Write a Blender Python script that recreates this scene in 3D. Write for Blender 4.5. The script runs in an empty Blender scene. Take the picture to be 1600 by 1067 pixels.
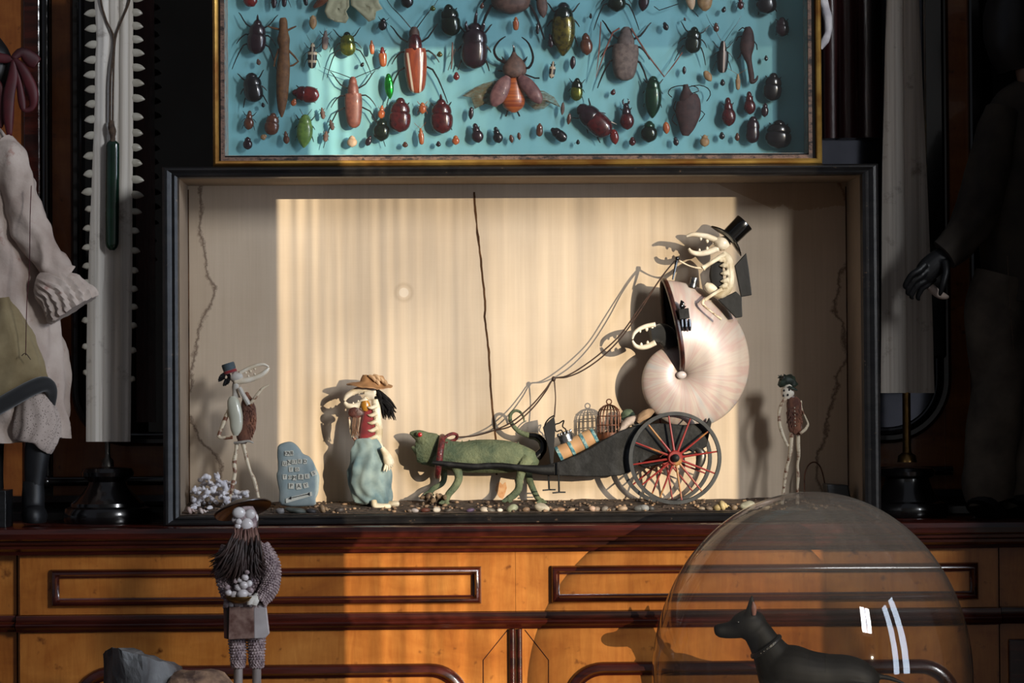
import bpy, bmesh, math, random
from mathutils import Vector, Matrix, noise as mnoise
random.seed(7)
PI = math.pi
scn = bpy.context.scene
COL = scn.collection

# ------------------------------------------------------------------ camera, light, exposure
FPX = 4500.0                      # focal length in pixels of the 1600 px wide frame
CAM = Vector((0.0, -3.6, 1.158))
YAW, PITCH, ROLL = math.radians(1.40), math.radians(1.11), math.radians(-0.37)
CAMROT = Matrix.Rotation(-YAW, 4, 'Z') @ Matrix.Rotation(PI / 2 + PITCH, 4, 'X') @ Matrix.Rotation(ROLL, 4, 'Z')
cam_d = bpy.data.cameras.new('camera')
cam_d.sensor_width = 36.0
cam_d.lens = 36.0 * FPX / 1600.0
cam_d.clip_start = 0.05
cam = bpy.data.objects.new('camera', cam_d)
cam.matrix_world = Matrix.Translation(CAM) @ CAMROT
COL.objects.link(cam)
scn.camera = cam
vs = scn.view_settings
vs.view_transform = 'Standard'; vs.look = 'None'; vs.gamma = 1.0; vs.use_curve_mapping = False
vs.exposure = 0.0

wd = bpy.data.worlds.new('evening_sky'); scn.world = wd; wd.use_nodes = True
bgn = wd.node_tree.nodes['Background']
bgn.inputs['Color'].default_value = (0.80, 0.86, 1.0, 1); bgn.inputs['Strength'].default_value = 0.13

SUNDIR = Vector((-0.642, 1.0, -0.1336)).normalized()
sl = bpy.data.lights.new('low_sun', 'SUN')
sl.energy = 6.1; sl.color = (1.0, 0.86, 0.63); sl.angle = math.radians(0.075)
so = bpy.data.objects.new('low_sun', sl)
so.rotation_euler = SUNDIR.to_track_quat('-Z', 'Y').to_euler(); so.location = (4, -6, 3)
COL.objects.link(so)

def daylight(name, loc, aim, w, h, power, color):
    l = bpy.data.lights.new(name, 'AREA'); l.shape = 'RECTANGLE'; l.size = w; l.size_y = h
    l.energy = power; l.color = color
    o = bpy.data.objects.new(name, l); o.location = loc
    o.rotation_euler = (Vector(aim) - Vector(loc)).to_track_quat('-Z', 'Y').to_euler()
    COL.objects.link(o); return o
DAY = (0.93, 0.96, 1.0)
# daylight falling in through the tall window behind the camera, one lamp per casement
daylight('window_daylight', (2.97, -4.50, 2.86), (2.97, 0, 1.6), 0.27, 1.2, 88, DAY)
daylight('window_daylight', (3.30, -4.50, 2.86), (3.30, 0, 1.6), 0.27, 1.2, 88, DAY)
# the smaller window in the right-hand wall
daylight('side_window_daylight', (3.10, -2.68, 1.75), (0, -2.68, 1.75), 0.32, 1.9, 36, (0.70, 0.82, 1.0))
daylight('side_window_daylight', (3.10, -2.14, 1.75), (0, -2.14, 1.75), 0.32, 1.9, 36, (0.70, 0.82, 1.0))

def P(px, py, Y):
    """point on the vertical plane at depth Y that the photograph shows at pixel px, py"""
    d = CAMROT.to_3x3() @ Vector(((px - 800) / FPX, (533.5 - py) / FPX, -1.0))
    t = (Y - CAM.y) / d.y
    return CAM + d * t
def S(Y):
    return (Y - CAM.y) / FPX       # metres per pixel at depth Y

# ------------------------------------------------------------------ materials
def lin(c):
    r = []
    for v in c[:3]:
        v = v / 255.0
        r.append(v / 12.92 if v <= 0.04045 else ((v + 0.055) / 1.055) ** 2.4)
    return (r[0], r[1], r[2], 1.0)

class NT:
    def __init__(s, name):
        s.m = bpy.data.materials.new(name); s.m.use_nodes = True
        s.t = s.m.node_tree; s.n = s.t.nodes; s.l = s.t.links
        s.b = s.n['Principled BSDF']; s.out = s.n['Material Output']
    def add(s, typ, **kw):
        nd = s.n.new(typ)
        for k, v in kw.items():
            if k in nd.inputs: nd.inputs[k].default_value = v
            else: setattr(nd, k, v)
        return nd
    def link(s, a, b): s.l.new(a, b)
    def coord(s, kind='Object', scale=(1, 1, 1), rot=(0, 0, 0)):
        tc = s.add('ShaderNodeTexCoord'); mp = s.add('ShaderNodeMapping')
        mp.inputs['Scale'].default_value = scale; mp.inputs['Rotation'].default_value = rot
        s.link(tc.outputs[kind], mp.inputs['Vector']); return mp.outputs['Vector']
    def noise(s, vec, scale, detail=4, rough=0.55, dist=0.0):
        n = s.add('ShaderNodeTexNoise'); n.inputs['Scale'].default_value = scale
        n.inputs['Detail'].default_value = detail; n.inputs['Roughness'].default_value = rough
        n.inputs['Distortion'].default_value = dist
        s.link(vec, n.inputs['Vector']); return n.outputs['Fac']
    def ramp(s, fac, stops):
        r = s.add('ShaderNodeValToRGB'); e = r.color_ramp.elements
        while len(e) < len(stops): e.new(0.5)
        for el, (p, c) in zip(e, stops):
            el.position = p; el.color = c if len(c) == 4 else lin(c)
        s.link(fac, r.inputs['Fac']); return r.outputs['Color']
    def math(s, op, a, b=None, c=None, clamp=False):
        n = s.add('ShaderNodeMath'); n.operation = op; n.use_clamp = clamp
        for i, v in enumerate((a, b, c)):
            if v is None: continue
            if isinstance(v, (int, float)): n.inputs[i].default_value = v
            else: s.link(v, n.inputs[i])
        return n.outputs[0]
    def mix(s, fac, a, b, blend='MIX'):
        n = s.add('ShaderNodeMix'); n.data_type = 'RGBA'; n.blend_type = blend
        for k, v in ((0, fac), (6, a), (7, b)):
            if isinstance(v, (int, float)): n.inputs[k].default_value = v
            elif isinstance(v, tuple): n.inputs[k].default_value = v if len(v) == 4 else lin(v)
            else: s.link(v, n.inputs[k])
        return n.outputs[2]
    def bump(s, h, strength=0.3, dist=0.001):
        b = s.add('ShaderNodeBump'); b.inputs['Strength'].default_value = strength
        b.inputs['Distance'].default_value = dist
        s.link(h, b.inputs['Height']); s.link(b.outputs['Normal'], s.b.inputs['Normal'])
    def setp(s, **kw):
        for k, v in kw.items(): s.b.inputs[k.replace('_', ' ')].default_value = v

def mat(name, c1, c2=None, scale=30, stretch=(1, 1, 1), rough=0.5, metal=0.0, bump=0.0, bscale=None,
        coat=0.0, sheen=0.0, spec=0.5, detail=4, lo=0.35, hi=0.65, bdist=0.001):
    s = NT(name)
    v = s.coord('Object', stretch)
    f = s.noise(v, scale, detail)
    if c2 is None: c2 = tuple(int(x * 0.82) for x in c1)
    s.link(s.ramp(f, [(lo, c1), (hi, c2)]), s.b.inputs['Base Color'])
    s.setp(Roughness=rough, Metallic=metal)
    s.b.inputs['Specular IOR Level'].default_value = spec
    if coat: s.b.inputs['Coat Weight'].default_value = coat; s.b.inputs['Coat Roughness'].default_value = 0.08
    if sheen: s.b.inputs['Sheen Weight'].default_value = sheen; s.b.inputs['Sheen Roughness'].default_value = 0.5
    if bump:
        s.bump(s.noise(v, bscale or scale * 2, 6, 0.6), bump, bdist)
    return s.m

M = {}
# woods of the cabinet
def burl(name, c1, c2, c3, rough=0.28):
    s = NT(name); v = s.coord('Object', (1.0, 1.0, 2.6))
    big = s.noise(v, 7, 5, 0.6, 0.6); fine = s.noise(s.coord('Object', (9, 1, 1.2)), 14, 6, 0.65, 1.2)
    base = s.ramp(big, [(0.3, c1), (0.55, c2), (0.75, c3)])
    spk = s.noise(s.coord('Object', (1, 1, 1)), 60, 3, 0.5)
    spots = s.ramp(spk, [(0.64, (255, 255, 255)), (0.76, (120, 84, 52))])
    a = s.mix(0.9, base, spots, 'MULTIPLY')
    g = s.ramp(fine, [(0.3, (255, 255, 255)), (0.75, (196, 160, 120))])
    s.link(s.mix(0.55, a, g, 'MULTIPLY'), s.b.inputs['Base Color'])
    s.setp(Roughness=rough); s.b.inputs['Coat Weight'].default_value = 0.25
    s.bump(fine, 0.06); return s.m
M['burl'] = burl('satinwood_veneer', (196, 128, 58), (174, 105, 41), (142, 79, 28))
M['burl_back'] = burl('aged_veneer', (164, 100, 44), (140, 78, 31), (106, 58, 23), 0.35)
M['mahog'] = mat('dark_mahogany', (78, 28, 18), (30, 10, 8), 26, (0.3, 1, 3), rough=0.26, coat=0.5, bump=0.15, bscale=80)
M['ebony'] = mat('ebonised_wood', (17, 14, 15), (9, 8, 9), 30, rough=0.22, coat=0.6, bump=0.08, bscale=120)
M['black_worn'] = mat('worn_black_paint', (26, 26, 28), (12, 12, 13), 60, (0.6, 1, 2), rough=0.34, coat=0.2, bump=0.3, bscale=160)
def worn_edge():
    s = NT('chipped_black_paint'); v = s.coord('Object', (1, 1, 1.5))
    a = s.noise(v, 70, 6, 0.7); b = s.noise(s.coord('Object', (0.25, 1, 2)), 40, 5, 0.7)
    base = s.ramp(b, [(0.35, (18, 17, 18)), (0.7, (40, 37, 36))])
    chip = s.ramp(a, [(0.63, (0, 0, 0, 1)), (0.70, (1, 1, 1, 1))])
    s.link(s.mix(chip, base, (104, 84, 68)), s.b.inputs['Base Color'])
    s.setp(Roughness=0.42); s.bump(a, 0.5); return s.m
M['frame_black'] = worn_edge()
M['columns'] = mat('reddish_mahogany_column', (64, 24, 24), (18, 9, 10), 8, (3, 3, 0.6), rough=0.35, coat=0.2, bump=0.4, bscale=50)
M['pale_plaster'] = mat('pale_plaster', (168, 158, 146), (156, 146, 132), 5, rough=0.9)
M['plaster'] = mat('dark_plaster', (52, 44, 40), (42, 36, 33), 5, rough=0.9)
M['floorwood'] = mat('floor_boards', (86, 58, 38), (60, 40, 26), 6, (1, 6, 1), rough=0.5)
def mirror_glass():
    s = NT('dark_cabinet_glass'); v = s.coord('Object')
    s.link(s.ramp(s.noise(v, 6), [(0.3, (9, 9, 10)), (0.7, (5, 5, 6))]), s.b.inputs['Base Color'])
    s.setp(Roughness=0.03); s.b.inputs['Specular IOR Level'].default_value = 0.6; return s.m
M['dark_glass'] = mirror_glass()
def silvered():
    s = NT('old_mirror'); v = s.coord('Object')
    s.link(s.ramp(s.noise(v, 12), [(0.3, (120, 124, 138)), (0.7, (92, 96, 108))]), s.b.inputs['Base Color'])
    s.setp(Roughness=0.12, Metallic=1.0); return s.m
M['mirror'] = silvered()
# display case lining: aged paper with tide marks near the corners
def paper(name, xl, xr, zt, stain=True, tint=(1, 1, 1)):
    s = NT(name); v = s.coord('Object')
    fine = s.noise(s.coord('Object', (60, 1, 1.6)), 4, 5, 0.6)
    big = s.noise(v, 5, 4, 0.55)
    weave = s.noise(s.coord('Object', (2, 1, 40)), 14, 3, 0.5)
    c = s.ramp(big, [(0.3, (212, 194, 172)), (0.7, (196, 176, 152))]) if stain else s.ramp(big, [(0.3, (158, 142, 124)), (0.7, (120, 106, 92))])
    c = s.mix(0.25, c, s.ramp(fine, [(0.3, (255, 250, 240)), (0.7, (206, 192, 172))]), 'MULTIPLY')
    c = s.mix(0.04, c, s.ramp(weave, [(0.3, (255, 255, 255)), (0.7, (190, 176, 160))]), 'MULTIPLY')
    if stain:
        tc = s.add('ShaderNodeTexCoord'); sp = s.add('ShaderNodeSeparateXYZ'); s.link(tc.outputs['Object'], sp.inputs[0])
        dl = s.math('SUBTRACT', sp.outputs[0], xl); dr = s.math('SUBTRACT', xr, sp.outputs[0])
        d = s.math('MINIMUM', dl, dr)
        jag = s.noise(v, 34, 6, 0.7); lowz = s.noise(s.coord('Object', (0.1, 1, 1)), 7, 2)
        e = s.math('ADD', d, s.math('MULTIPLY', s.math('SUBTRACT', jag, 0.5), 0.034))
        lim = s.math('MULTIPLY', s.math('SUBTRACT', lowz, 0.42), 0.16)
        k = s.math('SUBTRACT', e, lim)
        line = s.ramp(s.math('ABSOLUTE', k), [(0.0, (1, 1, 1, 1)), (0.0016, (0, 0, 0, 1))])
        inside = s.math('LESS_THAN', k, 0.0)
        c = s.mix(s.math('MULTIPLY', inside, 0.16), c, (140, 108, 72))
        c = s.mix(s.math('MULTIPLY', line, 0.75), c, (74, 46, 28))
        dt = s.math('SUBTRACT', zt, sp.outputs[2])
        e2 = s.math('ADD', dt, s.math('MULTIPLY', s.math('SUBTRACT', s.noise(v, 11, 6, 0.7), 0.5), 0.06))
        right = s.math('GREATER_THAN', s.math('ADD', sp.outputs[0], s.math('MULTIPLY', dt, -2.2)), xr - 0.17)
        top = s.math('MULTIPLY', s.math('LESS_THAN', e2, 0.034), right)
        c = s.mix(s.math('MULTIPLY', top, 0.42), c, (146, 104, 60))
        # the one round pale spot with its ring
        cx, cz = P(631, 457, 0.14).x - BOXO.x, P(631, 457, 0.14).z - BOXO.z
        q = s.math('SQRT', s.math('ADD', s.math('POWER', s.math('SUBTRACT', sp.outputs[0], cx), 2.0),
                                  s.math('POWER', s.math('SUBTRACT', sp.outputs[2], cz), 2.0)))
        ring = s.ramp(s.math('ABSOLUTE', s.math('SUBTRACT', q, 0.0107)), [(0.0, (1, 1, 1, 1)), (0.0009, (0, 0, 0, 1))])
        c = s.mix(s.math('MULTIPLY', ring, 0.22), c, (120, 92, 64))
        pale = s.math('LESS_THAN', q, 0.0062)
        c = s.mix(s.math('MULTIPLY', pale, 0.35), c, (236, 226, 212))
    s.link(c, s.b.inputs['Base Color']); s.setp(Roughness=0.85)
    s.bump(s.noise(v, 90, 4, 0.6), 0.12); return s.m
M['soil'] = mat('dark_soil', (104, 84, 68), (44, 36, 31), 120, rough=0.95, bump=1.0, bscale=240, bdist=0.003)
M['gilt'] = mat('worn_gilt', (214, 168, 84), (150, 98, 44), 26, (0.5, 1, 1), rough=0.40, metal=0.6, bump=0.3, bscale=120)
def cyan():
    s = NT('cyan_painted_panel'); v = s.coord('Object')
    a = s.noise(s.coord('Object', (18, 1, 0.8)), 5, 4, 0.6); b = s.noise(v, 4, 3)
    c = s.ramp(b, [(0.3, (138, 196, 200)), (0.7, (120, 182, 192))])
    c = s.mix(0.25, c, s.ramp(a, [(0.3, (255, 255, 255)), (0.75, (200, 226, 230))]), 'MULTIPLY')
    s.link(c, s.b.inputs['Base Color']); s.setp(Roughness=0.7); return s.m
M['cyan'] = cyan()
def flaked(name, c1, c2, c3):
    s = NT(name); v = s.coord('Object', (1, 1, 1))
    a = s.noise(s.coord('Object', (0.5, 1, 1)), 60, 6, 0.75)
    s.link(s.ramp(a, [(0.42, c1), (0.5, c2), (0.6, c3)]), s.b.inputs['Base Color'])
    s.setp(Roughness=0.7); s.bump(a, 0.6, 0.002); return s.m
M['flaked'] = flaked('flaking_paper_edge', (70, 58, 52), (132, 102, 86), (40, 32, 30))
M['flaked_blue'] = flaked('flaking_blue_edge', (150, 178, 180), (176, 160, 140), (118, 138, 144))
# glass: thin pane, Fresnel reflection, a little dust
def thin_glass(name, dust=0.02, tint=(1, 1, 1, 1), dustz=None, refl=1.0, wall=0.0):
    s = NT(name); s.n.remove(s.b)
    tr = s.add('ShaderNodeBsdfTransparent'); tr.inputs['Color'].default_value = tint
    if wall:                                                  # absorption grows with the slanted path through the glass wall
        g_ = s.add('ShaderNodeNewGeometry'); dp = s.add('ShaderNodeVectorMath'); dp.operation = 'DOT_PRODUCT'
        s.link(g_.outputs['Normal'], dp.inputs[0]); s.link(g_.outputs['Incoming'], dp.inputs[1])
        cs = s.math('MAXIMUM', s.math('ABSOLUTE', dp.outputs['Value']), 0.06)
        ab = s.math('POWER', 2.71828, s.math('DIVIDE', -wall, cs))
        s.link(s.mix(ab, (0, 0, 0, 1), tint), tr.inputs['Color'])
    gl = s.add('ShaderNodeBsdfGlossy'); gl.inputs['Roughness'].default_value = 0.015
    fr = s.add('ShaderNodeFresnel'); geo = s.add('ShaderNodeNewGeometry')       # a thin pane reflects alike from both sides
    s.link(s.math('ADD', 1.5, s.math('MULTIPLY', geo.outputs['Backfacing'], 1 / 1.5 - 1.5)), fr.inputs['IOR'])
    f = s.math('MULTIPLY', fr.outputs[0], refl, clamp=True)
    m1 = s.add('ShaderNodeMixShader'); s.link(f, m1.inputs[0]); s.link(tr.outputs[0], m1.inputs[1]); s.link(gl.outputs[0], m1.inputs[2])
    df = s.add('ShaderNodeBsdfDiffuse'); df.inputs['Color'].default_value = (0.75, 0.7, 0.66, 1)
    tl = s.add('ShaderNodeBsdfTranslucent'); tl.inputs['Color'].default_value = (0.75, 0.7, 0.66, 1)
    mm = s.add('ShaderNodeMixShader'); mm.inputs[0].default_value = 0.4
    s.link(df.outputs[0], mm.inputs[1]); s.link(tl.outputs[0], mm.inputs[2])
    sp = s.noise(s.coord('Object'), 420, 4, 0.6)
    d = s.math('MULTIPLY', s.math('ADD', sp, 0.45), dust)
    if dustz:
        tc = s.add('ShaderNodeTexCoord'); sz = s.add('ShaderNodeSeparateXYZ'); s.link(tc.outputs['Object'], sz.inputs[0])
        mr = s.add('ShaderNodeMapRange'); mr.inputs[1].default_value = dustz[0]; mr.inputs[2].default_value = dustz[1]
        mr.inputs[3].default_value = dustz[2]; mr.inputs[4].default_value = dustz[3]
        s.link(sz.outputs[2], mr.inputs[0]); d = s.math('MULTIPLY', d, mr.outputs[0])
    m2 = s.add('ShaderNodeMixShader'); s.link(d, m2.inputs[0]); s.link(m1.outputs[0], m2.inputs[1]); s.link(mm.outputs[0], m2.inputs[2])
    s.link(m2.outputs[0], s.out.inputs['Surface']); return s.m
M['pane'] = thin_glass('case_glass', 0.006, refl=0.8)
M['dome'] = thin_glass('dome_glass', 0.040, (0.98, 0.97, 0.95, 1), (0.15, 0.30, 0.18, 2.4), 1.0, 0.13)
def window_pane():
    """old drawn window glass: vertical ripples let more or less sun through"""
    s = NT('rippled_window_glass'); s.n.remove(s.b)
    tc = s.add('ShaderNodeTexCoord'); sp = s.add('ShaderNodeSeparateXYZ'); s.link(tc.outputs['Object'], sp.inputs[0])
    st = s.noise(s.coord('Object', (1, 0, 0.01)), 105, 3, 0.6)
    st2 = s.noise(s.coord('Object', (1, 0, 0.12)), 9, 3, 0.5)
    lowf = s.noise(s.coord('Object', (1, 0, 0.8), (0, 0.5, 0)), 3.0, 2, 0.4)
    # ripples strongest at the left edge of the sash (object x = 0), fading across
    amp = s.add('ShaderNodeMapRange'); amp.inputs[1].default_value = 0.03; amp.inputs[2].default_value = 0.42
    amp.inputs[3].default_value = 1.0; amp.inputs[4].default_value = 0.30; s.link(sp.outputs[0], amp.inputs[0])
    r = s.ramp(st, [(0.36, (0.60, 0.60, 0.60, 1)), (0.62, (1.06, 1.06, 1.06, 1))])
    rip = s.mix(amp.outputs[0], (0.88, 0.88, 0.88, 1), r)
    q = s.ramp(s.math('ADD', s.math('MULTIPLY', st2, 0.5), s.math('MULTIPLY', lowf, 0.5)), [(0.40, (0.74, 0.74, 0.74, 1)), (0.54, (1, 1, 1, 1))])
    c = s.mix(1.0, rip, q, 'MULTIPLY')
    def step(src, a, b_):                                     # tint added to weaken the sun through the upper right
        q_ = s.add('ShaderNodeMapRange'); q_.interpolation_type = 'SMOOTHSTEP'; q_.inputs[1].default_value = a; q_.inputs[2].default_value = b_; s.link(src, q_.inputs[0]); return q_.outputs[0]
    sun_dim = s.math('MULTIPLY', step(sp.outputs[2], 0.965, 1.02), step(sp.outputs[0], 0.10, 0.36))
    c = s.mix(s.math('MULTIPLY', sun_dim, 0.62), c, (0.1, 0.1, 0.1, 1))
    tr = s.add('ShaderNodeBsdfTransparent'); s.link(c, tr.inputs['Color'])
    s.link(tr.outputs[0], s.out.inputs['Surface']); return s.m
M['window'] = window_pane()
# bones, shells, cloth ...
M['bone'] = mat('old_bone', (226, 216, 194), (178, 160, 128), 60, rough=0.55, bump=0.25, bscale=180)
M['bone_grey'] = mat('greyed_bone', (206, 200, 190), (160, 152, 140), 60, rough=0.6, bump=0.25, bscale=180)
M['claw'] = mat('crab_claw', (238, 230, 214), (214, 198, 172), 50, rough=0.32, coat=0.2, bump=0.1, bscale=150)
M['leg_claw'] = mat('jointed_crab_leg', (216, 200, 172), (120, 74, 50), 90, (1, 1, 1.5), rough=0.5, lo=0.5, hi=0.62, bump=0.2, bscale=200)
def rostrum(name, c1, c2, blotch):
    s = NT(name); g = s.noise(s.coord('Object', (34, 1, 0.35)), 3.2, 5, 0.65)
    b = s.noise(s.coord('Object'), 30, 5, 0.65); bb = s.noise(s.coord('Object', (1, 1, 0.5)), 8, 3, 0.5)
    c = s.ramp(g, [(0.3, c1), (0.62, c2)])
    c = s.mix(0.8, c, s.ramp(b, [(0.58, (255, 255, 255)), (0.72, (150, 140, 132))]), 'MULTIPLY')
    c = s.mix(0.6, c, s.ramp(bb, [(0.55, (255, 255, 255)), (0.72, blotch)]), 'MULTIPLY')
    s.link(c, s.b.inputs['Base Color']); s.setp(Roughness=0.5); s.bump(g, 0.35, 0.002); return s.m
M['rostrum'] = rostrum('sawfish_bone', (236, 232, 226), (198, 190, 178), (222, 208, 184))
M['rostrum_dark'] = rostrum('weathered_bill_bone', (204, 196, 186), (160, 150, 140), (160, 116, 80))
M['tooth'] = mat('saw_tooth', (196, 192, 180), (166, 160, 146), 40, rough=0.35, coat=0.3)
M['jade'] = mat('green_jade', (14, 52, 34), (8, 30, 22), 30, rough=0.15, coat=0.6)
M['cord'] = mat('brown_cord', (86, 68, 52), (58, 44, 34), 200, rough=0.8, bump=0.5, bscale=400)
M['rein'] = mat('leather_rein', (70, 46, 34), (42, 28, 22), 100, rough=0.6)
M['steel'] = mat('grey_metal', (120, 116, 110), (80, 76, 72), 60, rough=0.35, metal=0.9)
M['brass'] = mat('tarnished_brass', (150, 116, 66), (96, 70, 38), 40, rough=0.32, metal=0.9)
M['silver'] = mat('old_silver', (170, 172, 176), (78, 80, 84), 120, rough=0.28, metal=0.9, bump=0.4, bscale=300)
M['rusty'] = mat('rusty_wire', (110, 66, 42), (60, 36, 26), 120, rough=0.5, metal=0.5, bump=0.4, bscale=300)
M['chameleon'] = mat('green_chameleon_hide', (108, 114, 84), (64, 78, 58), 46, rough=0.8, bump=1.0, bscale=300, bdist=0.002, detail=8)
M['red_eye'] = mat('red_eye', (196, 42, 44), (120, 20, 26), 90, rough=0.2, coat=0.5)
M['red_bead'] = mat('red_beadwork', (112, 24, 28), (52, 10, 15), 240, rough=0.4, coat=0.3, bump=0.9, bscale=420, bdist=0.002)
M['black_horn'] = mat('polished_black_horn', (14, 13, 13), (8, 8, 8), 30, rough=0.2, coat=0.5)
M['cart_black'] = mat('scuffed_black_leather', (15, 15, 16), (46, 46, 47), 60, rough=0.55, bump=0.35, bscale=160, lo=0.5, hi=0.78, spec=0.25, detail=7)
M['black_cloth'] = mat('black_cloth', (20, 19, 20), (11, 11, 12), 50, rough=0.85, sheen=0.3)
M['wheel_grey'] = mat('charcoal_wheel_rim', (48, 50, 52), (28, 29, 31), 60, rough=0.5, bump=0.2)
M['spoke'] = mat('red_and_ochre_spoke', (132, 36, 32), (160, 112, 58), 36, rough=0.45, lo=0.52, hi=0.6)
M['hub'] = mat('ochre_hub', (176, 120, 62), (150, 44, 36), 60, rough=0.4)
M['barrel'] = mat('pale_barrel_wood', (200, 162, 120), (172, 130, 90), 30, (0.4, 1, 1), rough=0.6)
def hoop():
    s = NT('abalone_hoop'); v = s.coord('Object'); f = s.noise(v, 150, 4, 0.6)
    s.link(s.ramp(f, [(0.3, (44, 84, 100)), (0.48, (84, 130, 138)), (0.60, (158, 176, 168)), (0.72, (56, 100, 110))]), s.b.inputs['Base Color'])
    s.setp(Roughness=0.25); s.b.inputs['Coat Weight'].default_value = 0.4; return s.m
M['hoop'] = hoop()
def nacre():
    s = NT('nautilus_nacre')
    uv = s.coord('UV', (1, 1, 1))
    sp = s.add('ShaderNodeSeparateXYZ'); s.link(uv, sp.inputs[0])
    nz = s.noise(s.coord('UV', (1.0, 0.30, 1)), 4.2, 3, 0.5, 0.3)
    nz2 = s.noise(s.coord('Object'), 24, 3, 0.5)
    t = s.math('ADD', s.math('MULTIPLY', nz, 0.8), s.math('MULTIPLY', nz2, 0.2))
    c = s.ramp(t, [(0.30, (158, 169, 174)), (0.41, (185, 174, 167)), (0.48, (180, 151, 145)), (0.54, (187, 176, 165)), (0.61, (176, 153, 147)), (0.70, (167, 165, 178))])
    s.link(s.mix(0.30, c, (150, 138, 130)), s.b.inputs['Base Color'])
    s.setp(Roughness=0.42); s.b.inputs['Coat Weight'].default_value = 0.3; s.b.inputs['Coat Roughness'].default_value = 0.38
    s.b.inputs['Specular IOR Level'].default_value = 0.7
    s.b.inputs['Thin Film Thickness'].default_value = 420.0; s.b.inputs['Thin Film IOR'].default_value = 1.6
    s.b.inputs['Subsurface Weight'].default_value = 0.1; s.b.inputs['Subsurface Scale'].default_value = 0.01
    return s.m
M['nacre'] = nacre()
M['rim'] = mat('dark_varnished_rim', (70, 34, 26), (26, 14, 13), 60, rough=0.3, coat=0.4)
M['stone_blue'] = mat('blue_grey_painted_stone', (166, 174, 170), (128, 146, 148), 26, rough=0.8, bump=0.4, bscale=90)
M['tile'] = mat('ivory_letter_tile', (226, 222, 206), (206, 200, 182), 80, rough=0.5)
M['ink'] = mat('black_ink', (40, 38, 38), (30, 28, 28), 40, rough=0.7)
M['coral'] = mat('white_coral', (226, 222, 224), (190, 186, 192), 60, rough=0.75, bump=0.8, bscale=240)
M['hat_tan'] = mat('tan_leather', (172, 128, 86), (136, 96, 62), 40, rough=0.65, bump=0.2, bscale=120)
M['blue_cloth'] = mat('faded_blue_cloth', (138, 154, 150), (84, 108, 114), 34, rough=0.85, sheen=0.2, bump=0.2, bscale=300)
M['red_cloth'] = mat('red_velvet', (150, 26, 32), (96, 12, 20), 50, rough=0.8, sheen=0.4)
M['black_hair'] = mat('black_hair', (18, 16, 18), (10, 9, 10), 60, rough=0.5)
M['fur'] = mat('brown_fur', (136, 86, 60), (80, 44, 32), 110, (1, 1, 0.4), rough=0.85, sheen=0.3, bump=0.8, bscale=400)
M['amber'] = mat('amber_bead', (180, 126, 40), (140, 90, 26), 50, rough=0.3, coat=0.4)
M['grey_felt'] = mat('slate_blue_felt', (76, 88, 94), (50, 60, 66), 60, rough=0.8)
M['white_shell'] = mat('ivory_mussel_shell', (206, 202, 182), (158, 158, 140), 20, (1, 1, 0.4), rough=0.3, coat=0.4)
M['feather'] = mat('dark_green_feathers', (46, 58, 44), (20, 24, 20), 90, rough=0.6)
M['hat_brown'] = mat('brown_limpet_hat', (74, 58, 48), (44, 34, 30), 40, rough=0.35, coat=0.3, bump=0.3, bscale=90)
M['shell_pale'] = mat('pale_sea_shell', (216, 210, 208), (180, 168, 166), 30, rough=0.3, coat=0.4)
M['shell_crust'] = mat('pinkish_shell_crust', (176, 156, 154), (112, 92, 96), 150, rough=0.55, bump=0.9, bscale=260, bdist=0.002)
M['beard'] = mat('dark_brown_hair', (58, 38, 32), (30, 20, 18), 60, rough=0.6)
M['beard_root'] = mat('reddish_hair', (132, 96, 84), (96, 64, 56), 60, rough=0.6)
M['coat_skirt'] = mat('stained_hide', (166, 138, 124), (78, 44, 34), 34, rough=0.65, bump=0.3, bscale=90)
M['coat_pale'] = mat('pale_shell_plate', (186, 178, 176), (150, 140, 138), 22, rough=0.5)
M['wood_grey'] = mat('greyed_wood', (150, 140, 134), (112, 100, 94), 30, (2, 2, 0.4), rough=0.75)
M['slate'] = mat('grey_slate', (112, 112, 112), (58, 56, 56), 20, (1, 1, 0.5), rough=0.7, bump=0.8, bscale=60, bdist=0.004)
M['tan_stone'] = mat('tan_stone', (176, 140, 110), (84, 62, 52), 34, rough=0.8, bump=0.7, bscale=90, bdist=0.003)
M['dog'] = mat('black_dog_bronze', (17, 16, 16), (11, 11, 11), 30, rough=0.6, spec=0.16)
M['ear_pink'] = mat('worn_pinkish_ear', (120, 74, 60), (84, 52, 44), 60, rough=0.6)
def linen():
    s = NT('aged_linen'); v = s.coord('Object'); c = s.ramp(s.noise(v, 16), [(0.35, (194, 178, 166)), (0.7, (160, 140, 128))])
    st_ = s.ramp(s.noise(v, 38, 5, 0.7), [(0.60, (255, 255, 255)), (0.74, (196, 120, 108))])
    s.link(s.mix(0.7, c, st_, 'MULTIPLY'), s.b.inputs['Base Color']); s.setp(Roughness=0.9); s.bump(s.noise(v, 60, 6, 0.65), 0.5, 0.003); return s.m
M['linen'] = linen()
M['skirt'] = mat('yellowed_skirt_cloth', (150, 134, 100), (116, 98, 66), 18, rough=0.9, sheen=0.2, bump=0.3, bscale=150)
def lace():
    s = NT('old_lace'); v = s.coord('Object'); vo = s.add('ShaderNodeTexVoronoi'); vo.inputs['Scale'].default_value = 420
    s.link(v, vo.inputs['Vector'])
    s.link(s.ramp(vo.outputs['Distance'], [(0.16, (64, 52, 46)), (0.30, (172, 156, 146))]), s.b.inputs['Base Color'])
    s.setp(Roughness=0.9); return s.m
M['lace'] = lace()
M['red_ribbon'] = mat('dark_red_ribbon', (80, 9, 18), (44, 5, 11), 20, rough=0.6)
M['black_leather'] = mat('black_leather', (22, 22, 24), (12, 12, 13), 40, rough=0.48, spec=0.35, bump=0.2, bscale=120)
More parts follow.
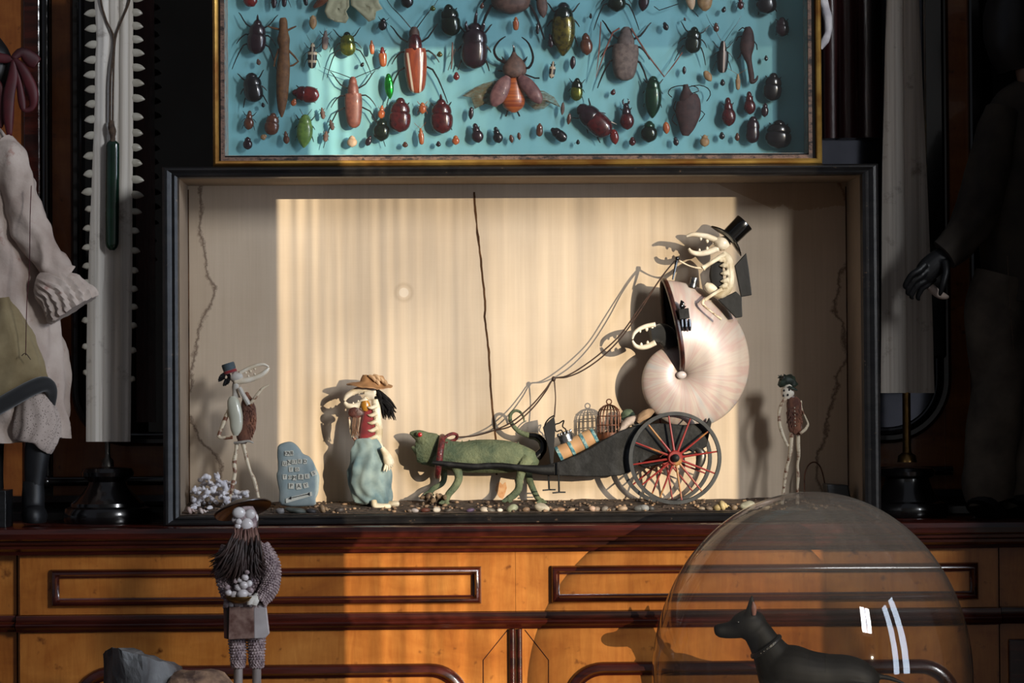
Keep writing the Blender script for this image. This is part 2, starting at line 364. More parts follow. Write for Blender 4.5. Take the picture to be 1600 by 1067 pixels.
M['olive_cloth'] = mat('dark_olive_coat', (56, 48, 38), (36, 30, 25), 24, rough=0.9, bump=0.3, bscale=160)
M['trouser'] = mat('dun_trouser_cloth', (92, 82, 70), (64, 56, 48), 20, rough=0.9, bump=0.3, bscale=160)
M['flesh'] = mat('painted_wooden_skin', (120, 92, 76), (98, 74, 60), 20, rough=0.5)

# ------------------------------------------------------------------ mesh helpers
def crom(pts, n):
    """Catmull-Rom resample of a list of equal-length tuples to n points per segment"""
    if len(pts) < 3 or n <= 1: return [tuple(p) for p in pts]
    out = []; k = len(pts[0])
    for i in range(len(pts) - 1):
        p0 = pts[max(i - 1, 0)]; p1 = pts[i]; p2 = pts[i + 1]; p3 = pts[min(i + 2, len(pts) - 1)]
        for j in range(n):
            t = j / n
            out.append(tuple(0.5 * (2 * p1[c] + (p2[c] - p0[c]) * t + (2 * p0[c] - 5 * p1[c] + 4 * p2[c] - p3[c]) * t * t
                       + (3 * p1[c] - p0[c] - 3 * p2[c] + p3[c]) * t ** 3) for c in range(k)))
    out.append(tuple(pts[-1])); return out

class MB:
    def __init__(s): s.v = []; s.f = []; s.uv = None
    def grid(s, rings, closed=True, cap0=True, cap1=True):
        b = len(s.v); n = len(rings[0])
        for r in rings: s.v += [Vector(p) for p in r]
        for i in range(len(rings) - 1):
            for j in range(n if closed else n - 1):
                a = b + i * n + j; c = b + i * n + (j + 1) % n
                s.f.append((a, c, c + n, a + n))
        if closed and cap0: s.f.append(tuple(b + j for j in range(n)))
        if closed and cap1: s.f.append(tuple(b + (len(rings) - 1) * n + j for j in range(n)))
        return s
    def box(s, x0, x1, y0, y1, z0, z1):
        return s.grid([[(x0, y0, z), (x1, y0, z), (x1, y1, z), (x0, y1, z)] for z in (z0, z1)])
    def tube(s, pts, r, n=8, res=1):
        k = len(pts)
        rr = list(r) if isinstance(r, (list, tuple)) else [r] * k
        q = crom([tuple(p) + (rr[i],) for i, p in enumerate(pts)], res) if res > 1 else [tuple(p) + (rr[i],) for i, p in enumerate(pts)]
        C = [Vector(p[:3]) for p in q]; R = [max(p[3], 1e-5) for p in q]
        rings = []; u = None
        for i, c in enumerate(C):
            t = (C[min(i + 1, len(C) - 1)] - C[max(i - 1, 0)])
            if t.length < 1e-9: t = Vector((0, 0, 1))
            t.normalize()
            if u is None:
                u = t.cross(Vector((0, 1, 0)))
                if u.length < 0.1: u = t.cross(Vector((1, 0, 0)))
            u = (u - t * u.dot(t))
            if u.length < 1e-6: u = t.orthogonal()
            u.normalize(); w = t.cross(u)
            rings.append([c + R[i] * (math.cos(a) * u + math.sin(a) * w) for a in [2 * PI * j / n for j in range(n)]])
        return s.grid(rings)
    def limb(s, secs, n=14, res=4, noise=0.0, nsc=60, fold=0.0, nf=7, end=True):
        """loft through pixel sections (px, py, Y, a px in the picture plane, b px in depth)"""
        q = crom(secs, res)
        C = [P(a[0], a[1], a[2]) for a in q]; rings = []
        for i, c in enumerate(C):
            t = C[min(i + 1, len(C) - 1)] - C[max(i - 1, 0)]
            if t.length < 1e-9: t = Vector((0, 0, 1))
            t.normalize(); u = t.cross(Vector((0, 1, 0)))
            if u.length < 0.05: u = Vector((1, 0, 0))
            u.normalize(); w = t.cross(u).normalized(); k = S(q[i][2])
            ra, rb = max(q[i][3], 0.05) * k, max(q[i][4], 0.05) * k
            ring = []
            for j in range(n):
                a = 2 * PI * j / n; m = 1.0
                if fold: m += fold * math.sin(nf * a + 3 * math.sin(i * 0.21)) * min(1, i / 6)
                p = c + m * (ra * math.cos(a) * u + rb * math.sin(a) * w)
                if noise:
                    p += noise * k * Vector(mnoise.noise_vector(p * nsc))
                ring.append(p)
            rings.append(ring)
        return s.grid(rings, True, end, end)
    def ell(s, c, r, rot=None, n=14, m=8):
        c = Vector(c); rings = []
        if isinstance(r, (int, float)): r = (r, r, r)
        for i in range(m + 1):
            th = PI * i / m; th = min(max(th, 0.08), PI - 0.08)
            ring = []
            for j in range(n):
                ph = 2 * PI * j / n
                p = Vector((r[0] * math.sin(th) * math.cos(ph), r[1] * math.sin(th) * math.sin(ph), r[2] * math.cos(th)))
                if rot is not None: p = rot @ p
                ring.append(c + p)
            rings.append(ring)
        return s.grid(rings)
    def lathe(s, c, prof, n=36, sx=1.0, sy=1.0, rot=None, cap0=True, cap1=True):
        c = Vector(c); rings = []
        for r, z in prof:
            ring = []
            for j in range(n):
                a = 2 * PI * j / n; p = Vector((max(r, 1e-5) * sx * math.cos(a), max(r, 1e-5) * sy * math.sin(a), z))
                if rot is not None: p = rot @ p
                ring.append(c + p)
            rings.append(ring)
        return s.grid(rings, True, cap0, cap1)
    def prism(s, poly, Y0, Y1):
        """outline in pixels given solid depth from Y0 to Y1 (the outline is taken at Y0)"""
        a = [P(x, y, Y0) for x, y in poly]
        return s.grid([a, [p + Vector((0, Y1 - Y0, 0)) for p in a]])
    def along_x(s, prof, x0, x1):
        return s.grid([[(x, y, z) for y, z in prof] for x in (x0, x1)])
    def sweep(s, path, prof, closed=True):
        """path: list of (x, z) ; prof: list of (offset to the left of travel, y)"""
        n = len(path); rings = []
        for i in range(n):
            p = Vector(path[i])
            pv = Vector(path[i - 1]) if (closed or i > 0) else None
            nx = Vector(path[(i + 1) % n]) if (closed or i < n - 1) else None
            d0 = (p - pv).normalized() if pv is not None else None
            d1 = (nx - p).normalized() if nx is not None else None
            if d0 is None: d0 = d1
            if d1 is None: d1 = d0
            n0 = Vector((-d0.y, d0.x)); n1 = Vector((-d1.y, d1.x)); b = (n0 + n1)
            b = b / max(b.length_squared / 2, 0.2) 
            rings.append([(p.x + b.x * o, y, p.y + b.y * o) for o, y in prof])
        if closed: rings.append(rings[0])
        b0 = len(s.v); s.grid(rings, True, not closed, not closed)
        return s
    def disp(s, amp, sc, start=0):
        for i in range(start, len(s.v)):
            s.v[i] = s.v[i] + amp * Vector(mnoise.noise_vector(s.v[i] * sc))
        return s
    def build(s, name, m, parent=None, local=False, smooth=True, angle=40, remesh=0, bevel=0, subsurf=0, smoothit=0):
        off = Vector((0, 0, 0))
        if parent is not None and not local:
            q = parent
            while q is not None: off = off + q.location; q = q.parent
        me = bpy.data.meshes.new(name)
        me.from_pydata([tuple(p - off) for p in s.v], [], s.f)
        bm = bmesh.new(); bm.from_mesh(me)
        if s.uv is None: bmesh.ops.remove_doubles(bm, verts=bm.verts, dist=1e-6)
        bmesh.ops.recalc_face_normals(bm, faces=bm.faces); bm.to_mesh(me); bm.free()
        if s.uv:
            l = me.uv_layers.new(name='UVMap')
            for lp in me.loops: l.data[lp.index].uv = s.uv[lp.vertex_index]
        if smooth:
            me.shade_smooth()
            if angle < 180 and not remesh: me.set_sharp_from_angle(angle=math.radians(angle))
        me.materials.append(m)
        o = bpy.data.objects.new(name, me); COL.objects.link(o)
        if parent is not None: o.parent = parent
        if bevel:
            b = o.modifiers.new('bevel', 'BEVEL'); b.width = bevel; b.segments = 2; b.limit_method = 'ANGLE'
        if remesh:
            r = o.modifiers.new('remesh', 'REMESH'); r.mode = 'VOXEL'; r.voxel_size = remesh; r.use_smooth_shade = True
            if smoothit:
                q = o.modifiers.new('smooth', 'SMOOTH'); q.iterations = smoothit; q.factor = 0.5
        if subsurf:
            b = o.modifiers.new('subsurf', 'SUBSURF'); b.levels = subsurf; b.render_levels = subsurf
        return o

def tag(o, label, cat, group=None, kind=None):
    if kind: o['kind'] = kind
    if label: o['label'] = label
    if cat: o['category'] = cat
    if group: o['group'] = group
    return o
def thing(name, label, cat, loc, group=None, rot=(0, 0, 0)):
    o = bpy.data.objects.new(name, None); COL.objects.link(o)
    o.location = Vector(loc); o.rotation_euler = rot; o.empty_display_size = 0.02
    return tag(o, label, cat, group)
def struct(o): o['kind'] = 'structure'; return o
def copy_tree(o, parent=None):
    c = o.copy(); COL.objects.link(c); c.parent = parent
    for ch in list(o.children): copy_tree(ch, c)
    return c

# ------------------------------------------------------------------ the room
BOXO = Vector((P(812, 817, 0.0).x, 0.0, 1.0))         # middle of the diorama case, at its foot
TOPZ = 1.0                                             # cabinet top
def arc(cx, cz, r, a0, a1, n=10):
    return [(cx + r * math.cos(math.radians(a0 + (a1 - a0) * i / n)), cz + r * math.sin(math.radians(a0 + (a1 - a0) * i / n))) for i in range(n + 1)]

o = struct(MB().box(-2.4, 4.0, -5.0, 0.60, -0.05, 0.0).build('floor', M['floorwood'], smooth=False))
o = struct(MB().box(-2.4, 0.9, 0.50, 0.60, 0.0, 3.0).build('wall_back', M['plaster'], smooth=False))
o = struct(MB().box(0.80, 0.90, -0.295, 0.50, 0.0, 3.0).build('light_block_right', M['plaster'], smooth=False))  # unseen wall end, added to keep window light off the things at right
# wall behind the camera with its two window openings
WX0, WX1, WZ0, WZ1 = 2.832, 3.490, 1.08, 2.236
FX0, FX1, FZ0, FZ1 = 0.18, 0.90, 0.94, 1.62
wf = MB()
wf.box(-2.4, FX0, -4.70, -4.60, 0, 3.9); wf.box(FX0, FX1, -4.70, -4.60, 0, FZ0); wf.box(FX0, FX1, -4.70, -4.60, FZ1, 3.9)
wf.box(FX1, WX0, -4.70, -4.60, 0, 3.9); wf.box(WX0, WX1, -4.70, -4.60, 0, WZ0); wf.box(WX0, WX1, -4.70, -4.60, 3.5, 3.9)
wf.box(WX1, 4.0, -4.70, -4.60, 0, 3.9)
struct(wf.build('wall_front', M['pale_plaster'], smooth=False))
w = struct(bpy.data.objects.new('window_1', None)); w.location = (WX0, -4.65, WZ0); COL.objects.link(w)
MB().box(WX0, WX1, -4.652, -4.648, WZ0, WZ1).build('pane', M['window'], w, smooth=False)
MB().box(WX0, WX1, -4.66, -4.63, WZ1, 3.5).build('sun_block_panel', mat('sun_block_linen', (226, 222, 214), (214, 208, 198), 20, rough=0.9), w, smooth=False)  # unseen panel, added to stop the sun above the pane
w2 = struct(bpy.data.objects.new('window_2', None)); w2.location = (FX0, -4.65, FZ0); COL.objects.link(w2)
MB().box(FX0, FX1, -4.652, -4.648, FZ0, FZ1).build('pane', M['pane'], w2, smooth=False)
MB().sweep([(FX0, FZ0), (FX1, FZ0), (FX1, FZ1), (FX0, FZ1)], [(0, -4.67), (0.03, -4.67), (0.03, -4.63), (0, -4.63)]).build('window_frame', M['ebony'], w2, smooth=False)

# ------------------------------------------------------------------ sideboard under everything
XL = P(26, 900, 0).x; XR = P(1562, 900, 0).x; XC = P(806, 1000, 0).x
def zpx(py, px=806, Y=0.0): return P(px, py, Y).z
z_fr0 = zpx(957); z_mid0 = zpx(981); z_fr1 = 0.966
sb = thing('sideboard', 'long satinwood sideboard with dark mahogany mouldings carrying the two glass cases', 'sideboard', (XC, 0.2, 0.0))
body = MB().box(XL + 0.001, XR - 0.001, 0.004, 0.40, 0.0, z_fr1)
body.build('carcass', M['burl'], sb, smooth=False)
mould = [(0.0, 0.004), (0.0, -0.004), (0.002, -0.008), (0.0055, -0.0105), (0.009, -0.011), (0.0105, -0.008), (0.012, -0.005), (0.0145, -0.004), (0.0155, 0.004)]
# two long drawers with raised rectangular mouldings
for a, b in (((80, 880.5, 752, 936.5)), None), (((861, 877, 1528, 928.5)), None):
    x0 = P(a[0], a[3], 0).x; x1 = P(a[2], a[3], 0).x; zt = z_fr1 - 0.0185; zb = zt - 0.0462
    dr = MB().box(max(XL + 0.004, x0 - 0.06) if x0 < XC - 0.2 else XC + 0.0002, (min(XR - 0.004, x1 + 0.034) if x0 > XC - 0.2 else XC - 0.0002), -0.0005, 0.004, z_fr0 + 0.002, z_fr1 - 0.001).build('drawer', M['burl'], sb, smooth=False)
    MB().sweep([(x0, zb), (x1, zb), (x1, zt), (x0, zt)], [(k * 0.72, y) for k, y in mould]).build('moulding', M['mahog'], dr, angle=50)
# the rail between drawers and doors
rail = [(0.004, z_fr0 + 0.002), (-0.006, z_fr0 + 0.001), (-0.008, z_fr0 - 0.003), (-0.007, z_fr0 - 0.006), (-0.012, z_fr0 - 0.007),
        (-0.0145, z_fr0 - 0.0105), (-0.0125, z_fr0 - 0.014), (-0.008, z_fr0 - 0.0155), (-0.006, z_mid0), (0.004, z_mid0)]
MB().along_x(rail, XL, XR).build('rail', M['mahog'], sb, angle=50)
# two cupboard doors with arched mouldings, and the bead between them
zdt = z_mid0 - 0.001
for side in (-1, 1):
    xa, xb = (XL + 0.004, XC - 0.008) if side < 0 else (XC + 0.008, XR - 0.004)
    d = MB().box(xa, xb, -0.001, 0.004, 0.08, zdt).build('door', M['burl'], sb, smooth=False)
    zt = zpx(1035); r = 0.05; ya = 0.20
    inner = (P(735, 1060, 0).x, P(112, 1060, 0).x) if side < 0 else (P(1500, 1060, 0).x, P(880, 1060, 0).x)
    xr_, xl_ = inner
    pth = [(xl_, 0.16), (xr_, 0.16)] + [(xr_, zt - r)] + arc(xr_ - r, zt - r, r, 0, 90) + arc(xl_ + r, zt - r, r, 90, 180)
    MB().sweep(pth, [(k * 1.15, y) for k, y in mould]).build('moulding', M['mahog'], d, angle=50)
    # the thin mitred inlay line in the corner of the veneer
    q0, q1, q2 = (P(755, 1031, 0), P(793, 984, 0), P(755, 1300, 0)) if side < 0 else (P(857, 1031, 0), P(820, 984, 0), P(857, 1300, 0))
    MB().tube([(q.x, -0.0011, q.z) for q in (q1, q0, q2)], 0.0006, 5).build('inlay_line', M['rim'], d)
for dx, w_ in ((-0.0045, 0.0042), (0.0045, 0.0032)):
    MB().tube([(XC + dx, -0.004, 0.08), (XC + dx, -0.004, zdt)], w_, 10).build('bead', M['mahog'], sb)
MB().box(XL, XR, -0.01, 0.004, 0.0, 0.08).build('plinth', M['mahog'], sb, smooth=False)

top = MB().along_x([(0.45, 1.0), (-0.030, 1.0), (-0.0335, 0.9985), (-0.036, 0.993), (-0.0345, 0.9865), (-0.030, 0.984), (-0.027, 0.9835),
                    (-0.0265, 0.980), (-0.020, 0.9775), (-0.0195, 0.974), (-0.012, 0.970), (-0.010, 0.966), (0.45, 0.966)], -1.30, 0.79)
tag(top.build('worktop', M['mahog'], angle=35), 'dark moulded mahogany slab lying along the whole sideboard', 'worktop')
# the neighbouring cabinet wings, a finger's breadth further back
for nm, x0, x1, lb in (('cupboard_wing', -1.28, XL - 0.002, 'plain satinwood cupboard wing at the left end of the sideboard'),
                       ('cupboard_wing', XR + 0.002, 0.785, 'shadowed cupboard wing at the right end of the sideboard')):
    wgs = thing(nm, lb, 'cupboard', ((x0 + x1) / 2, 0.2, 0))
    MB().box(x0, x1, 0.012, 0.40, 0.0, z_fr1).build('carcass', M['burl'], wgs, smooth=False)
    MB().along_x([(y + 0.008, z) for y, z in rail], x0, x1).build('rail', M['mahog'], wgs, angle=50)
    dd = MB().box(x0 + 0.01, x1 - 0.03, 0.008, 0.012, 0.08, z_mid0 - 0.02).build('door', M['mahog'], wgs, smooth=False, bevel=0.003)

# ------------------------------------------------------------------ glazed cabinet behind the cases
YB = 0.235
hc = thing('wall_cabinet', 'tall dark wall cabinet with veneered doors and black mouldings behind the cases', 'cabinet', (0.05, 0.35, 1.0))
xa, xb = -1.0, 0.79
MB().box(xa, xb, YB + 0.02, 0.48, 1.0, 2.4).build('carcass', M['ebony'], hc, smooth=False)
def bx(px0, px1): return P(px0, 400, YB).x, P(px1, 400, YB).x
def zb_(py, px=170): return P(px, py, YB).z
# left door
dl = MB().box(xa, bx(0, 60)[1], YB, YB + 0.02, 1.03, 2.4).build('veneer_panel', M['burl_back'], hc, smooth=False)
MB().box(*bx(38, 64), YB - 0.006, YB + 0.015, 1.03, 2.4).build('stile', M['mahog'], hc, smooth=False, bevel=0.002)
MB().tube([(P(73.5, 400, YB).x, YB - 0.004, zb_(742)), (P(73.5, 400, YB).x, YB - 0.004, 2.4)], 0.0062, 12).build('bead', M['ebony'], hc)
ld = MB().box(*bx(82, 290), YB, YB + 0.02, zb_(788), 2.4).build('door', M['burl_back'], hc, smooth=False)
blk = [(0.0, YB + 0.004), (0.0, YB - 0.008), (0.004, YB - 0.013), (0.009, YB - 0.012), (0.011, YB - 0.008), (0.0145, YB - 0.009), (0.018, YB - 0.006), (0.020, YB + 0.004)]
x0 = P(112, 400, YB).x; zb0 = zb_(697); r = 0.075
pth = [(P(330, 0, YB).x, zb0)] + [(0.30 + x0, 2.38), (x0, 2.38)] + arc(x0 + r, zb0 + r, r, 180, 270)
pth = [(x0, 2.38)] + arc(x0 + r, zb0 + r, r, 180, 270, 14) + [(P(560, 0, YB).x, zb0)]
MB().sweep(pth, blk, False).build('moulding', M['ebony'], ld, angle=50)
pane = MB(); pts = [(x0 + 0.016, 2.38)] + arc(x0 + r, zb0 + r, r - 0.016, 180, 270, 14) + [(P(560, 0, YB).x, zb0 + 0.016), (P(560, 0, YB).x, 2.38)]
pane.grid([[(a, YB - 0.003, b) for a, b in pts], [(a, YB - 0.0005, b) for a, b in pts]]).build('glass_pane', M['dark_glass'], ld, smooth=False)
MB().tube([(P(74, 0, YB).x, YB - 0.016, zb_(751)), (P(600, 0, YB).x, YB - 0.016, zb_(751))], 0.0062, 10).build('rod', M['ebony'], hc)
MB().ell((P(72, 0, YB).x, YB - 0.016, zb_(752)), 0.0088).build('knob', M['ebony'], hc)
# brown strip seen inside the left door
MB().box(*bx(213, 243), YB - 0.004, YB + 0.002, zb_(660), 2.4).build('inner_stile', M['columns'], hc, smooth=False)
# the two half-round columns right of the beetle case
for pxa, rr in ((1322, 0.0165), (1356, 0.0185), (1296, 0.012)):
    MB().tube([(P(pxa, 150, YB).x, YB - 0.01, 1.5), (P(pxa, 150, YB).x, YB - 0.01, 2.4)], rr, 16).build('column', M['columns'], hc)
# right door with its mirror
rd = MB().box(P(1300, 0, YB).x, bx(1440, 1484)[1] + 0.004, YB, YB + 0.02, 1.03, 2.4).build('door', M['burl_back'], hc, smooth=False)
x1 = P(1484, 500, YB).x; zr = P(1430, 692, YB).z; r = 0.085
pth = [(P(1250, 0, YB).x, zr)] + arc(x1 - r, zr + r, r, 270, 360, 14) + [(x1, 2.38)]
MB().sweep(pth, [(k * 1.15, y) for k, y in blk], False).build('moulding', M['ebony'], rd, angle=50)
pts = [(P(1250, 0, YB).x, zr + 0.018)] + arc(x1 - r, zr + r, r - 0.018, 270, 360, 14) + [(x1 - 0.018, 2.38), (P(1250, 0, YB).x, 2.38)]
MB().grid([[(a, YB - 0.003, b) for a, b in pts], [(a, YB - 0.0005, b) for a, b in pts]]).build('mirror_pane', M['mirror'], rd, smooth=False)
MB().tube([(P(1250, 0, YB).x, YB - 0.016, P(1450, 735, YB).z), (P(1478, 0, YB).x, YB - 0.016, P(1450, 735, YB).z)], 0.0062, 10).build('rod', M['ebony'], hc)
MB().box(*bx(1441, 1474), YB - 0.020, YB + 0.01, zb_(560, 1450), 2.4).build('stile', M['ebony'], hc, smooth=False, bevel=0.004)
MB().box(*bx(1474, 1513), YB - 0.004, YB + 0.012, zb_(780, 1490), 2.4).build('veneer_panel', M['burl_back'], hc, smooth=False)
MB().box(*bx(1513, 1534), YB - 0.018, YB + 0.01, zb_(780, 1520), 2.4).build('stile', M['ebony'], hc, smooth=False, bevel=0.004)
MB().box(bx(1534, 1600)[0], xb, YB - 0.002, YB + 0.012, 1.03, 2.4).build('glass_pane', M['dark_glass'], hc, smooth=False)
MB().along_x([(YB + 0.02, 1.034), (YB - 0.02, 1.032), (YB - 0.026, 1.024), (YB - 0.022, 1.016), (YB - 0.03, 1.010), (YB - 0.03, 1.0005), (YB + 0.02, 1.0005)], xa, xb).build('base_moulding', M['ebony'], hc, angle=40)

# ------------------------------------------------------------------ the diorama case
DEP = 0.140
fl, frt = P(254, 540, 0).x, P(1375, 540, 0).x          # outer edges
il, ir = P(279, 540, 0).x, P(1349, 540, 0).x           # inner edges
zi1 = P(812, 275, 0).z; zo1 = P(812, 258, 0).z; zi0 = 1.0125
case = thing('display_case', 'long black-framed display case lined with stained cream paper, holding the creature coach scene', 'display case', BOXO)
prof = [(0.0, 0.16), (0.0, 0.003), (0.003, -0.001), (0.006, -0.002), (0.009, 0.0005), (0.011, 0.002), (0.0145, -0.0005), (0.0178, 0.002), (0.0185, 0.012), (0.0185, 0.018), (0.0142, 0.018), (0.0142, 0.16)]
def framebars():
    mb = MB(); wl = il - fl; wr = frt - ir
    def bar(corners, wA):
        mb.grid([[(c[0] + (c[2] * o / 0.0185), y, c[1] + (c[3] * o / 0.0185)) for o, y in prof] for c in corners])
    hb = zi0 - 1.0; ht = zo1 - zi1
    cs = [(fl, 1.0, wl, hb), (frt, 1.0, -wr, hb), (frt, zo1, -wr, -ht), (fl, zo1, wl, -ht)]
    for i in range(4): bar([cs[i], cs[(i + 1) % 4]], 0)
    return mb
framebars().build('frame', M['frame_black'], case, angle=30)
pm = paper('stained_case_paper', il - BOXO.x, ir - BOXO.x, zi1 - 1.0)
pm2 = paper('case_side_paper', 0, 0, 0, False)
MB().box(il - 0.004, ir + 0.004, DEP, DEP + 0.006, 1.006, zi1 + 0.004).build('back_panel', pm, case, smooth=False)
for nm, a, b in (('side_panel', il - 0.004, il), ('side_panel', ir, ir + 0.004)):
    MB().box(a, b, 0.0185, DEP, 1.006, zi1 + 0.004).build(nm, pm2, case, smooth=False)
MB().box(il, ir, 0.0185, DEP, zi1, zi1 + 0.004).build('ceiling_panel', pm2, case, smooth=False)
def gz(Y): return 1.0125 + 0.0125 * max(0.0, min(1.0, (Y - 0.005) / (DEP - 0.005)))
g = MB(); rows = []
for i in range(15):
    Y = 0.012 + (DEP - 0.012) * i / 14; row = []
    for j in range(161):
        X = il + (ir - il) * j / 160
        row.append((X, Y, gz(Y) + 0.0022 * mnoise.noise(Vector((X * 38, Y * 38, 0.3))) * min(1, i / 3)))
    rows.append(row)
g.grid(rows, closed=False).build('ground', M['soil'], case, angle=180)
# the long split in the back panel and the lesser corner split
crk = [(741, 300), (743, 330), (747, 370), (751, 400), (754, 432), (758, 470), (758, 500), (763, 540), (765, 570), (768, 620), (773, 670), (776, 700), (776, 742)]
cm = MB(); pr = []
for i, q in enumerate(crom(crk, 6)):
    c = P(q[0] + 0.9 * mnoise.noise(Vector((q[1] * 0.09, 2, 0))), q[1], DEP - 0.0002); wv = (1.0 + 0.6 * mnoise.noise(Vector((q[1] * 0.05, 5, 0)))) * 0.00115
    pr.append([(c.x - wv, DEP - 0.0006, c.z), (c.x + wv, DEP - 0.0006, c.z), (c.x + wv, DEP + 0.0002, c.z), (c.x - wv, DEP + 0.0002, c.z)])
M['split'] = mat('brown_split', (92, 64, 42), (58, 40, 28), 60, rough=0.95, spec=0.1)
cm.grid(pr).build('crack', M['split'], case, smooth=False)
for px_, Yq in ((294, DEP),):
    MB().box(il - 0.0002, il + 0.0014, DEP - 0.0014, DEP, 1.02, zi1 - 0.005).build('corner_split', M['split'], case, smooth=False)
MB().box(ir - 0.0014, ir + 0.0002, DEP - 0.0014, DEP, 1.02, zi1 - 0.005).build('corner_split', M['split'], case, smooth=False)
# patch of rust below the split
MB().prism([(774, 766), (776, 756), (780, 752), (785, 757), (790, 753), (792, 762), (789, 772), (786, 780), (780, 777), (777, 772)], DEP - 0.0003, DEP + 0.0002).build('rust_spot', mat('rust_patch', (200, 158, 118), (182, 130, 88), 160, rough=0.9), case)

# ------------------------------------------------------------------ the insect case
BY0, BYP = 0.006, 0.070                     # front of its frame, face of its painted panel
gl, gr = P(332, 120, BY0).x, P(1284, 120, BY0).x
zc0 = zo1 + 0.0006; zc1 = zc0 + 0.56
ic = thing('insect_case', 'gilt-edged glass case of mounted insects on a cyan panel, standing on the display case', 'insect case', ((gl + gr) / 2, 0.03, zc0))
def rect(x0, z0, x1, z1): return [(x0, z0), (x1, z0), (x1, z1), (x0, z1)]
MB().sweep(rect(gl, zc0, gr, zc1), [(0, 0.02), (0, BY0 + 0.003), (0.0014, BY0 - 0.001), (0.0036, BY0 - 0.003), (0.006, BY0 - 0.001), (0.0072, BY0 + 0.003), (0.0072, 0.02)]).build('gilt_bead', M['gilt'], ic, angle=60)
MB().sweep(rect(gl + 0.001, zc0 + 0.001, gr - 0.001, zc1 - 0.001), [(0.0, BY0 + 0.010), (0.0, BYP + 0.02), (0.0130, BYP + 0.02), (0.0130, BY0 + 0.010)]).build('case_side', M['ebony'], ic, smooth=False)
MB().sweep(rect(gl + 0.0098, zc0 + 0.0072, gr - 0.0120, zc1 - 0.0105), [(0.0, BY0 + 0.004), (0.0, BY0 + 0.012), (0.0045, BY0 + 0.012), (0.0045, BY0 + 0.004)]).build('paper_edge', M['flaked'], ic, smooth=False)
MB().sweep(rect(gl + 0.0141, zc0 + 0.0141, gr - 0.0141, zc1 - 0.0141), [(0.0, BY0 + 0.014), (0.0, BYP), (0.0009, BYP), (0.0009, BY0 + 0.014)]).build('inner_lining', M['flaked_blue'], ic, smooth=False)
MB().box(gl + 0.013, gr - 0.013, BYP, BYP + 0.006, zc0 + 0.013, zc1 - 0.013).build('back_panel', M['cyan'], ic, smooth=False)
MB().box(gl + 0.0106, gr - 0.0106, BY0 + 0.0125, BY0 + 0.0137, zc0 + 0.0106, zc1 - 0.0106).build('glass_pane', M['pane'], ic, smooth=False)

# ------------------------------------------------------------------ mounted insects
IM = {}
def im(key, c1, c2=None, rough=0.25, metal=0.0, coat=0.5, **k):
    IM[key] = mat('insect_' + key, c1, c2, k.pop('scale', 160), rough=rough, metal=metal, coat=coat, **k)
im('black', (24, 20, 24), (14, 12, 15)); im('plum', (46, 24, 32), (28, 15, 22)); im('maroon', (84, 22, 24), (52, 13, 18))
im('red', (124, 34, 30), (88, 22, 22)); im('brown', (104, 60, 40), (76, 42, 30)); im('dull', (112, 82, 70), (80, 58, 50), rough=0.6, coat=0)
im('orange', (190, 104, 54), (160, 76, 40)); im('tan', (176, 140, 96), (140, 104, 68), rough=0.5, coat=0.1)
im('pale', (206, 176, 144), (186, 150, 116), rough=0.6, coat=0); im('green', (20, 66, 40), (10, 38, 30), metal=0.4)
im('jewel', (20, 190, 50), (8, 120, 40), metal=0.8, rough=0.2); im('lime', (120, 150, 66), (84, 116, 50), rough=0.4)
im('gold', (118, 118, 40), (56, 78, 30), metal=0.55, rough=0.22); im('copper', (126, 112, 44), (64, 58, 30), metal=0.6, rough=0.25)
im('darkgreen', (30, 44, 30), (16, 22, 20), metal=0.4, rough=0.2); im('grey', (122, 106, 98), (88, 74, 70), rough=0.75, coat=0, bump=0.4, bscale=500)
im('stick', (126, 84, 46), (92, 58, 32), rough=0.7, coat=0, bump=0.4, bscale=400); im('leg', (34, 24, 24), (20, 15, 16), coat=0.2)
im('leafbug', (70, 44, 42), (46, 28, 29), rough=0.7, coat=0); im('longhorn', (140, 82, 66), (108, 58, 48), rough=0.5, coat=0.1)
im('pinkwing', (134, 92, 88), (98, 60, 62), rough=0.55, coat=0.1); im('moth', (176, 172, 140), (150, 146, 118), rough=0.8, coat=0, scale=60)
im('hindwing', (150, 140, 96), (110, 104, 80), rough=0.5, coat=0); im('white', (226, 214, 200), (206, 190, 176), coat=0)
def striped():
    s = NT('insect_striped'); tc = s.add('ShaderNodeTexCoord'); sp = s.add('ShaderNodeSeparateXYZ'); s.link(tc.outputs['Object'], sp.inputs[0])
    f = s.math('SINE', s.math('MULTIPLY', sp.outputs[2], 620.0)); ax = s.math('ABSOLUTE', sp.outputs[0])
    q = s.math('GREATER_THAN', f, 0.55); mid = s.math('LESS_THAN', ax, 0.0009)
    s.link(s.mix(s.math('MAXIMUM', q, mid), (34, 26, 24), (186, 166, 138)), s.b.inputs['Base Color']); s.setp(Roughness=0.4); return s.m
IM['striped'] = striped()
def midstripe():
    s = NT('insect_midstripe'); tc = s.add('ShaderNodeTexCoord'); sp = s.add('ShaderNodeSeparateXYZ'); s.link(tc.outputs['Object'], sp.inputs[0])
    s.link(s.mix(s.math('LESS_THAN', s.math('ABSOLUTE', s.math('SUBTRACT', sp.outputs[0], 0.0015)), 0.0011), (26, 22, 22), (176, 156, 144)), s.b.inputs['Base Color']); s.setp(Roughness=0.4); return s.m
IM['midstripe'] = midstripe()
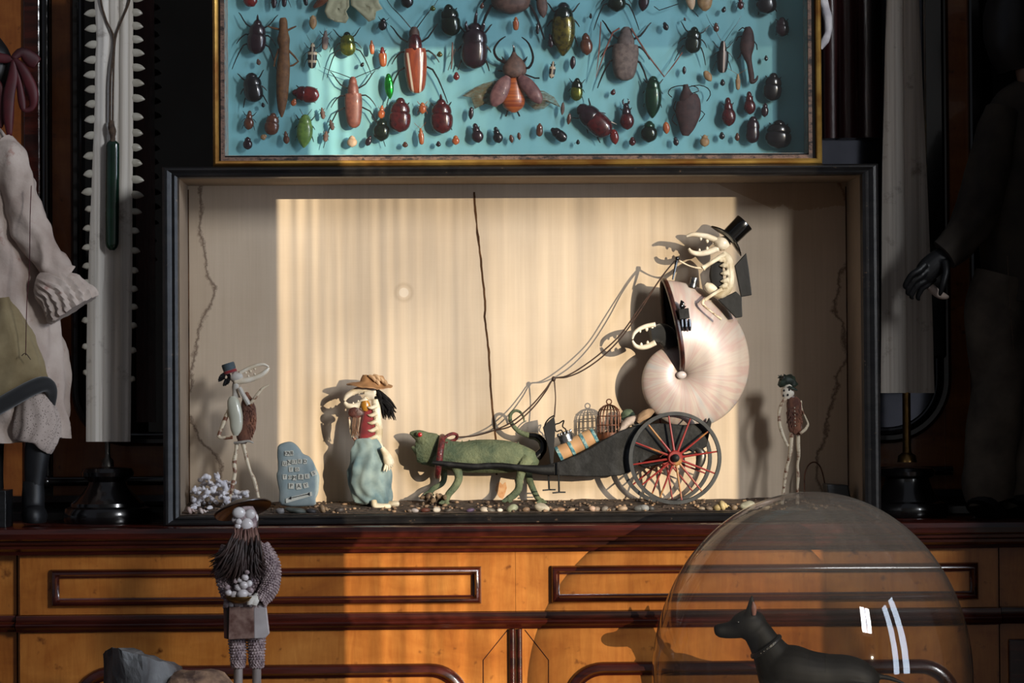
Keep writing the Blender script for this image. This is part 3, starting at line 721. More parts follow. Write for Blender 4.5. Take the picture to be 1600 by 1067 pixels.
def membrane():
    s = NT('insect_membrane'); tr = s.add('ShaderNodeBsdfTransparent'); mx = s.add('ShaderNodeMixShader')
    v = s.noise(s.coord('Object', (1, 1, 3)), 110, 4, 0.6); s.link(s.ramp(v, [(0.35, (150, 138, 92)), (0.65, (104, 84, 56))]), s.b.inputs['Base Color']); s.setp(Roughness=0.4)
    s.link(s.ramp(v, [(0.4, (0.25, 0.25, 0.25, 1)), (0.66, (0.75, 0.75, 0.75, 1))]), mx.inputs[0]); s.link(tr.outputs[0], mx.inputs[1]); s.link(s.b.outputs[0], mx.inputs[2])
    s.link(mx.outputs[0], s.out.inputs['Surface']); return s.m
IM['membrane'] = membrane()
def banded():
    """brown wing cases with a white streak down each outer side"""
    s = NT('insect_white_streaked'); tc = s.add('ShaderNodeTexCoord'); sp = s.add('ShaderNodeSeparateXYZ'); s.link(tc.outputs['Object'], sp.inputs[0])
    ax = s.math('ABSOLUTE', sp.outputs[0]); z = s.add('ShaderNodeMapRange'); z.inputs[1].default_value = -0.042; z.inputs[2].default_value = 0.010
    z.inputs[3].default_value = 0.0045; z.inputs[4].default_value = 0.0098; s.link(sp.outputs[2], z.inputs[0])
    d = s.math('ABSOLUTE', s.math('SUBTRACT', ax, z.outputs[0])); line = s.math('LESS_THAN', d, 0.0013)
    low = s.math('LESS_THAN', sp.outputs[2], 0.009)
    base = s.ramp(s.noise(s.coord('Object', (5, 1, 1)), 60, 3), [(0.3, (158, 74, 40)), (0.7, (112, 44, 32))])
    s.link(s.mix(s.math('MULTIPLY', line, low), base, (226, 208, 186)), s.b.inputs['Base Color']); s.setp(Roughness=0.3)
    s.b.inputs['Coat Weight'].default_value = 0.5; return s.m
IM['streak'] = banded()
M['pin'] = M['steel']

KINDS = {  # (elytra share, thorax share, head share, elytra outline, thorax width, head width)
    'scarab': (0.56, 0.28, 0.16, [(0.0, 0.80), (0.12, 0.97), (0.4, 1.0), (0.7, 0.90), (0.9, 0.58), (1.0, 0.12)], 0.92, 0.48),
    'round': (0.70, 0.20, 0.10, [(0.0, 0.62), (0.2, 0.93), (0.5, 1.0), (0.8, 0.76), (1.0, 0.12)], 0.66, 0.40),
    'jewel': (0.70, 0.19, 0.11, [(0.0, 0.86), (0.15, 1.0), (0.5, 0.98), (0.8, 0.62), (1.0, 0.10)], 0.84, 0.56),
    'long': (0.64, 0.22, 0.14, [(0.0, 0.92), (0.2, 1.0), (0.6, 0.92), (0.9, 0.70), (1.0, 0.25)], 0.66, 0.48),
    'ground': (0.58, 0.24, 0.18, [(0.0, 0.62), (0.25, 0.95), (0.55, 1.0), (0.85, 0.66), (1.0, 0.10)], 0.64, 0.44),
    'stag': (0.54, 0.30, 0.16, [(0.0, 0.90), (0.3, 1.0), (0.7, 0.92), (0.9, 0.62), (1.0, 0.15)], 0.98, 0.62),
}
def lofted(mb, z0, z1, stops, wid, dep, yc, n=14, groove=0.0):
    """body lofted along -z; stops = [(t, width factor)]"""
    q = crom([(t, f) for t, f in stops], 3); rings = []
    for t, f in q:
        z = z0 + (z1 - z0) * t; f = max(f, 0.05); ring = []
        for j in range(n):
            a = 2 * PI * j / n + PI / n * 0
            x = math.sin(a); y = -math.cos(a)                     # a=0 : towards the viewer (-y)
            g = 1.0 - groove * max(0.0, 1 - abs(x) * 4) if y < 0 else 0.62
            ring.append((wid * f * x, yc + dep * (0.35 + 0.65 * f) * y * g, z))
        rings.append(ring)
    mb.grid(rings); return mb
def leg_pts(L, W, z, sx, reach, lift, bend, tarsus):
    a = Vector((sx * W * 0.36, 0.0008, z)); b = a + Vector((sx * reach * 0.52, -0.0006, lift * 0.5))
    c = b + Vector((sx * reach * 0.38, 0.0015, bend)); d = c + Vector((sx * reach * 0.18, 0.0012, tarsus))
    return [a, b, c, d]
INSECTS = []
def beetle(px, py, Lp, Wp, ang, body, kind='scarab', label='', legs=1.0, ant=0.0, horn=0, head=None, thorax=None, hind=1.0, h=0.012, antdir=0.35):
    k = S(BYP - h); L = Lp * k; W = Wp * k / 2
    loc = P(px, py, BYP - h)
    el, th, hd, outl, tw, hw = KINDS[kind]; dep = W * 0.62 + 0.0006
    big = Lp >= 27
    name = {'long': 'longhorn_beetle', 'jewel': 'jewel_beetle', 'stag': 'stag_beetle', 'ground': 'ground_beetle', 'round': 'leaf_beetle', 'scarab': 'scarab_beetle'}[kind]
    zt = L / 2; zh = zt - hd * L; ze = zh - th * L; zb = -L / 2
    mel, mth, mhd = IM[body], IM[thorax or body], IM[head or thorax or body]
    rot = (0, math.radians(ang), 0)
    def elytra(mb): return lofted(mb, ze + 0.03 * L, zb, outl, W, dep, 0, 16, 0.12)
    def thor(mb): return lofted(mb, zh + 0.02 * L, ze - 0.01 * L, [(0, 0.62), (0.25, 0.88), (0.65, 1.0), (0.9, 0.98), (1, 0.8)], W * tw, dep * 0.92, 0, 14)
    def hea(mb): return lofted(mb, zt, zh - 0.04 * L, [(0, 0.45), (0.3, 0.85), (0.7, 1.0), (1, 0.9)], W * hw, dep * 0.7, 0.0003, 12)
    lw = max(0.00045, W * 0.075)
    lps = []
    if legs:
        r = W * 1.05 * legs
        for sx in (-1, 1):
            lps.append(leg_pts(L, W, zh - 0.10 * L, sx, r, r * 0.55, r * 0.55, r * 0.2))
            lps.append(leg_pts(L, W, ze - 0.02 * L, sx, r, r * 0.1, -r * 0.35, -r * 0.3))
            lps.append(leg_pts(L, W, ze - 0.22 * L, sx, r * 0.9 * hind, -r * 0.35 * hind, -r * 0.75 * hind, -r * 0.5 * hind))
    aps = []
    if ant:
        for sx in (-1, 1):
            a0 = Vector((sx * W * hw * 0.5, -0.0003, zt - 0.02 * L))
            aps.append([a0, a0 + Vector((sx * ant * L * antdir * 0.7, -0.001, ant * L * 0.4)), a0 + Vector((sx * ant * L * antdir * 1.3, 0, ant * L * 0.7)), a0 + Vector((sx * ant * L * antdir * 1.7, 0.001, ant * L))])
    hps = []
    if horn == 1: hps.append([Vector((0, -dep * 0.3, zt - 0.02 * L)), Vector((0, -dep * 0.9, zt + 0.07 * L)), Vector((0, -dep * 0.7, zt + 0.14 * L))])
    if horn == 2:
        for sx in (-1, 1): hps.append([Vector((sx * W * 0.30, -dep * 0.2, zt - 0.04 * L)), Vector((sx * W * 0.42, -dep * 0.4, zt + 0.08 * L)), Vector((sx * W * 0.22, -dep * 0.4, zt + 0.16 * L))])
    if horn == 3:
        hps.append([Vector((0, -dep * 0.3, zt - 0.03 * L)), Vector((W * 0.06, -dep, zt + 0.14 * L)), Vector((W * 0.1, -dep * 0.9, zt + 0.26 * L))])
        for sx in (-1, 1): hps.append([Vector((sx * W * 0.55, -dep * 0.5, zh)), Vector((sx * W * 0.66, -dep * 0.8, zh + 0.10 * L)), Vector((sx * W * 0.62, -dep * 0.8, zh + 0.18 * L))])
    pin0 = Vector((0, 0.0004, ze - 0.05 * L)); pin1 = Vector((0, h, ze - 0.05 * L))
    if big:
        t = thing(name, label, 'beetle', loc, 'mounted insects in the gilt-edged case', rot)
        elytra(MB()).build('wing_cases', mel, t, True); thor(MB()).build('thorax', mth, t, True); hea(MB()).build('head', mhd, t, True)
        for q in lps: MB().tube(q, [lw * 1.3, lw * 1.1, lw * 0.8, lw * 0.5], 6, 2).build('leg', IM['leg'], t, True)
        for q in aps: MB().tube(q, [lw * 0.7, lw * 0.6, lw * 0.5, lw * 0.3], 5, 3).build('antenna', IM['leg'], t, True)
        for q in hps: MB().tube(q, [W * 0.16, W * 0.11, W * 0.03], 8, 3).build('horn', mhd, t, True)
        MB().tube([pin0, pin1], 0.0004, 5).build('pin', M['pin'], t, True)
    else:
        mb = MB(); elytra(mb); thor(mb); hea(mb)
        if Lp > 9:
            for q in lps: mb.tube(q, [lw * 1.2, lw, lw * 0.8, lw * 0.5], 5)
        for q in aps: mb.tube(q, lw * 0.5, 4, 2)
        mb.tube([pin0, pin1], 0.00035, 4)
        t = mb.build(name, mel, None); t.location = loc; t.rotation_euler = rot
        tag(t, label, 'beetle', 'mounted insects in the gilt-edged case')
    return t

B = beetle
B(401, 58, 54, 30, 4, 'plum', 'scarab', 'glossy plum-black beetle with spread forelegs at upper left of the insect case', 1.5, horn=1, hind=1.3)
B(395, 137, 46, 30, -8, 'black', 'stag', 'squat black dung beetle below the spread-legged plum beetle', 0.9)
B(478, 147, 42, 26, -82, 'red', 'scarab', 'glossy red beetle lying sideways, head to the left, beside the stick insect', 0.5, thorax='maroon')
B(389, 188, 30, 16, 5, 'brown', 'ground', 'bronze-brown beetle below the squat black dung beetle', 0.9)
B(425, 194, 35, 23, 8, 'brown', 'scarab', 'smooth chestnut beetle at the foot of the stick insect', 0.4)
B(387, 224, 20, 15, 0, 'plum', 'round', 'small plum beetle cut by the bottom edge at the left corner of the insect case', 0.3)
B(459, 160, 12, 9, 20, 'orange', 'round', 'tiny amber beetle under the sideways red beetle', 0)
B(476, 205, 52, 25, 3, 'lime', 'jewel', 'pale green jewel beetle standing near the bottom left of the insect case', 0.8, ant=0.2)
B(489, 35, 22, 12, 0, 'tan', 'jewel', 'small tan beetle right of the stick insect head, near the top', 0.5)
B(488, 87, 40, 15, 2, 'striped', 'long', 'black and cream striped longhorn right of the stick insect', 1.3, ant=0.35)
B(508, 63, 30, 11, 3, 'grey', 'long', 'narrow grey weevil above and right of the striped longhorn', 1.2, ant=0.2, antdir=0.05)
B(543, 69, 38, 25, -3, 'gold', 'scarab', 'yellow-green scarab with long trailing hind legs', 1.2, hind=2.0, thorax='gold', head='darkgreen')
B(412, 214, 10, 9, 60, 'tan', 'round', 'tiny tan beetle under the smooth chestnut beetle', 0)
B(447, 215, 20, 10, -6, 'brown', 'ground', 'small coppery beetle left of the pale green jewel beetle', 0.5)
B(504, 177, 18, 7, -8, 'dull', 'long', 'topmost of three small dark beetles left of the reddish longhorn legs', 0.8)
B(518, 195, 17, 7, -14, 'dull', 'long', 'middle one of three small dark beetles left of the reddish longhorn legs', 0.8)
B(509, 213, 17, 8, 6, 'dull', 'long', 'lowest of three small dark beetles left of the reddish longhorn legs', 0.8)
B(552, 160, 80, 28, -1, 'longhorn', 'long', 'large reddish-brown longhorn beetle with thin splayed legs at left centre', 1.9, ant=0.22, antdir=1.4, hind=1.6)
B(598, 38, 20, 14, 8, 'black', 'round', 'small round black beetle right of the pale moth wings', 0.8)
B(581, 74, 22, 8, -3, 'orange', 'long', 'slim orange beetle, the left one of the orange pair', 0.2)
B(598, 89, 31, 13, -3, 'orange', 'long', 'stout orange beetle, the right one of the orange pair', 0.5, thorax='red')
B(566, 101, 8, 6, 30, 'black', 'round', 'tiny black speck beetle right of the yellow-green scarab', 0)
B(404, 97, 10, 7, -15, 'dull', 'round', 'tiny brownish beetle under the plum-black beetle', 0)
B(411, 164, 8, 6, -15, 'black', 'round', 'tiny black beetle under the squat dung beetle', 0)
B(649, 94, 104, 36, -2, 'streak', 'long', 'largest longhorn with brown wing cases streaked white lengthwise', 1.5, ant=0.48, antdir=0.45, thorax='maroon', head='dull', hind=1.5)
B(608, 135, 40, 14, -4, 'jewel', 'jewel', 'brilliant emerald green jewel beetle left of the white-streaked longhorn', 0.2)
B(596, 203, 36, 26, 2, 'darkgreen', 'round', 'rounded dark beetle with a green sheen left of the maroon beetle', 0.2)
B(596, 175, 21, 11, 6, 'orange', 'ground', 'small orange-brown beetle above the rounded green-sheen beetle', 0.6)
B(625, 180, 54, 34, 2, 'maroon', 'scarab', 'hornless fat maroon scarab in the bottom row', 0.4)
B(690, 182, 54, 35, -2, 'maroon', 'scarab', 'fat maroon scarab with one short horn, right of the hornless one', 0.5, horn=1)
B(660, 169, 18, 12, 0, 'orange', 'round', 'small orange beetle between the two fat maroon scarabs', 0.9)
B(713, 119, 13, 10, 0, 'red', 'round', 'tiny red ladybird-like beetle right of the white-streaked longhorn', 0)
B(658, 213, 26, 9, -4, 'orange', 'long', 'small orange longhorn with raised antennae in the bottom row', 0.5, ant=0.35, antdir=0.5)
B(550, 221, 18, 16, 0, 'pale', 'round', 'pale round beetle under the large reddish-brown longhorn', 0)
B(576, 220, 17, 10, 22, 'plum', 'round', 'small plum beetle right of the pale round beetle', 0.2)
B(712, 219, 15, 12, 0, 'orange', 'round', 'round orange beetle on the bottom line under the horned maroon scarab', 0)
B(745, 208, 31, 19, -12, 'plum', 'ground', 'dark plum beetle with small head, left one of the dark pair in the bottom row', 0.3)
B(777, 211, 26, 16, -14, 'black', 'ground', 'black beetle with small head, right one of the dark pair in the bottom row', 0.3)
B(736, 177, 20, 8, 4, 'plum', 'jewel', 'slim dark beetle right of the horned maroon scarab', 0.6)
B(703, 32, 50, 32, -6, 'darkgreen', 'scarab', 'large blackish beetle with a green-gold gleam, upper middle', 0.4)
B(741, 72, 72, 42, 2, 'plum', 'stag', 'very large dark rhinoceros beetle with three horns, upper middle', 0.8, horn=3)
B(676, 13, 9, 9, 0, 'gold', 'round', 'tiny golden beetle near the top beside the green-gold gleaming beetle', 0)
B(687, 85, 9, 9, 0, 'copper', 'round', 'tiny coppery beetle right of the white-streaked longhorn thorax', 0)
B(753, 9, 10, 7, 10, 'brown', 'round', 'tiny brown beetle above the rhinoceros beetle horn', 0)
B(390, -2, 28, 22, -30, 'red', 'round', 'red beetle cut by the top edge at far left of the insect case', 0.2)
B(428, -2, 30, 9, 0, 'plum', 'long', 'left one of two dark beetles cut by the top edge above the stick insect', 0.8)
B(444, -4, 30, 9, 0, 'plum', 'long', 'right one of two dark beetles cut by the top edge above the stick insect', 1.2, hind=1.6)
B(477, -2, 22, 8, -8, 'black', 'long', 'thin black beetle cut by the top edge left of the pale moth', 0.4)
B(636, 0, 26, 20, -4, 'black', 'round', 'glossy black beetle cut by the top edge above the white-streaked longhorn', 0.2)
B(798, -8, 60, 62, 0, 'dull', 'scarab', 'big grey-black beetle cut by the top edge above the open-winged beetle', 1.0, hind=1.3)
B(847, 8, 40, 17, -6, 'dull', 'jewel', 'dark brown long beetle cut by the top edge left of the gold-green jewel beetle', 0)
B(880, 46, 84, 37, 1, 'copper', 'jewel', 'large gold-green jewel beetle with dark thorax, upper right of centre', 0.9, thorax='darkgreen', head='black')
B(916, 69, 35, 20, -4, 'brown', 'round', 'smooth egg-shaped brown beetle right of the gold-green jewel beetle', 0)
B(806, 37, 21, 10, 0, 'orange', 'long', 'small orange beetle directly above the open-winged beetle', 0.4)
B(840, 44, 19, 6, 2, 'black', 'long', 'thin black beetle left of the gold-green jewel beetle', 0.8)
B(923, 25, 9, 5, 0, 'black', 'round', 'tiny black beetle right of the gold-green jewel beetle head', 0)
B(860, 64, 22, 9, -6, 'plum', 'ground', 'small dark beetle tucked against the left of the gold-green jewel beetle', 0.4)
B(863, 109, 27, 10, 7, 'striped', 'long', 'small brown and cream beetle under the gold-green jewel beetle', 0.5)
B(895, 98, 21, 9, 5, 'plum', 'jewel', 'small dark beetle under the smooth egg-shaped beetle', 0.3)
B(901, 140, 36, 20, 4, 'gold', 'scarab', 'shiny gold-green beetle above the tilted maroon stag beetle', 0.8, thorax='darkgreen')
B(977, 84, 84, 42, 3, 'grey', 'long', 'large rough grey longhorn with very long bent antennae', 1.3, hind=1.2)
B(963, 2, 34, 30, 0, 'darkgreen', 'round', 'dark green beetle with dangling legs cut by the top edge', 1.1, hind=1.8)
B(1006, 2, 32, 17, 8, 'plum', 'jewel', 'plum beetle cut by the top edge right of the dark green one', 0)
B(1040, 41, 14, 9, -20, 'black', 'round', 'tiny black beetle left of the olive long-legged beetle', 0.3)
B(1119, 43, 15, 9, -4, 'brown', 'round', 'tiny brown beetle above the striped dark longhorn', 0.5)
B(1131, 15, 10, 7, 20, 'black', 'round', 'tiny black beetle near the top at right', 0.2)
B(1157, 5, 20, 10, 0, 'maroon', 'ground', 'small maroon beetle at the top above the tailed brown insect', 0.9)
B(1070, 30, 6, 4, -20, 'brown', 'round', 'speck of a brown beetle under the tan moth', 0)
B(1083, 63, 42, 27, 8, 'darkgreen', 'scarab', 'olive green long-legged beetle at upper right', 1.2, hind=1.2)
B(1129, 89, 50, 19, 2, 'midstripe', 'long', 'dark longhorn with a pale stripe and curving antennae at right', 1.2, ant=0.85, antdir=0.35)
B(1197, 91, 9, 6, 0, 'black', 'round', 'tiny black beetle at right of the tailed brown insect', 0)
B(1020, 152, 66, 27, 2, 'green', 'jewel', 'long dark green jewel beetle under the grey longhorn', 0.7)
B(1069, 110, 13, 6, 2, 'plum', 'jewel', 'tiny dark beetle under the olive green beetle', 0.2)
B(1106, 119, 19, 12, -32, 'tan', 'jewel', 'small tan beetle tilted left, above the brown leaf bug', 0)
B(1129, 129, 11, 8, 0, 'black', 'round', 'tiny black beetle above the right-hand maroon ground beetle', 0.3)
B(1153, 128, 25, 8, 0, 'tan', 'long', 'slim yellowish beetle beside the tail of the brown insect', 0.4, ant=0.5, antdir=0.9)
B(1138, 175, 45, 23, -2, 'maroon', 'ground', 'maroon ground beetle at lower right, the larger of the pair', 0.4)
B(1171, 161, 36, 19, -2, 'maroon', 'ground', 'maroon ground beetle at lower right, the smaller of the pair', 0.3)
B(1195, 172, 22, 12, 4, 'plum', 'round', 'small plum beetle right of the maroon ground beetle pair', 0.3)
B(1207, 136, 44, 30, 6, 'black', 'scarab', 'large black beetle in the shaded right end of the insect case', 0.4)
B(1176, 203, 42, 22, 4, 'plum', 'stag', 'purplish black beetle at the bottom right of the insect case', 0.4)
B(1216, 210, 44, 42, 4, 'black', 'scarab', 'broad black beetle in the bottom right corner of the insect case', 0.3)
B(1196, 2, 40, 34, -10, 'black', 'scarab', 'black beetle cut by the top edge at upper right', 0.5)
B(1222, 42, 30, 22, 0, 'plum', 'scarab', 'dark beetle lost in the shaded upper right end of the case', 0.5)
B(928, 188, 66, 36, -48, 'maroon', 'stag', 'large maroon stag beetle tilted with its head to the upper left', 0.7, thorax='plum')
B(979, 182, 42, 23, -3, 'maroon', 'ground', 'maroon beetle with two upright horns right of the tilted stag beetle', 0.4, horn=2, thorax='plum')
B(960, 214, 24, 14, -8, 'red', 'jewel', 'small red-brown beetle at the tail of the tilted stag beetle', 0)
B(988, 221, 14, 11, 0, 'maroon', 'round', 'tiny round maroon beetle on the bottom line', 0)
B(1014, 206, 34, 27, 4, 'darkgreen', 'round', 'round black beetle with a green gleam at the foot of the long green jewel beetle', 0.2, thorax='green')
B(1041, 200, 19, 11, -4, 'orange', 'jewel', 'small bronze beetle left of the brown leaf bug foot', 0.2)
B(1056, 221, 14, 9, -12, 'plum', 'round', 'tiny plum beetle under the brown leaf bug', 0.3)
B(1101, 220, 19, 15, 0, 'tan', 'round', 'small tan round beetle on the bottom line right of the leaf bug', 0.4)
B(1128, 212, 12, 9, -3, 'black', 'round', 'tiny black beetle below the larger maroon ground beetle', 0)
B(1152, 214, 13, 8, 0, 'brown', 'round', 'tiny brown beetle left of the purplish black beetle', 0)
B(843, 203, 21, 11, 3, 'brown', 'scarab', 'small brown beetle below the open-winged beetle', 0.4)
B(873, 210, 30, 17, -52, 'black', 'scarab', 'black beetle tilted to the left, below the open-winged beetle', 0)
B(799, 217, 13, 7, -10, 'brown', 'jewel', 'left one of two tiny brown beetles right of the dark pair', 0)
B(811, 213, 12, 6, -6, 'brown', 'jewel', 'right one of two tiny brown beetles right of the dark pair', 0)
B(879, 170, 20, 6, 5, 'dull', 'jewel', 'slim dull beetle at the wing tip of the open-winged beetle', 0)
B(889, 186, 18, 7, 8, 'brown', 'jewel', 'slim brown beetle left of the tilted stag beetle', 0)
B(903, 222, 8, 6, 0, 'black', 'round', 'tiny black beetle under the tilted stag beetle', 0)
B(958, 144, 10, 8, 20, 'maroon', 'round', 'tiny maroon beetle under the grey longhorn', 0)
B(633, 226, 9, 9, 0, 'brown', 'round', 'tiny brown beetle on the bottom line under the hornless maroon scarab', 0)
B(685, 225, 9, 8, 0, 'plum', 'round', 'tiny plum beetle on the bottom line under the horned maroon scarab', 0)
G_INS = 'mounted insects in the gilt-edged case'
YI = BYP - 0.014
# long bent antennae of the grey longhorn belong to it
for o in list(COL.objects):
    if o.get('label', '').startswith('large rough grey longhorn'): greylong = o
def world_part(name, pts, r, m, parent, res=3, n=6):
    """a part given in world points under a rotated thing"""
    mw = (Matrix.Translation(parent.location) @ parent.rotation_euler.to_matrix().to_4x4()).inverted()
    return MB().tube([mw @ Vector(p) for p in pts], r, n, res).build(name, m, parent, True)
for q in ([(968, 44), (958, 50), (945, 80), (931, 122), (936, 80), (939, 34)], [(986, 44), (992, 54), (1012, 86), (1038, 120), (1052, 102), (1066, 82)]):
    world_part('antenna', [P(x, y, YI - 0.004) for x, y in q], [0.0012, 0.0012, 0.0011, 0.001, 0.0009, 0.0007], IM['longhorn'], greylong, 1)
# the stick insect
st = thing('stick_insect', 'long brown stick-like grasshopper pinned upright at left of the case', 'insect', P(442, 110, YI), G_INS)
MB().limb([(442, 28, YI, 4.5, 4), (442.5, 34, YI, 6.5, 6), (443, 48, YI, 7, 7), (443, 62, YI, 10, 9), (444, 76, YI, 8, 8), (443, 100, YI, 10, 8), (442, 120, YI, 10.5, 8), (441, 150, YI, 9, 7), (440, 170, YI, 6, 5), (440, 183, YI, 1.5, 2)], 14, 4).build('body', IM['stick'], st)
for q in ([(437, 46), (427, 44), (418, 41)], [(448, 48), (456, 44), (463, 41)], [(436, 76), (430, 92), (428, 104)], [(450, 78), (460, 88), (466, 96), (458, 102), (450, 104)]):
    MB().tube([P(x, y, YI + 0.001) for x, y in q], [0.0016] + [0.0013] * (len(q) - 2) + [0.0008], 7).build('leg', IM['stick'], st)
MB().tube([P(443, 66, YI), P(443, 66, BYP)], 0.0004, 5).build('pin', M['pin'], st)
# the thin twig-like insect
tw = MB().tube([P(707, 66, YI), P(706.5, 86, YI), P(705, 108, YI)], [0.0010, 0.0015, 0.0008], 7, 3); tw.tube([P(706, 86, YI), P(706, 86, BYP)], 0.0004, 4)
for a, b in ((700, 110), (712, 76)): tw.tube([P(706, 92, YI), P(a, b, YI + 0.004)], 0.0004, 4)
tag(tw.build('twig_insect', IM['dull']), 'very thin brown twig-like insect left of the rhinoceros beetle', 'insect', G_INS)
# the beetle mounted with open wings
ob = thing('flower_beetle', 'big beetle mounted with opened pinkish wing cases and orange abdomen, centre of the case', 'beetle', P(803, 130, YI), G_INS)
MB().limb([(803, 78, YI, 1.5, 2), (803, 86, YI, 5, 5), (804, 96, YI, 14, 9), (804, 106, YI, 19, 11), (804, 116, YI, 17, 11), (804, 121, YI, 8, 8)], 14, 4).build('thorax', IM['dull'], ob)
MB().tube([P(803, 84, YI), P(803, 75, YI - 0.003), P(801, 70, YI - 0.004)], [0.002, 0.0014, 0.0005], 8, 3).build('horn', IM['leg'], ob)
for sx in (-1, 1):
    MB().tube([P(804 + sx * 14, 96, YI), P(804 + sx * 18, 92, YI - 0.001), P(804 + sx * 20, 88, YI - 0.002)], [0.002, 0.0012, 0.0003], 6).build('spine', IM['leg'], ob)
MB().limb([(803, 118, YI + 0.003, 6, 5), (803, 128, YI + 0.003, 12, 8), (802, 142, YI + 0.003, 17, 10), (802, 156, YI + 0.003, 19, 11), (802, 168, YI + 0.003, 15, 9), (802, 176, YI + 0.003, 4, 3)], 16, 4).build('abdomen', mat('insect_orange_abdomen', (196, 104, 48), (140, 60, 32), 50, (0.2, 1, 6), rough=0.35, coat=0.4), ob)
MB().limb([(794, 120, YI - 0.004, 5, 3), (788, 130, YI - 0.006, 11, 4), (780, 146, YI - 0.008, 13, 5), (774, 158, YI - 0.008, 10, 4), (771, 166, YI - 0.008, 3, 2)], 14, 4).build('wing_case', IM['pinkwing'], ob)
MB().limb([(812, 120, YI - 0.004, 5, 3), (820, 128, YI - 0.006, 10, 4), (833, 144, YI - 0.008, 11, 5), (841, 156, YI - 0.008, 8, 4), (844, 162, YI - 0.008, 2, 2)], 14, 4).build('wing_case', IM['pinkwing'], ob)
def wing(poly, nm, m, par, Y, rip=0.0016):
    mb = MB(); c = [P(x, y, Y) for x, y in poly]; ce = sum(c, Vector()) / len(c); rings = []
    for k in range(6):
        t = k / 5; rings.append([ce.lerp(p, max(t, 0.02)) + Vector((0, rip * math.sin(9 * t + 5 * i), 0)) for i, p in enumerate(c)])
    rr = [[p + Vector((0, 0.0005, 0)) for p in r] for r in rings]
    mb.grid(rings + rr[::-1]); return mb.build(nm, m, par, angle=180)
wing([(796, 124), (780, 124), (756, 130), (740, 138), (722, 150), (736, 152), (742, 170), (758, 162), (776, 168), (792, 150)], 'hind_wing', IM['membrane'], ob, YI + 0.004)
wing([(810, 124), (830, 140), (850, 142), (866, 152), (876, 168), (862, 160), (850, 170), (836, 172), (822, 160)], 'hind_wing', IM['membrane'], ob, YI + 0.004)
for q in ([(795, 100), (778, 92), (772, 78), (780, 64), (790, 57)], [(814, 104), (826, 106), (833, 90), (826, 68), (815, 58)]):
    MB().tube([P(x, y, YI - 0.002) for x, y in q], [0.0018, 0.0018, 0.0016, 0.0012, 0.0007], 7, 3).build('leg', IM['leg'], ob)
for q in ([(790, 112), (778, 110)], [(820, 116), (836, 122), (843, 122)], [(794, 172), (790, 182)], [(808, 174), (812, 182)]):
    MB().tube([P(x, y, YI + 0.004) for x, y in q], 0.0011, 6).build('leg', IM['leg'], ob)
MB().tube([P(803, 110, YI), P(803, 110, BYP)], 0.0005, 5).build('pin', M['pin'], ob)
# pale moth hanging from the top, tan moth, leaf bug, tailed insect
mo = thing('moth', 'pale greenish moth with ragged drooping wings cut by the top edge', 'moth', P(552, 0, YI), G_INS)
wing([(545, -24), (520, -22), (512, 0), (507, 18), (512, 28), (524, 34), (540, 36), (545, 28), (541, 18), (546, 10)], 'wing', IM['moth'], mo, YI - 0.002)
wing([(546, -24), (590, -20), (592, 4), (598, 14), (588, 18), (586, 30), (576, 34), (566, 24), (556, 14), (548, 8)], 'wing', IM['moth'], mo, YI - 0.004)
MB().limb([(536, -26, YI, 6, 6), (512, -8, YI, 8, 7), (500, 4, YI, 7, 6), (490, 12, YI, 2, 2)], 12, 3).build('body', IM['brown'], mo)
MB().tube([P(530, -20, YI), P(530, -20, BYP)], 0.0005, 5).build('pin', M['pin'], mo)
tm = thing('moth', 'tan mottled moth cut by the top edge at right', 'moth', P(1092, 2, YI), G_INS)
MB().limb([(1074, -18, YI, 5, 4), (1078, -4, YI, 8, 5), (1080, 8, YI, 6, 4), (1081, 15, YI, 2, 2)], 12, 3).build('wing', IM['pale'], tm)
MB().limb([(1098, -20, YI, 8, 5), (1101, -4, YI, 12, 7), (1101, 10, YI, 10, 6), (1100, 17, YI, 3, 2)], 12, 3).build('wing', IM['tan'], tm)
for q in ([(1080, 14), (1086, 20), (1091, 26)], [(1060, 6), (1030, 16), (1022, 10)]):
    MB().tube([P(x, y, YI) for x, y in q], 0.0006, 5).build('leg', IM['leg'], tm)
MB().tube([P(1098, 0, YI), P(1098, 0, BYP)], 0.0005, 5).build('pin', M['pin'], tm)
lb = thing('leaf_bug', 'angular dark brown leaf bug with curling antennae at lower right', 'insect', P(1072, 172, YI), G_INS)
MB().limb([(1071, 132, YI, 4, 4), (1072, 140, YI, 6, 5), (1073, 150, YI, 12, 7), (1076, 157, YI, 18, 8), (1075, 176, YI, 20, 8), (1074, 192, YI, 15, 7), (1072, 204, YI, 10, 5), (1071, 212, YI, 5, 3)], 10, 3).build('body', IM['leafbug'], lb)
for q in ([(1069, 134), (1060, 134), (1048, 138), (1044, 146), (1050, 152)], [(1076, 136), (1092, 133), (1106, 138), (1110, 148), (1104, 158)], [(1080, 146), (1092, 142), (1088, 136), (1080, 134)], [(1092, 160), (1094, 168), (1088, 174)], [(1092, 172), (1101, 178), (1092, 190)], [(1056, 158), (1052, 168), (1056, 176)], [(1054, 178), (1050, 188), (1058, 196)]):
    MB().tube([P(x, y, YI + 0.001) for x, y in q], 0.0007, 5, 2).build('leg' if q[0][1] > 140 else 'antenna', IM['leg'], lb)
MB().tube([P(1074, 160, YI), P(1074, 160, BYP)], 0.0005, 5).build('pin', M['pin'], lb)
ti = thing('water_scorpion', 'brown pear-shaped insect with a long hooked tail at right of the case', 'insect', P(1169, 80, YI), G_INS)
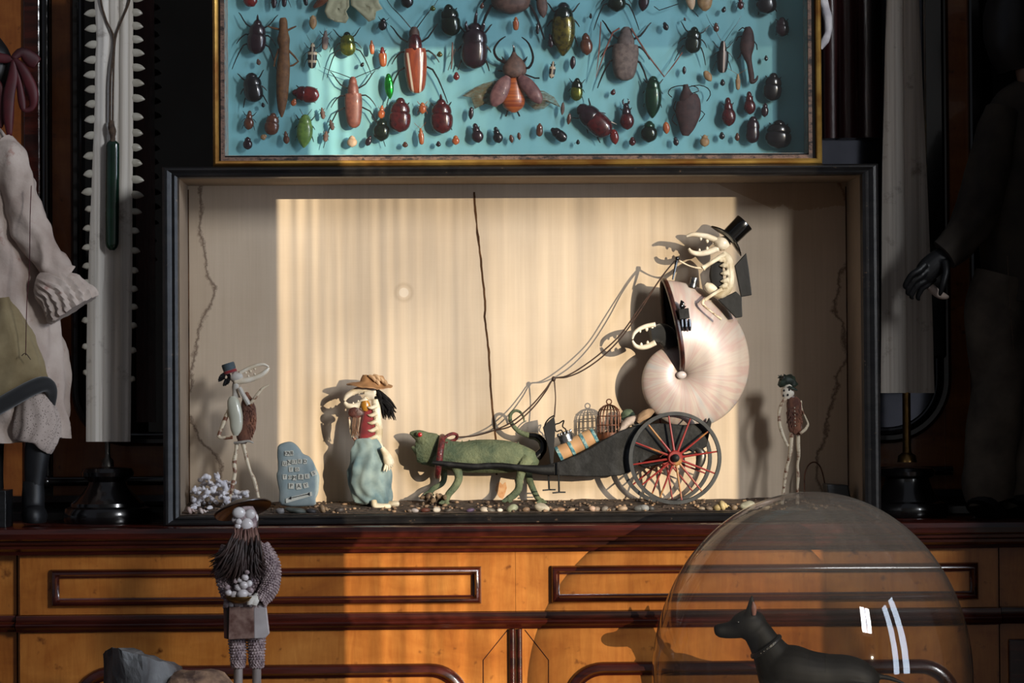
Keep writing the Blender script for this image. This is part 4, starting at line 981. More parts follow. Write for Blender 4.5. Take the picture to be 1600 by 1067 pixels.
MB().limb([(1168, 42, YI, 4, 4), (1169, 50, YI, 8, 5), (1168, 64, YI, 11, 7), (1167, 76, YI, 11, 7), (1168, 88, YI, 7, 5), (1171, 100, YI, 4.5, 4), (1174, 118, YI, 4.5, 4), (1175, 128, YI, 3.5, 3), (1182, 124, YI, 2.2, 2), (1184, 118, YI, 1, 1)], 12, 4).build('body', IM['leafbug'], ti)
for q in ([(1166, 46), (1160, 43), (1154, 48)], [(1160, 56), (1153, 58), (1150, 64)], [(1178, 64), (1182, 70), (1183, 78)], [(1158, 82), (1156, 88), (1152, 92)]):
    MB().tube([P(x, y, YI + 0.001) for x, y in q], 0.0008, 5).build('leg', IM['leg'], ti)
MB().tube([P(1168, 60, YI), P(1168, 60, BYP)], 0.0005, 5).build('pin', M['pin'], ti)

# ------------------------------------------------------------------ inside the diorama
def tubep(pts, r, m, name, parent, n=8, res=3):
    """tube through (px, py, Y); r in pixels (number or list)"""
    rr = r if isinstance(r, (list, tuple)) else [r] * len(pts)
    return MB().tube([P(*p) for p in pts], [a * S(p[2]) for a, p in zip(rr, pts)], n, res).build(name, m, parent)
def limbp(secs, m, name, parent, n=14, res=4, **k):
    bk = {x: k.pop(x) for x in ('remesh', 'subsurf', 'angle') if x in k}
    return MB().limb(secs, n, res, **k).build(name, m, parent, **bk)
def jaw(path, Y, r, m, name, parent, teeth=(), tdir=(0, 1)):
    """one half of a crab claw with blunt teeth on its inner edge (one mesh)"""
    mb = MB(); k = len(path)
    rr = [r * (0.35 if i == 0 else min(1.0, 0.55 + 0.5 * i / (k - 1))) for i in range(k)]
    mb.limb([(x, y, Y, a, a * 1.25) for (x, y), a in zip(path, rr)], 10, 5)
    for (tx, ty, th) in teeth:
        a = P(tx, ty, Y); b = P(tx + tdir[0] * th, ty + tdir[1] * th, Y)
        mb.tube([a, a.lerp(b, 0.6), b], [th * 0.5 * S(Y), th * 0.42 * S(Y), th * 0.1 * S(Y)], 7)
    return mb.build(name, m, parent, angle=180)

def fuzz(c, r, Y, dep, name, parent):
    mb = MB()
    for i in range(230):
        a_ = random.uniform(0, 2 * PI); q = random.uniform(0.15, 1.0) ** 0.6; x = c[0] + r[0] * q * math.cos(a_); y = c[1] + r[1] * q * math.sin(a_)
        Yf = Y - dep * S(Y) * math.sqrt(max(0.0, 1 - q * q)) * 0.98
        ex = x + (x - c[0]) * 0.16 + random.uniform(-1, 1); ey = y + 4 + random.uniform(-1, 3)
        mb.limb([(x, y, Yf, 0.9, 0.9), ((x + ex) / 2, (y + ey) / 2, Yf - 0.0012, 0.8, 0.8), (ex, ey, Yf - 0.0008, 0.2, 0.2)], 4, 1)
    return mb.build(name, M['fur'], parent)
# --- chameleon
YC = 0.108
ch = thing('chameleon', 'green stuffed chameleon with red eyes pulling the black coach', 'chameleon', P(745, 786, YC))
b = MB()
bodysec = [(650, 706, 16, 7), (660, 705, 22, 10), (672, 703, 26, 13), (686, 706, 24.5, 14), (700, 710, 23.5, 16), (720, 714, 24, 19), (745, 713, 26, 20), (770, 713, 26.5, 20), (795, 714, 25, 19), (815, 716, 20.5, 16), (830, 718, 15.5, 12), (838, 719, 11, 9), (842, 719, 4, 4)]
b.limb([(x, y, YC, a, c) for x, y, a, c in bodysec], 20, 4)
b.limb([(640, 677, YC, 1.5, 2), (645, 677.5, YC, 5, 5), (655, 681, YC, 10, 9), (664, 688, YC, 15, 11), (674, 694, YC, 19, 12)], 16, 4)      # upper jaw, snout and casque
b.limb([(669, 679, YC, 4, 6), (674, 683, YC, 8, 7), (680, 690, YC, 9, 8)], 12, 3)
b.limb([(643, 698, YC, 2, 3), (650, 702, YC, 6, 6), (660, 708, YC, 12, 9)], 12, 3)
for i in range(9): b.ell(P(722 + i * 11, 688.2 - 0.9 * math.sin(i * 0.5) + i * 0.25, YC), (1.2 * S(YC), 1.2 * S(YC), 1.6 * S(YC)), None, 6, 4)
b.ell(P(654, 678, YC - 0.009), (4.4 * S(YC), 3 * S(YC), 4.4 * S(YC)))
b.limb([(712, 728, YC - 0.014, 8, 6), (717, 746, YC - 0.016, 6.5, 6), (711, 760, YC - 0.018, 6, 5), (701, 772, YC - 0.018, 5.5, 5), (697, 782, YC - 0.018, 5, 5)], 12, 4)
b.limb([(692, 730, YC + 0.012, 7, 5), (694, 746, YC + 0.016, 5, 4.5), (690, 756, YC + 0.014, 4.5, 4), (676, 764, YC + 0.006, 4.5, 4), (672, 770, YC + 0.004, 4, 4)], 12, 4)
b.limb([(826, 716, YC - 0.010, 10, 7), (817, 730, YC - 0.016, 8, 6), (812, 748, YC - 0.017, 6.5, 6), (810, 764, YC - 0.017, 6, 5), (802, 774, YC - 0.017, 6, 5), (794, 779, YC - 0.018, 5, 5)], 12, 4)
b.limb([(826, 724, YC + 0.010, 7, 5), (826, 744, YC + 0.012, 6, 5), (832, 762, YC + 0.010, 5, 5), (840, 778, YC + 0.006, 4.5, 4), (846, 783, YC + 0.004, 4, 4)], 12, 4)
for fx, fy, fY in ((694, 785, YC - 0.018), (792, 782, YC - 0.018), (846, 784, YC + 0.004), (670, 772, YC + 0.004)):   # cleft chameleon feet
    for q in ((-1, 0), (-0.55, 0.45), (0.6, 0.55), (1.0, 0.1)):
        b.limb([(fx, fy - 3, fY, 3.4, 3.4), (fx + 5 * q[0], fy + 2 * q[1], fY - 0.003, 2.6, 2.6), (fx + 8.5 * q[0], fy + 6.5 * max(q[1], 0.2), fY - 0.005, 1.2, 1.2)], 8, 3)
b.limb([(836, 716, YC, 7, 6), (842, 710, YC, 6, 5.5), (848, 702, YC, 5, 5), (847, 690, YC, 5, 5), (838, 682, YC, 5, 5), (826, 680, YC, 4.6, 4.6), (814, 676, YC, 4, 4), (804, 668, YC, 3.6, 3.6), (797.5, 657, YC, 3.2, 3.2), (798, 647, YC, 2.9, 2.9), (805, 641.5, YC, 2.5, 2.5), (813, 644, YC, 2.2, 2.2), (818, 652, YC, 1.9, 1.9), (819, 660, YC, 1.2, 1.2)], 12, 5)
b.build('body', M['chameleon'], ch, remesh=0.0008, smoothit=3)
MB().ell(P(656, 679, YC - 0.0115), (3.6 * S(YC), 1.8 * S(YC), 3.6 * S(YC))).build('eye', M['red_eye'], ch)
tubep([(838, 713.5, YC), (842.5, 709.5, YC), (848, 702, YC), (847, 690, YC), (838, 682, YC), (827, 680.5, YC)], [8.4, 7.6, 6.4, 6.2, 6.0, 5.4], M['black_horn'], 'tail_sleeve', ch, 12, 4)
# harness collar
hcol = thing('harness', 'dark red beaded harness collar round the chameleon neck', 'harness', P(687, 712, YC))
mbh = MB(); cc = []
for i in range(41):
    a = 2 * PI * i / 40; rx, ry = 0.0215, 30 * S(YC)
    c = P(687, 713, YC); cc.append(c + Vector((-7 * S(YC) * math.cos(a) * -1 * 0.6, rx * math.sin(a), ry * math.cos(a))))
mbh.tube(cc, 0.0045, 10).build('collar', M['red_bead'], hcol)
tubep([(691, 686, YC - 0.012), (700, 680, YC - 0.012), (708, 677.5, YC - 0.010), (714, 680, YC - 0.006), (712, 686, YC - 0.002), (704, 690, YC - 0.003), (696, 693, YC - 0.008)], 2.6, M['red_bead'], 'strap', hcol, 8, 4)

# --- coach
YW0, YW1 = 0.074, 0.120                      # near and far wheel
co = thing('coach', 'small black two-wheeled coach with curved shafts carrying the nautilus shell', 'coach', P(1000, 788, 0.095))
side = [(850, 727), (864, 724), (880, 719), (900, 711), (921, 701), (943, 687), (970, 673), (996, 664), (1030, 661), (1070, 664), (1104, 660), (1108, 652), (1112, 660), (1108, 680), (1104, 698), (1095, 703), (1060, 706), (1020, 712), (1000, 724), (985, 737), (970, 743), (940, 745), (900, 744), (850, 742)]
for y0, y1 in ((0.083, 0.088), (0.111, 0.116)):
    MB().prism(side, y0, y1).build('side_panel', M['cart_black'], co, smooth=False, bevel=0.0012)
floor_line = [(850, 737), (900, 739), (950, 738), (985, 731), (1005, 718), (1030, 706), (1100, 698)]
seat = [(866, 722), (900, 709), (943, 685.5), (970, 672), (996, 664.5), (1040, 664), (1098, 664)]
mb = MB(); mb.grid([[(P(x, y, 0.087).x, Y, P(x, y, 0.087).z + dz) for Y, dz in ((0.0875, 0), (0.1115, 0), (0.1115, -0.003), (0.0875, -0.003))] for x, y in [(866, 725), (900, 713), (943, 690), (970, 677), (996, 668), (1040, 668), (1100, 668)]])
mb.build('deck', M['cart_black'], co, angle=30)
MB().prism([(850, 737), (900, 739), (950, 738), (985, 731), (988, 735), (950, 743), (900, 744), (850, 741)], 0.087, 0.112).build('floor_panel', M['cart_black'], co, smooth=False)
for Y, nm in ((0.0835, 0), (0.1265, 1)):
    limbp([(676, 722.5, Y, 3.2, 3.2), (690, 724, Y, 4, 3.4), (720, 727, Y, 4.4, 3.6), (745, 729, Y, 4.8, 3.8), (760, 727.5, Y, 4.6, 3.8), (785, 727.5, Y, 4.4, 3.6), (815, 731, Y, 5, 4), (845, 734, Y if nm == 0 else Y - 0.008, 7.5, 4), (866, 734, Y if nm == 0 else Y - 0.012, 8.5, 3)], M['cart_black'], 'shaft', co, 10, 4)
# dashboard and footsteps
MB().prism([(861, 728), (858, 705), (853, 684), (849, 668), (856, 660), (866, 651), (868, 664), (866.5, 690), (864, 728)], 0.085, 0.110).build('dashboard', M['black_cloth'], co, smooth=False, bevel=0.0006)
tubep([(850, 669, 0.086), (853, 660, 0.086), (859, 653, 0.086), (866, 649, 0.086)], 1.1, M['black_horn'], 'dashboard_rail', co, 6, 4)
for q in ([(872, 722, 0.079), (873, 745, 0.078), (873.5, 768, 0.077)], [(857, 742, 0.094), (858, 764, 0.094)]):
    s_ = MB().tube([P(*p) for p in q], [1.5 * S(0.08)] * (len(q)), 6)
    e = q[-1]; s_.tube([P(e[0] - 10, e[1] + 2, e[2] - 0.004), P(e[0] + 1, e[1] + 1, e[2]), P(e[0] + 10, e[1] + 1, e[2] + 0.002)], 1.2 * S(0.08), 6)
    s_.build('footstep', M['cart_black'], co)
# wheels: rim, hub, twelve spokes each
def wheel(cx, cy, Y, rpx, spoke_m):
    c = P(cx, cy, Y); r = rpx * S(Y); mb = MB(); n = 72; rings = []
    for i in range(n):
        a = 2 * PI * i / n; d = Vector((math.cos(a), 0, math.sin(a)))
        rings.append([c + d * (r - w_) + Vector((0, y, 0)) for w_, y in ((0, -0.0022), (0, 0.0022), (0.0045, 0.0022), (0.0052, 0), (0.0045, -0.0022))])
    rings.append(rings[0]); mb.grid(rings, True, False, False)
    rim = mb.build('wheel', M['wheel_grey'], co, angle=35)
    ry = Matrix.Rotation(PI / 2, 3, 'X')
    MB().lathe(c, [(0.0085, -0.0045), (0.0098, -0.003), (0.0098, 0.003), (0.0085, 0.0045)], 24, rot=ry).build('hub', spoke_m, rim)
    MB().lathe(c, [(0.0042, 0.0035), (0.0052, 0.0055), (0.0048, 0.0085), (0.0020, 0.0105)], 18, rot=ry).build('hub_cap', M['cart_black'], rim)
    for i in range(12):
        a = 2 * PI * (i + 0.28) / 12; d = Vector((math.cos(a), 0, math.sin(a)))
        MB().tube([c + d * 0.0085, c + d * (r * 0.5), c + d * (r - 0.004)], [0.0016, 0.0013, 0.0010], 8).build('spoke', spoke_m, rim)
wheel(1055, 715.5, YW0, 72.5, M['spoke'])
wheel(1040.5, 715.5, YW1, 72.0, M['spoke'])
MB().tube([P(1054, 715.5, YW0), P(1040.5, 715.5, YW1)], 0.0032, 10).build('axle', M['cart_black'], co)
for xq, dz in ((1000, 724), (1075, 704)):
    tubep([(xq, dz - 4, 0.0835), (xq + 8, dz + 4, 0.082), (1054, 716, 0.082)], [2.6, 2.4, 2.6], M['cart_black'], 'spring', co, 8, 4)
limbp([(1088, 700, 0.086, 5, 4), (1096, 708, 0.084, 7, 4), (1094, 722, 0.084, 7, 4), (1089, 734, 0.085, 3, 3)], M['steel'], 'bracket', co, 10, 3)

# --- nautilus shell
C0 = P(1063, 586, 0.099); kS = S(0.099)
nt = thing('nautilus_shell', 'large pearly nautilus shell with a dark rim riding upright on the black coach', 'nautilus shell', (C0.x, C0.y, C0.z))
ROTS = Matrix.Rotation(math.radians(8), 3, 'Z')
def naut(scale, phi0, phi1, nphi, na, uv=False, wk=0.285):
    mb = MB(); rings = []; uvs = []
    for i in range(nphi + 1):
        ph = phi0 + (phi1 - phi0) * i / nphi
        r = 151 * math.exp(-0.186 * ph) * kS * (1 + 0.0) ; ri = 0.03 * r; rc = (r + ri) / 2; a = (r - ri) / 2 * scale; w_ = wk * r * scale
        ang = PI / 2 + 0.17 - ph; d = Vector((math.cos(ang), 0, math.sin(ang))); ring = []
        for j in range(na):
            t = 2 * PI * j / na; ca, sa = math.cos(t), math.sin(t)
            prof_ = rc + a * ca; ww = w_ * sa * (1.0 - 0.22 * ca) * (1 if True else 0)
            p = d * prof_ + Vector((0, ww, 0)); ring.append(ROTS @ p); uvs.append((ph, j / na))
        rings.append(ring)
    mb.grid(rings, True, False, True)
    if uv: mb.uv = uvs
    return mb
naut(1.0, 0.0, 2.9 * PI, 200, 40, True).build('shell', M['nacre'], nt, local=True, angle=180)
naut(0.955, 0.02, 0.85 * PI, 50, 32).build('lining', M['black_cloth'], nt, local=True, angle=180)
mb = MB(); r = 151 * kS; ri = 0.03 * r; rc = (r + ri) / 2; a = (r - ri) / 2; w_ = 0.285 * r; d = Vector((math.cos(PI / 2 + 0.17), 0, math.sin(PI / 2 + 0.17)))
mb.tube([ROTS @ (d * (rc + a * math.cos(2 * PI * j / 48)) + Vector((0, w_ * math.sin(2 * PI * j / 48) * (1 - 0.22 * math.cos(2 * PI * j / 48)), 0))) for j in range(49)], 0.0036, 8)
mb.build('rim', M['rim'], nt, local=True)
MB().ell(ROTS @ Vector((-0.002, -0.016, 0.000)), (0.0065, 0.004, 0.005)).build('umbilicus_plug', M['shell_pale'], nt, local=True)

# --- lantern on the shell rim
ln = thing('lantern', 'little black square lantern fixed to the nautilus shell rim', 'lantern', P(1070, 498, 0.062))
MB().prism([(1060, 483), (1076, 481), (1078, 497), (1062, 499)], 0.056, 0.066).build('lamp_box', M['cart_black'], ln, smooth=False, bevel=0.0006)
limbp([(1069, 482, 0.061, 5, 4), (1065, 478, 0.061, 3.4, 3), (1066, 474, 0.061, 4, 3), (1064, 469, 0.061, 0.6, 0.6)], M['black_horn'], 'finial', ln, 8, 3)
for q in (1065, 1071, 1077): limbp([(q, 498, 0.061, 2.2, 2.2), (q + 0.6, 508, 0.061, 3, 3), (q + 1, 517, 0.061, 1.6, 1.6)], M['black_horn'], 'leg', ln, 8, 3)
# --- small cup up on the shell, behind the driver
cup = MB().tube([P(1082, 449, 0.09), P(1085.5, 434, 0.09)], [6.2 * S(0.09)] * 2, 16)
tag(cup.build('cup', M['silver']), 'tiny grey metal cup on top of the shell, left of the coachman', 'cup')

# --- passenger: a claw-headed figure leaning out of the shell
YP = 0.082
pa = thing('claw_figurine', 'white crab-claw head peering out of the shell opening', 'figurine', P(1025, 530, YP))
jaw([(988, 530), (991, 521), (999, 514), (1010, 509.5), (1024, 507)], YP, 4.0, M['claw'], 'upper_jaw', pa, [(1000, 516, 4), (1010, 512, 6), (1019, 511, 5)], (0.1, 1))
jaw([(988, 532), (993, 540), (1001, 543), (1012, 541), (1024, 535)], YP, 4.6, M['claw'], 'lower_jaw', pa, [(1002, 540, 5), (1012, 537, 5)], (0, -1))
limbp([(1016, 522, YP + 0.004, 11, 9), (1028, 520, YP + 0.006, 14, 11), (1040, 524, YP + 0.008, 16, 12), (1050, 540, YP + 0.01, 12, 10)], M['black_cloth'], 'hood', pa, 14, 4, noise=1.5, nsc=140)

# --- coachman
YD = 0.080
dv = thing('coachman_figurine', 'crab-claw headed coachman in a black top hat sitting on the shell', 'figurine', P(1120, 462, YD))
jaw([(1072, 369.5), (1082, 366.5), (1094, 367.5), (1106, 370), (1120, 376)], YD, 5.2, M['claw'], 'upper_jaw', dv, [(1095, 371, 5), (1105, 374, 6), (1115, 378, 5)], (0, 1))
jaw([(1076, 388), (1081, 394), (1092, 396.5), (1106, 394), (1122, 388)], YD, 5.2, M['claw'], 'lower_jaw', dv, [(1093, 392, 4), (1105, 390, 5)], (0, -1))
limbp([(1117, 376, YD, 5, 6), (1124, 379, YD, 11, 10), (1132, 382, YD, 12, 10), (1137, 386, YD, 7, 7)], M['claw'], 'head', dv, 14, 4, noise=1.2, nsc=160)
ax = (P(1164, 347, YD) - P(1140, 371, YD)).normalized()
rq = ax.to_track_quat('Z', 'Y').to_matrix(); hc0 = P(1139, 372, YD); k = S(YD); hl = (P(1164, 347.5, YD) - hc0).length
ht = MB().lathe(hc0, [(14.5 * k, 0.0), (15.0 * k, hl * 0.3), (15.2 * k, hl * 0.7), (16.0 * k, hl * 0.97), (15.4 * k, hl), (0.2 * k, hl)], 32, rot=rq).build('top_hat', M['black_horn'], dv, angle=50)
bm_ = MB(); rr = []
pu = Vector((ax.z, 0, -ax.x)).normalized()           # along the brim, to the lower right
for f0, t0 in ((0.3, -0.0005), (0.75, -0.0012), (1.0, -0.0006), (1.0, 0.0012), (0.75, 0.0012), (0.3, 0.0012)):
    rr.append([hc0 - ax * 0.002 + (pu * math.cos(a_) * 33 * k + Vector((0, 1, 0)) * math.sin(a_) * 20 * k) * f0 + ax * (t0 - 0.004 * (f0 * math.cos(a_)) ** 2 * (1 if f0 > 0.5 else 0.4) + 0.004 * (f0 * math.sin(a_)) ** 2) for a_ in [2 * PI * j / 36 for j in range(36)]])
bm_.grid(rr).build('hat_brim', M['black_horn'], ht, angle=60)
limbp([(1128, 402, YD, 6, 6), (1121, 412, YD, 9, 8), (1119, 430, YD, 11, 10), (1122, 446, YD, 9, 8), (1126, 454, YD, 4, 4)], M['black_cloth'], 'waistcoat', dv, 14, 4)
spn = MB()
spn.limb([(1128, 396, YD - 0.002, 6, 6), (1136, 406, YD - 0.003, 9, 8), (1140, 420, YD - 0.003, 7, 8), (1141, 436, YD - 0.003, 6.5, 8), (1137, 450, YD - 0.003, 7.5, 8), (1126, 460, YD - 0.003, 7, 8), (1114, 459, YD - 0.002, 4, 5)], 12, 4)
for x, y in ((1133, 414), (1134, 426), (1134, 438), (1132, 447), (1128, 405)): spn.tube([P(x + 3, y, YD - 0.008), P(x - 3, y + 1, YD - 0.009), P(x - 9, y + 1.5, YD - 0.0085)], [4.6 * k, 4 * k, 0.5 * k], 8)
spn.build('rib_cage', M['bone'], dv, remesh=0.0007)
limbp([(1102, 444, YD - 0.004, 4, 5), (1108, 449, YD - 0.004, 8, 7), (1116, 454, YD - 0.004, 7, 6), (1122, 458, YD - 0.003, 3, 3)], M['bone'], 'hip', dv, 12, 3)
tubep([(1132, 398, YD - 0.008), (1118, 406, YD - 0.010), (1104, 415, YD - 0.010), (1098, 419, YD - 0.010)], [4.5, 3.6, 3.4, 5.0], M['bone'], 'arm', dv, 9, 4)
tubep([(1097, 419, YD - 0.010), (1086, 418, YD - 0.010), (1074, 414, YD - 0.010), (1061, 407, YD - 0.010)], [2.4, 1.4, 1.2, 1.6], M['leg_claw'], 'forearm', dv, 7, 4)
tubep([(1128, 452, YD - 0.010), (1114, 460, YD - 0.013), (1101, 469, YD - 0.014)], [3.4, 2.6, 2.6], M['bone'], 'thigh', dv, 8, 3)
tubep([(1100, 468, YD - 0.014), (1098, 475, YD - 0.014), (1110, 486, YD - 0.016), (1127, 499, YD - 0.016)], [2.6, 2.4, 1.6, 2.0], M['leg_claw'], 'shin', dv, 8, 3)
MB().prism([(1148, 415), (1166, 395), (1170, 420), (1175, 461), (1158, 464), (1153, 440)], YD - 0.002, YD + 0.004).build('coat_tail', M['black_leather'], dv, smooth=False, bevel=0.0008)
MB().prism([(1122, 468), (1136, 462), (1150, 455), (1159, 464), (1160, 495), (1150, 497), (1138, 484)], YD - 0.004, YD + 0.002).build('coat_tail', M['black_leather'], dv, smooth=False, bevel=0.0008)
# whip stump and reins
wh = MB().tube([P(1058, 401, YD - 0.010), P(1056, 414, YD - 0.010), P(1051, 437, YD - 0.012)], [3.0 * k, 2.2 * k, 1.4 * k], 8, 3); wh.ell(P(1058, 404, YD - 0.010), 3.6 * k)
tag(wh.build('whip', M['black_horn']), 'short black whip stump at the coachman hand', 'whip')
YR = 0.092
rn = thing('reins', 'long brown leather reins running from the harness collar up to the coachman', 'reins', P(865, 592, YR))
def rein(off, dY):
    q = [(712, 683, 0.106), (740, 681, 0.103), (770, 673, 0.099), (800, 661 + off, 0.096), (830, 636 + off, 0.094), (852, 610 + off * 0.6, 0.092), (865, 592, 0.092), (885, 588 + off * 0.3, 0.09), (910, 575 + off, 0.088), (940, 553 + off * 1.3, 0.085), (970, 524 + off, 0.081), (1000, 482 + off, 0.077), (1024, 447, 0.073), (1042, 422, 0.071), (1057, 405, 0.070)]
    return [(x, y, Y + dY) for x, y, Y in q]
tubep(rein(-2, 0), 1.15, M['rein'], 'strap', rn, 6, 5); tubep(rein(4, 0.004), 1.15, M['rein'], 'strap', rn, 6, 5)
MB().ell(P(865, 592, YR), (3.4 * S(YR), 3.4 * S(YR), 4.2 * S(YR))).build('knot', M['rein'], rn)
tubep([(866, 594, YR), (868, 620, YR), (867, 640, YR), (866, 652, YR)], [1.2, 0.9, 1.1, 1.2], M['rein'], 'hanging_strap', rn, 6, 4)

# --- luggage on the coach
YL = 0.096; k = S(YL)
ba = thing('barrel', 'little pale wooden barrel with turquoise hoops lying on the coach', 'barrel', P(903, 695, YL))
a0, a1 = P(871.5, 710, YL), P(930.5, 679, YL); axb = (a1 - a0).normalized(); Lb = (a1 - a0).length; rb = axb.to_track_quat('Z', 'Y').to_matrix()
MB().lathe(a0, [(12.0 * k, 0), (12.6 * k, Lb * 0.2), (13.3 * k, Lb * 0.5), (12.6 * k, Lb * 0.8), (12.0 * k, Lb)], 30, rot=rb).build('staves', M['barrel'], ba, angle=50)
for t in (0.035, 0.35, 0.68, 0.965):
    rr_ = (12.0 + 1.3 * math.sin(PI * t)) * k
    MB().lathe(a0 + axb * (Lb * t), [(rr_ - 0.0002, -2.6 * k), (rr_ + 0.0006, -2.4 * k), (rr_ + 0.0006, 2.4 * k), (rr_ - 0.0002, 2.6 * k)], 30, rot=rb, cap0=False, cap1=False).build('hoop', M['hoop'], ba, angle=50)
lamp = thing('oil_lamp', 'small silver crown-shaped lamp with a black wire handle on the barrel', 'lamp', P(884, 688, YL))
u = (P(880, 676, YL) - P(886, 692, YL)).normalized(); ru = u.to_track_quat('Z', 'Y').to_matrix(); cL = P(887, 690.5, YL)
MB().lathe(cL, [(11.0 * k, 0), (11.6 * k, 2 * k), (11.0 * k, 4 * k), (11.4 * k, 11 * k), (11.8 * k, 13 * k), (9.5 * k, 13.5 * k), (0.5 * k, 12 * k)], 28, rot=ru).build('base', M['silver'], lamp, angle=50)
for j in range(12):
    p = cL + ru @ Vector((11 * k * math.cos(j * PI / 6), 11 * k * math.sin(j * PI / 6), 15 * k)); MB().ell(p, (1.4 * k, 1.4 * k, 2.6 * k), None, 8, 5).build('point', M['silver'], lamp)
tubep([(880, 679, YL), (877, 672, YL), (869, 674, YL), (867, 664, YL), (874, 661, YL), (881, 657, YL), (879, 666, YL), (884, 671, YL), (884, 679, YL)], 1.1, M['black_horn'], 'handle', lamp, 6, 4)
YG = 0.1; k = S(YG)
cg = thing('birdcage', 'tiny domed birdcage of rusty wire standing on the coach', 'birdcage', P(952, 684, YG))
cb = P(952, 686, YG); R_ = 18.5 * k; Hs = 36 * k; Hd = 18 * k
MB().lathe(cb, [(R_, -1.5 * k), (R_ * 1.03, 0), (R_ * 1.0, 10 * k), (R_ * 0.97, 11 * k), (R_ * 0.97, 1 * k), (0.2 * k, 1 * k)], 28).build('base', M['rusty'], cg, angle=50)
for j in range(18):
    a_ = 2 * PI * j / 18; d = Vector((math.cos(a_), math.sin(a_), 0))
    MB().tube([cb + d * R_ * 0.97 + Vector((0, 0, 4 * k)), cb + d * R_ * 0.97 + Vector((0, 0, Hs))] + [cb + d * R_ * 0.97 * math.cos(t) + Vector((0, 0, Hs + Hd * math.sin(t))) for t in (0.35, 0.7, 1.05, 1.4, 1.55)], 0.00062, 5).build('bar', M['rusty'], cg)
for z_ in (22, 36, 46):
    rr_ = R_ * (0.98 if z_ <= 36 else 0.84)
    MB().tube([cb + Vector((rr_ * math.cos(2 * PI * i / 28), rr_ * math.sin(2 * PI * i / 28), z_ * k)) for i in range(29)], 0.0007, 5).build('hoop', M['rusty'], cg)
MB().tube([cb + Vector((4 * k * math.cos(2 * PI * i / 16), 0, Hs + Hd + 4.4 * k + 4 * k * math.sin(2 * PI * i / 16))) for i in range(17)], 0.0008, 6).build('ring', M['rusty'], cg)
tag(MB().limb([(968, 676, 0.093, 3, 5), (976, 664, 0.093, 6, 8), (986, 657, 0.093, 7, 9), (1000, 656, 0.093, 6, 8)], 12, 4, noise=1.5, nsc=200).build('bundle', M['linen']), 'pale cloth bundle between the birdcage and the wheel', 'bundle')
tag(MB().limb([(996, 660, 0.086, 4, 6), (1003, 652, 0.086, 7, 8), (1014, 645, 0.086, 7, 8), (1021, 642, 0.086, 3, 5)], 12, 4, noise=1.5, nsc=200, fold=0.08).build('rolled_mat', mat('rolled_mat_cloth', (150, 122, 94), (118, 92, 70), 60, rough=0.9)), 'tan rolled cloth tucked under the shell behind the wheel top', 'bundle')
tag(MB().limb([(972, 655, 0.112, 3, 3), (978, 648, 0.112, 8, 8), (985, 646, 0.112, 6, 6), (991, 650, 0.112, 2, 2)], 12, 4, noise=1.5, nsc=200).build('green_bundle', mat('green_felt', (92, 104, 84), (66, 80, 62), 60, rough=0.9)), 'small green felt lump behind the pale cloth bundle', 'bundle')

# --- lady with the straw hat
YA = 0.092; k = S(YA)
la = thing('lady_figurine', 'crab-claw headed lady in a tan hat, red bodice and blue skirt', 'figurine', P(580, 790, YA))
jaw([(538, 626), (542, 619), (551, 613), (562, 609), (574, 608)], YA, 6.0, M['claw'], 'upper_jaw', la, [(553, 615, 3), (561, 612, 4), (568, 611, 4)], (0.1, 1))
jaw([(538, 628), (544, 634), (554, 635), (564, 631.5), (574, 624)], YA, 6.4, M['claw'], 'lower_jaw', la, [(552, 631, 3), (560, 629, 4), (567, 625, 3)], (0, -1))
limbp([(570, 614, YA, 7, 7), (578, 614, YA, 11, 10), (586, 613, YA, 11, 10), (591, 616, YA, 6, 6)], M['claw'], 'head', la, 14, 4, noise=1.2, nsc=160)
hb = MB(); rings = []
hcn = P(578, 601, YA)
for f, dz in ((0.2, 13), (0.45, 14.5), (0.52, 9), (0.56, 4), (0.8, 1.5), (1.0, 0), (1.0, -1.6), (0.8, -0.4), (0.5, 1)):
    rings.append([hcn + Vector(((36 if math.cos(a_) > 0 else 36) * f * k * math.cos(a_) + (5 if f < 0.6 else 0) * k, 24 * f * k * math.sin(a_), k * (dz - (7 if math.cos(a_) > 0.2 else 3.5) * (f if f > 0.6 else 0) * (1 - math.cos(a_) ** 2) * (-1 if math.sin(a_) > 0 else 1) - 2.0 * f * math.cos(a_)))) for a_ in [2 * PI * j / 40 for j in range(40)]])
hb.grid(rings); hb.disp(0.0012, 120)
hat = hb.build('hat', M['hat_tan'], la, angle=50)
for q in ((583, 590), (590, 589), (596, 592), (601, 596), (589, 595)):
    MB().limb([(q[0] - 6, q[1] - 3, YA - 0.010, 2, 2.4), (q[0], q[1], YA - 0.013, 3.2, 3), (q[0] + 4, q[1] + 6, YA - 0.013, 2, 2)], 8, 3).build('hat_ruffle', mat('pale_leather', (196, 160, 122), (168, 130, 94), 60, rough=0.7) if 'pl' not in M else M['pl'], hat)
    M['pl'] = bpy.data.materials['pale_leather']
hr = MB()
for i in range(46):
    x0 = random.uniform(583, 592); y0 = random.uniform(604, 622); e = (random.uniform(597, 620), random.uniform(636, 657))
    hr.limb([(x0, y0, YA + random.uniform(-0.006, 0.008), 2.2, 2.2), ((x0 + e[0]) / 2 + 3, (y0 + e[1]) / 2 + random.uniform(-5, 2), YA + random.uniform(-0.008, 0.01), 2.6, 2.6), (e[0], e[1], YA + random.uniform(-0.01, 0.012), 0.5, 0.5)], 5, 3)
hr.build('hair', M['black_hair'], la)
sh = MB()
sh.limb([(586, 624, YA - 0.003, 6, 6), (588, 640, YA - 0.004, 7, 6), (590, 656, YA - 0.004, 6.5, 6), (592, 672, YA - 0.004, 6.5, 6), (591, 690, YA - 0.004, 6, 6), (596, 703, YA - 0.005, 5, 5)], 10, 4)
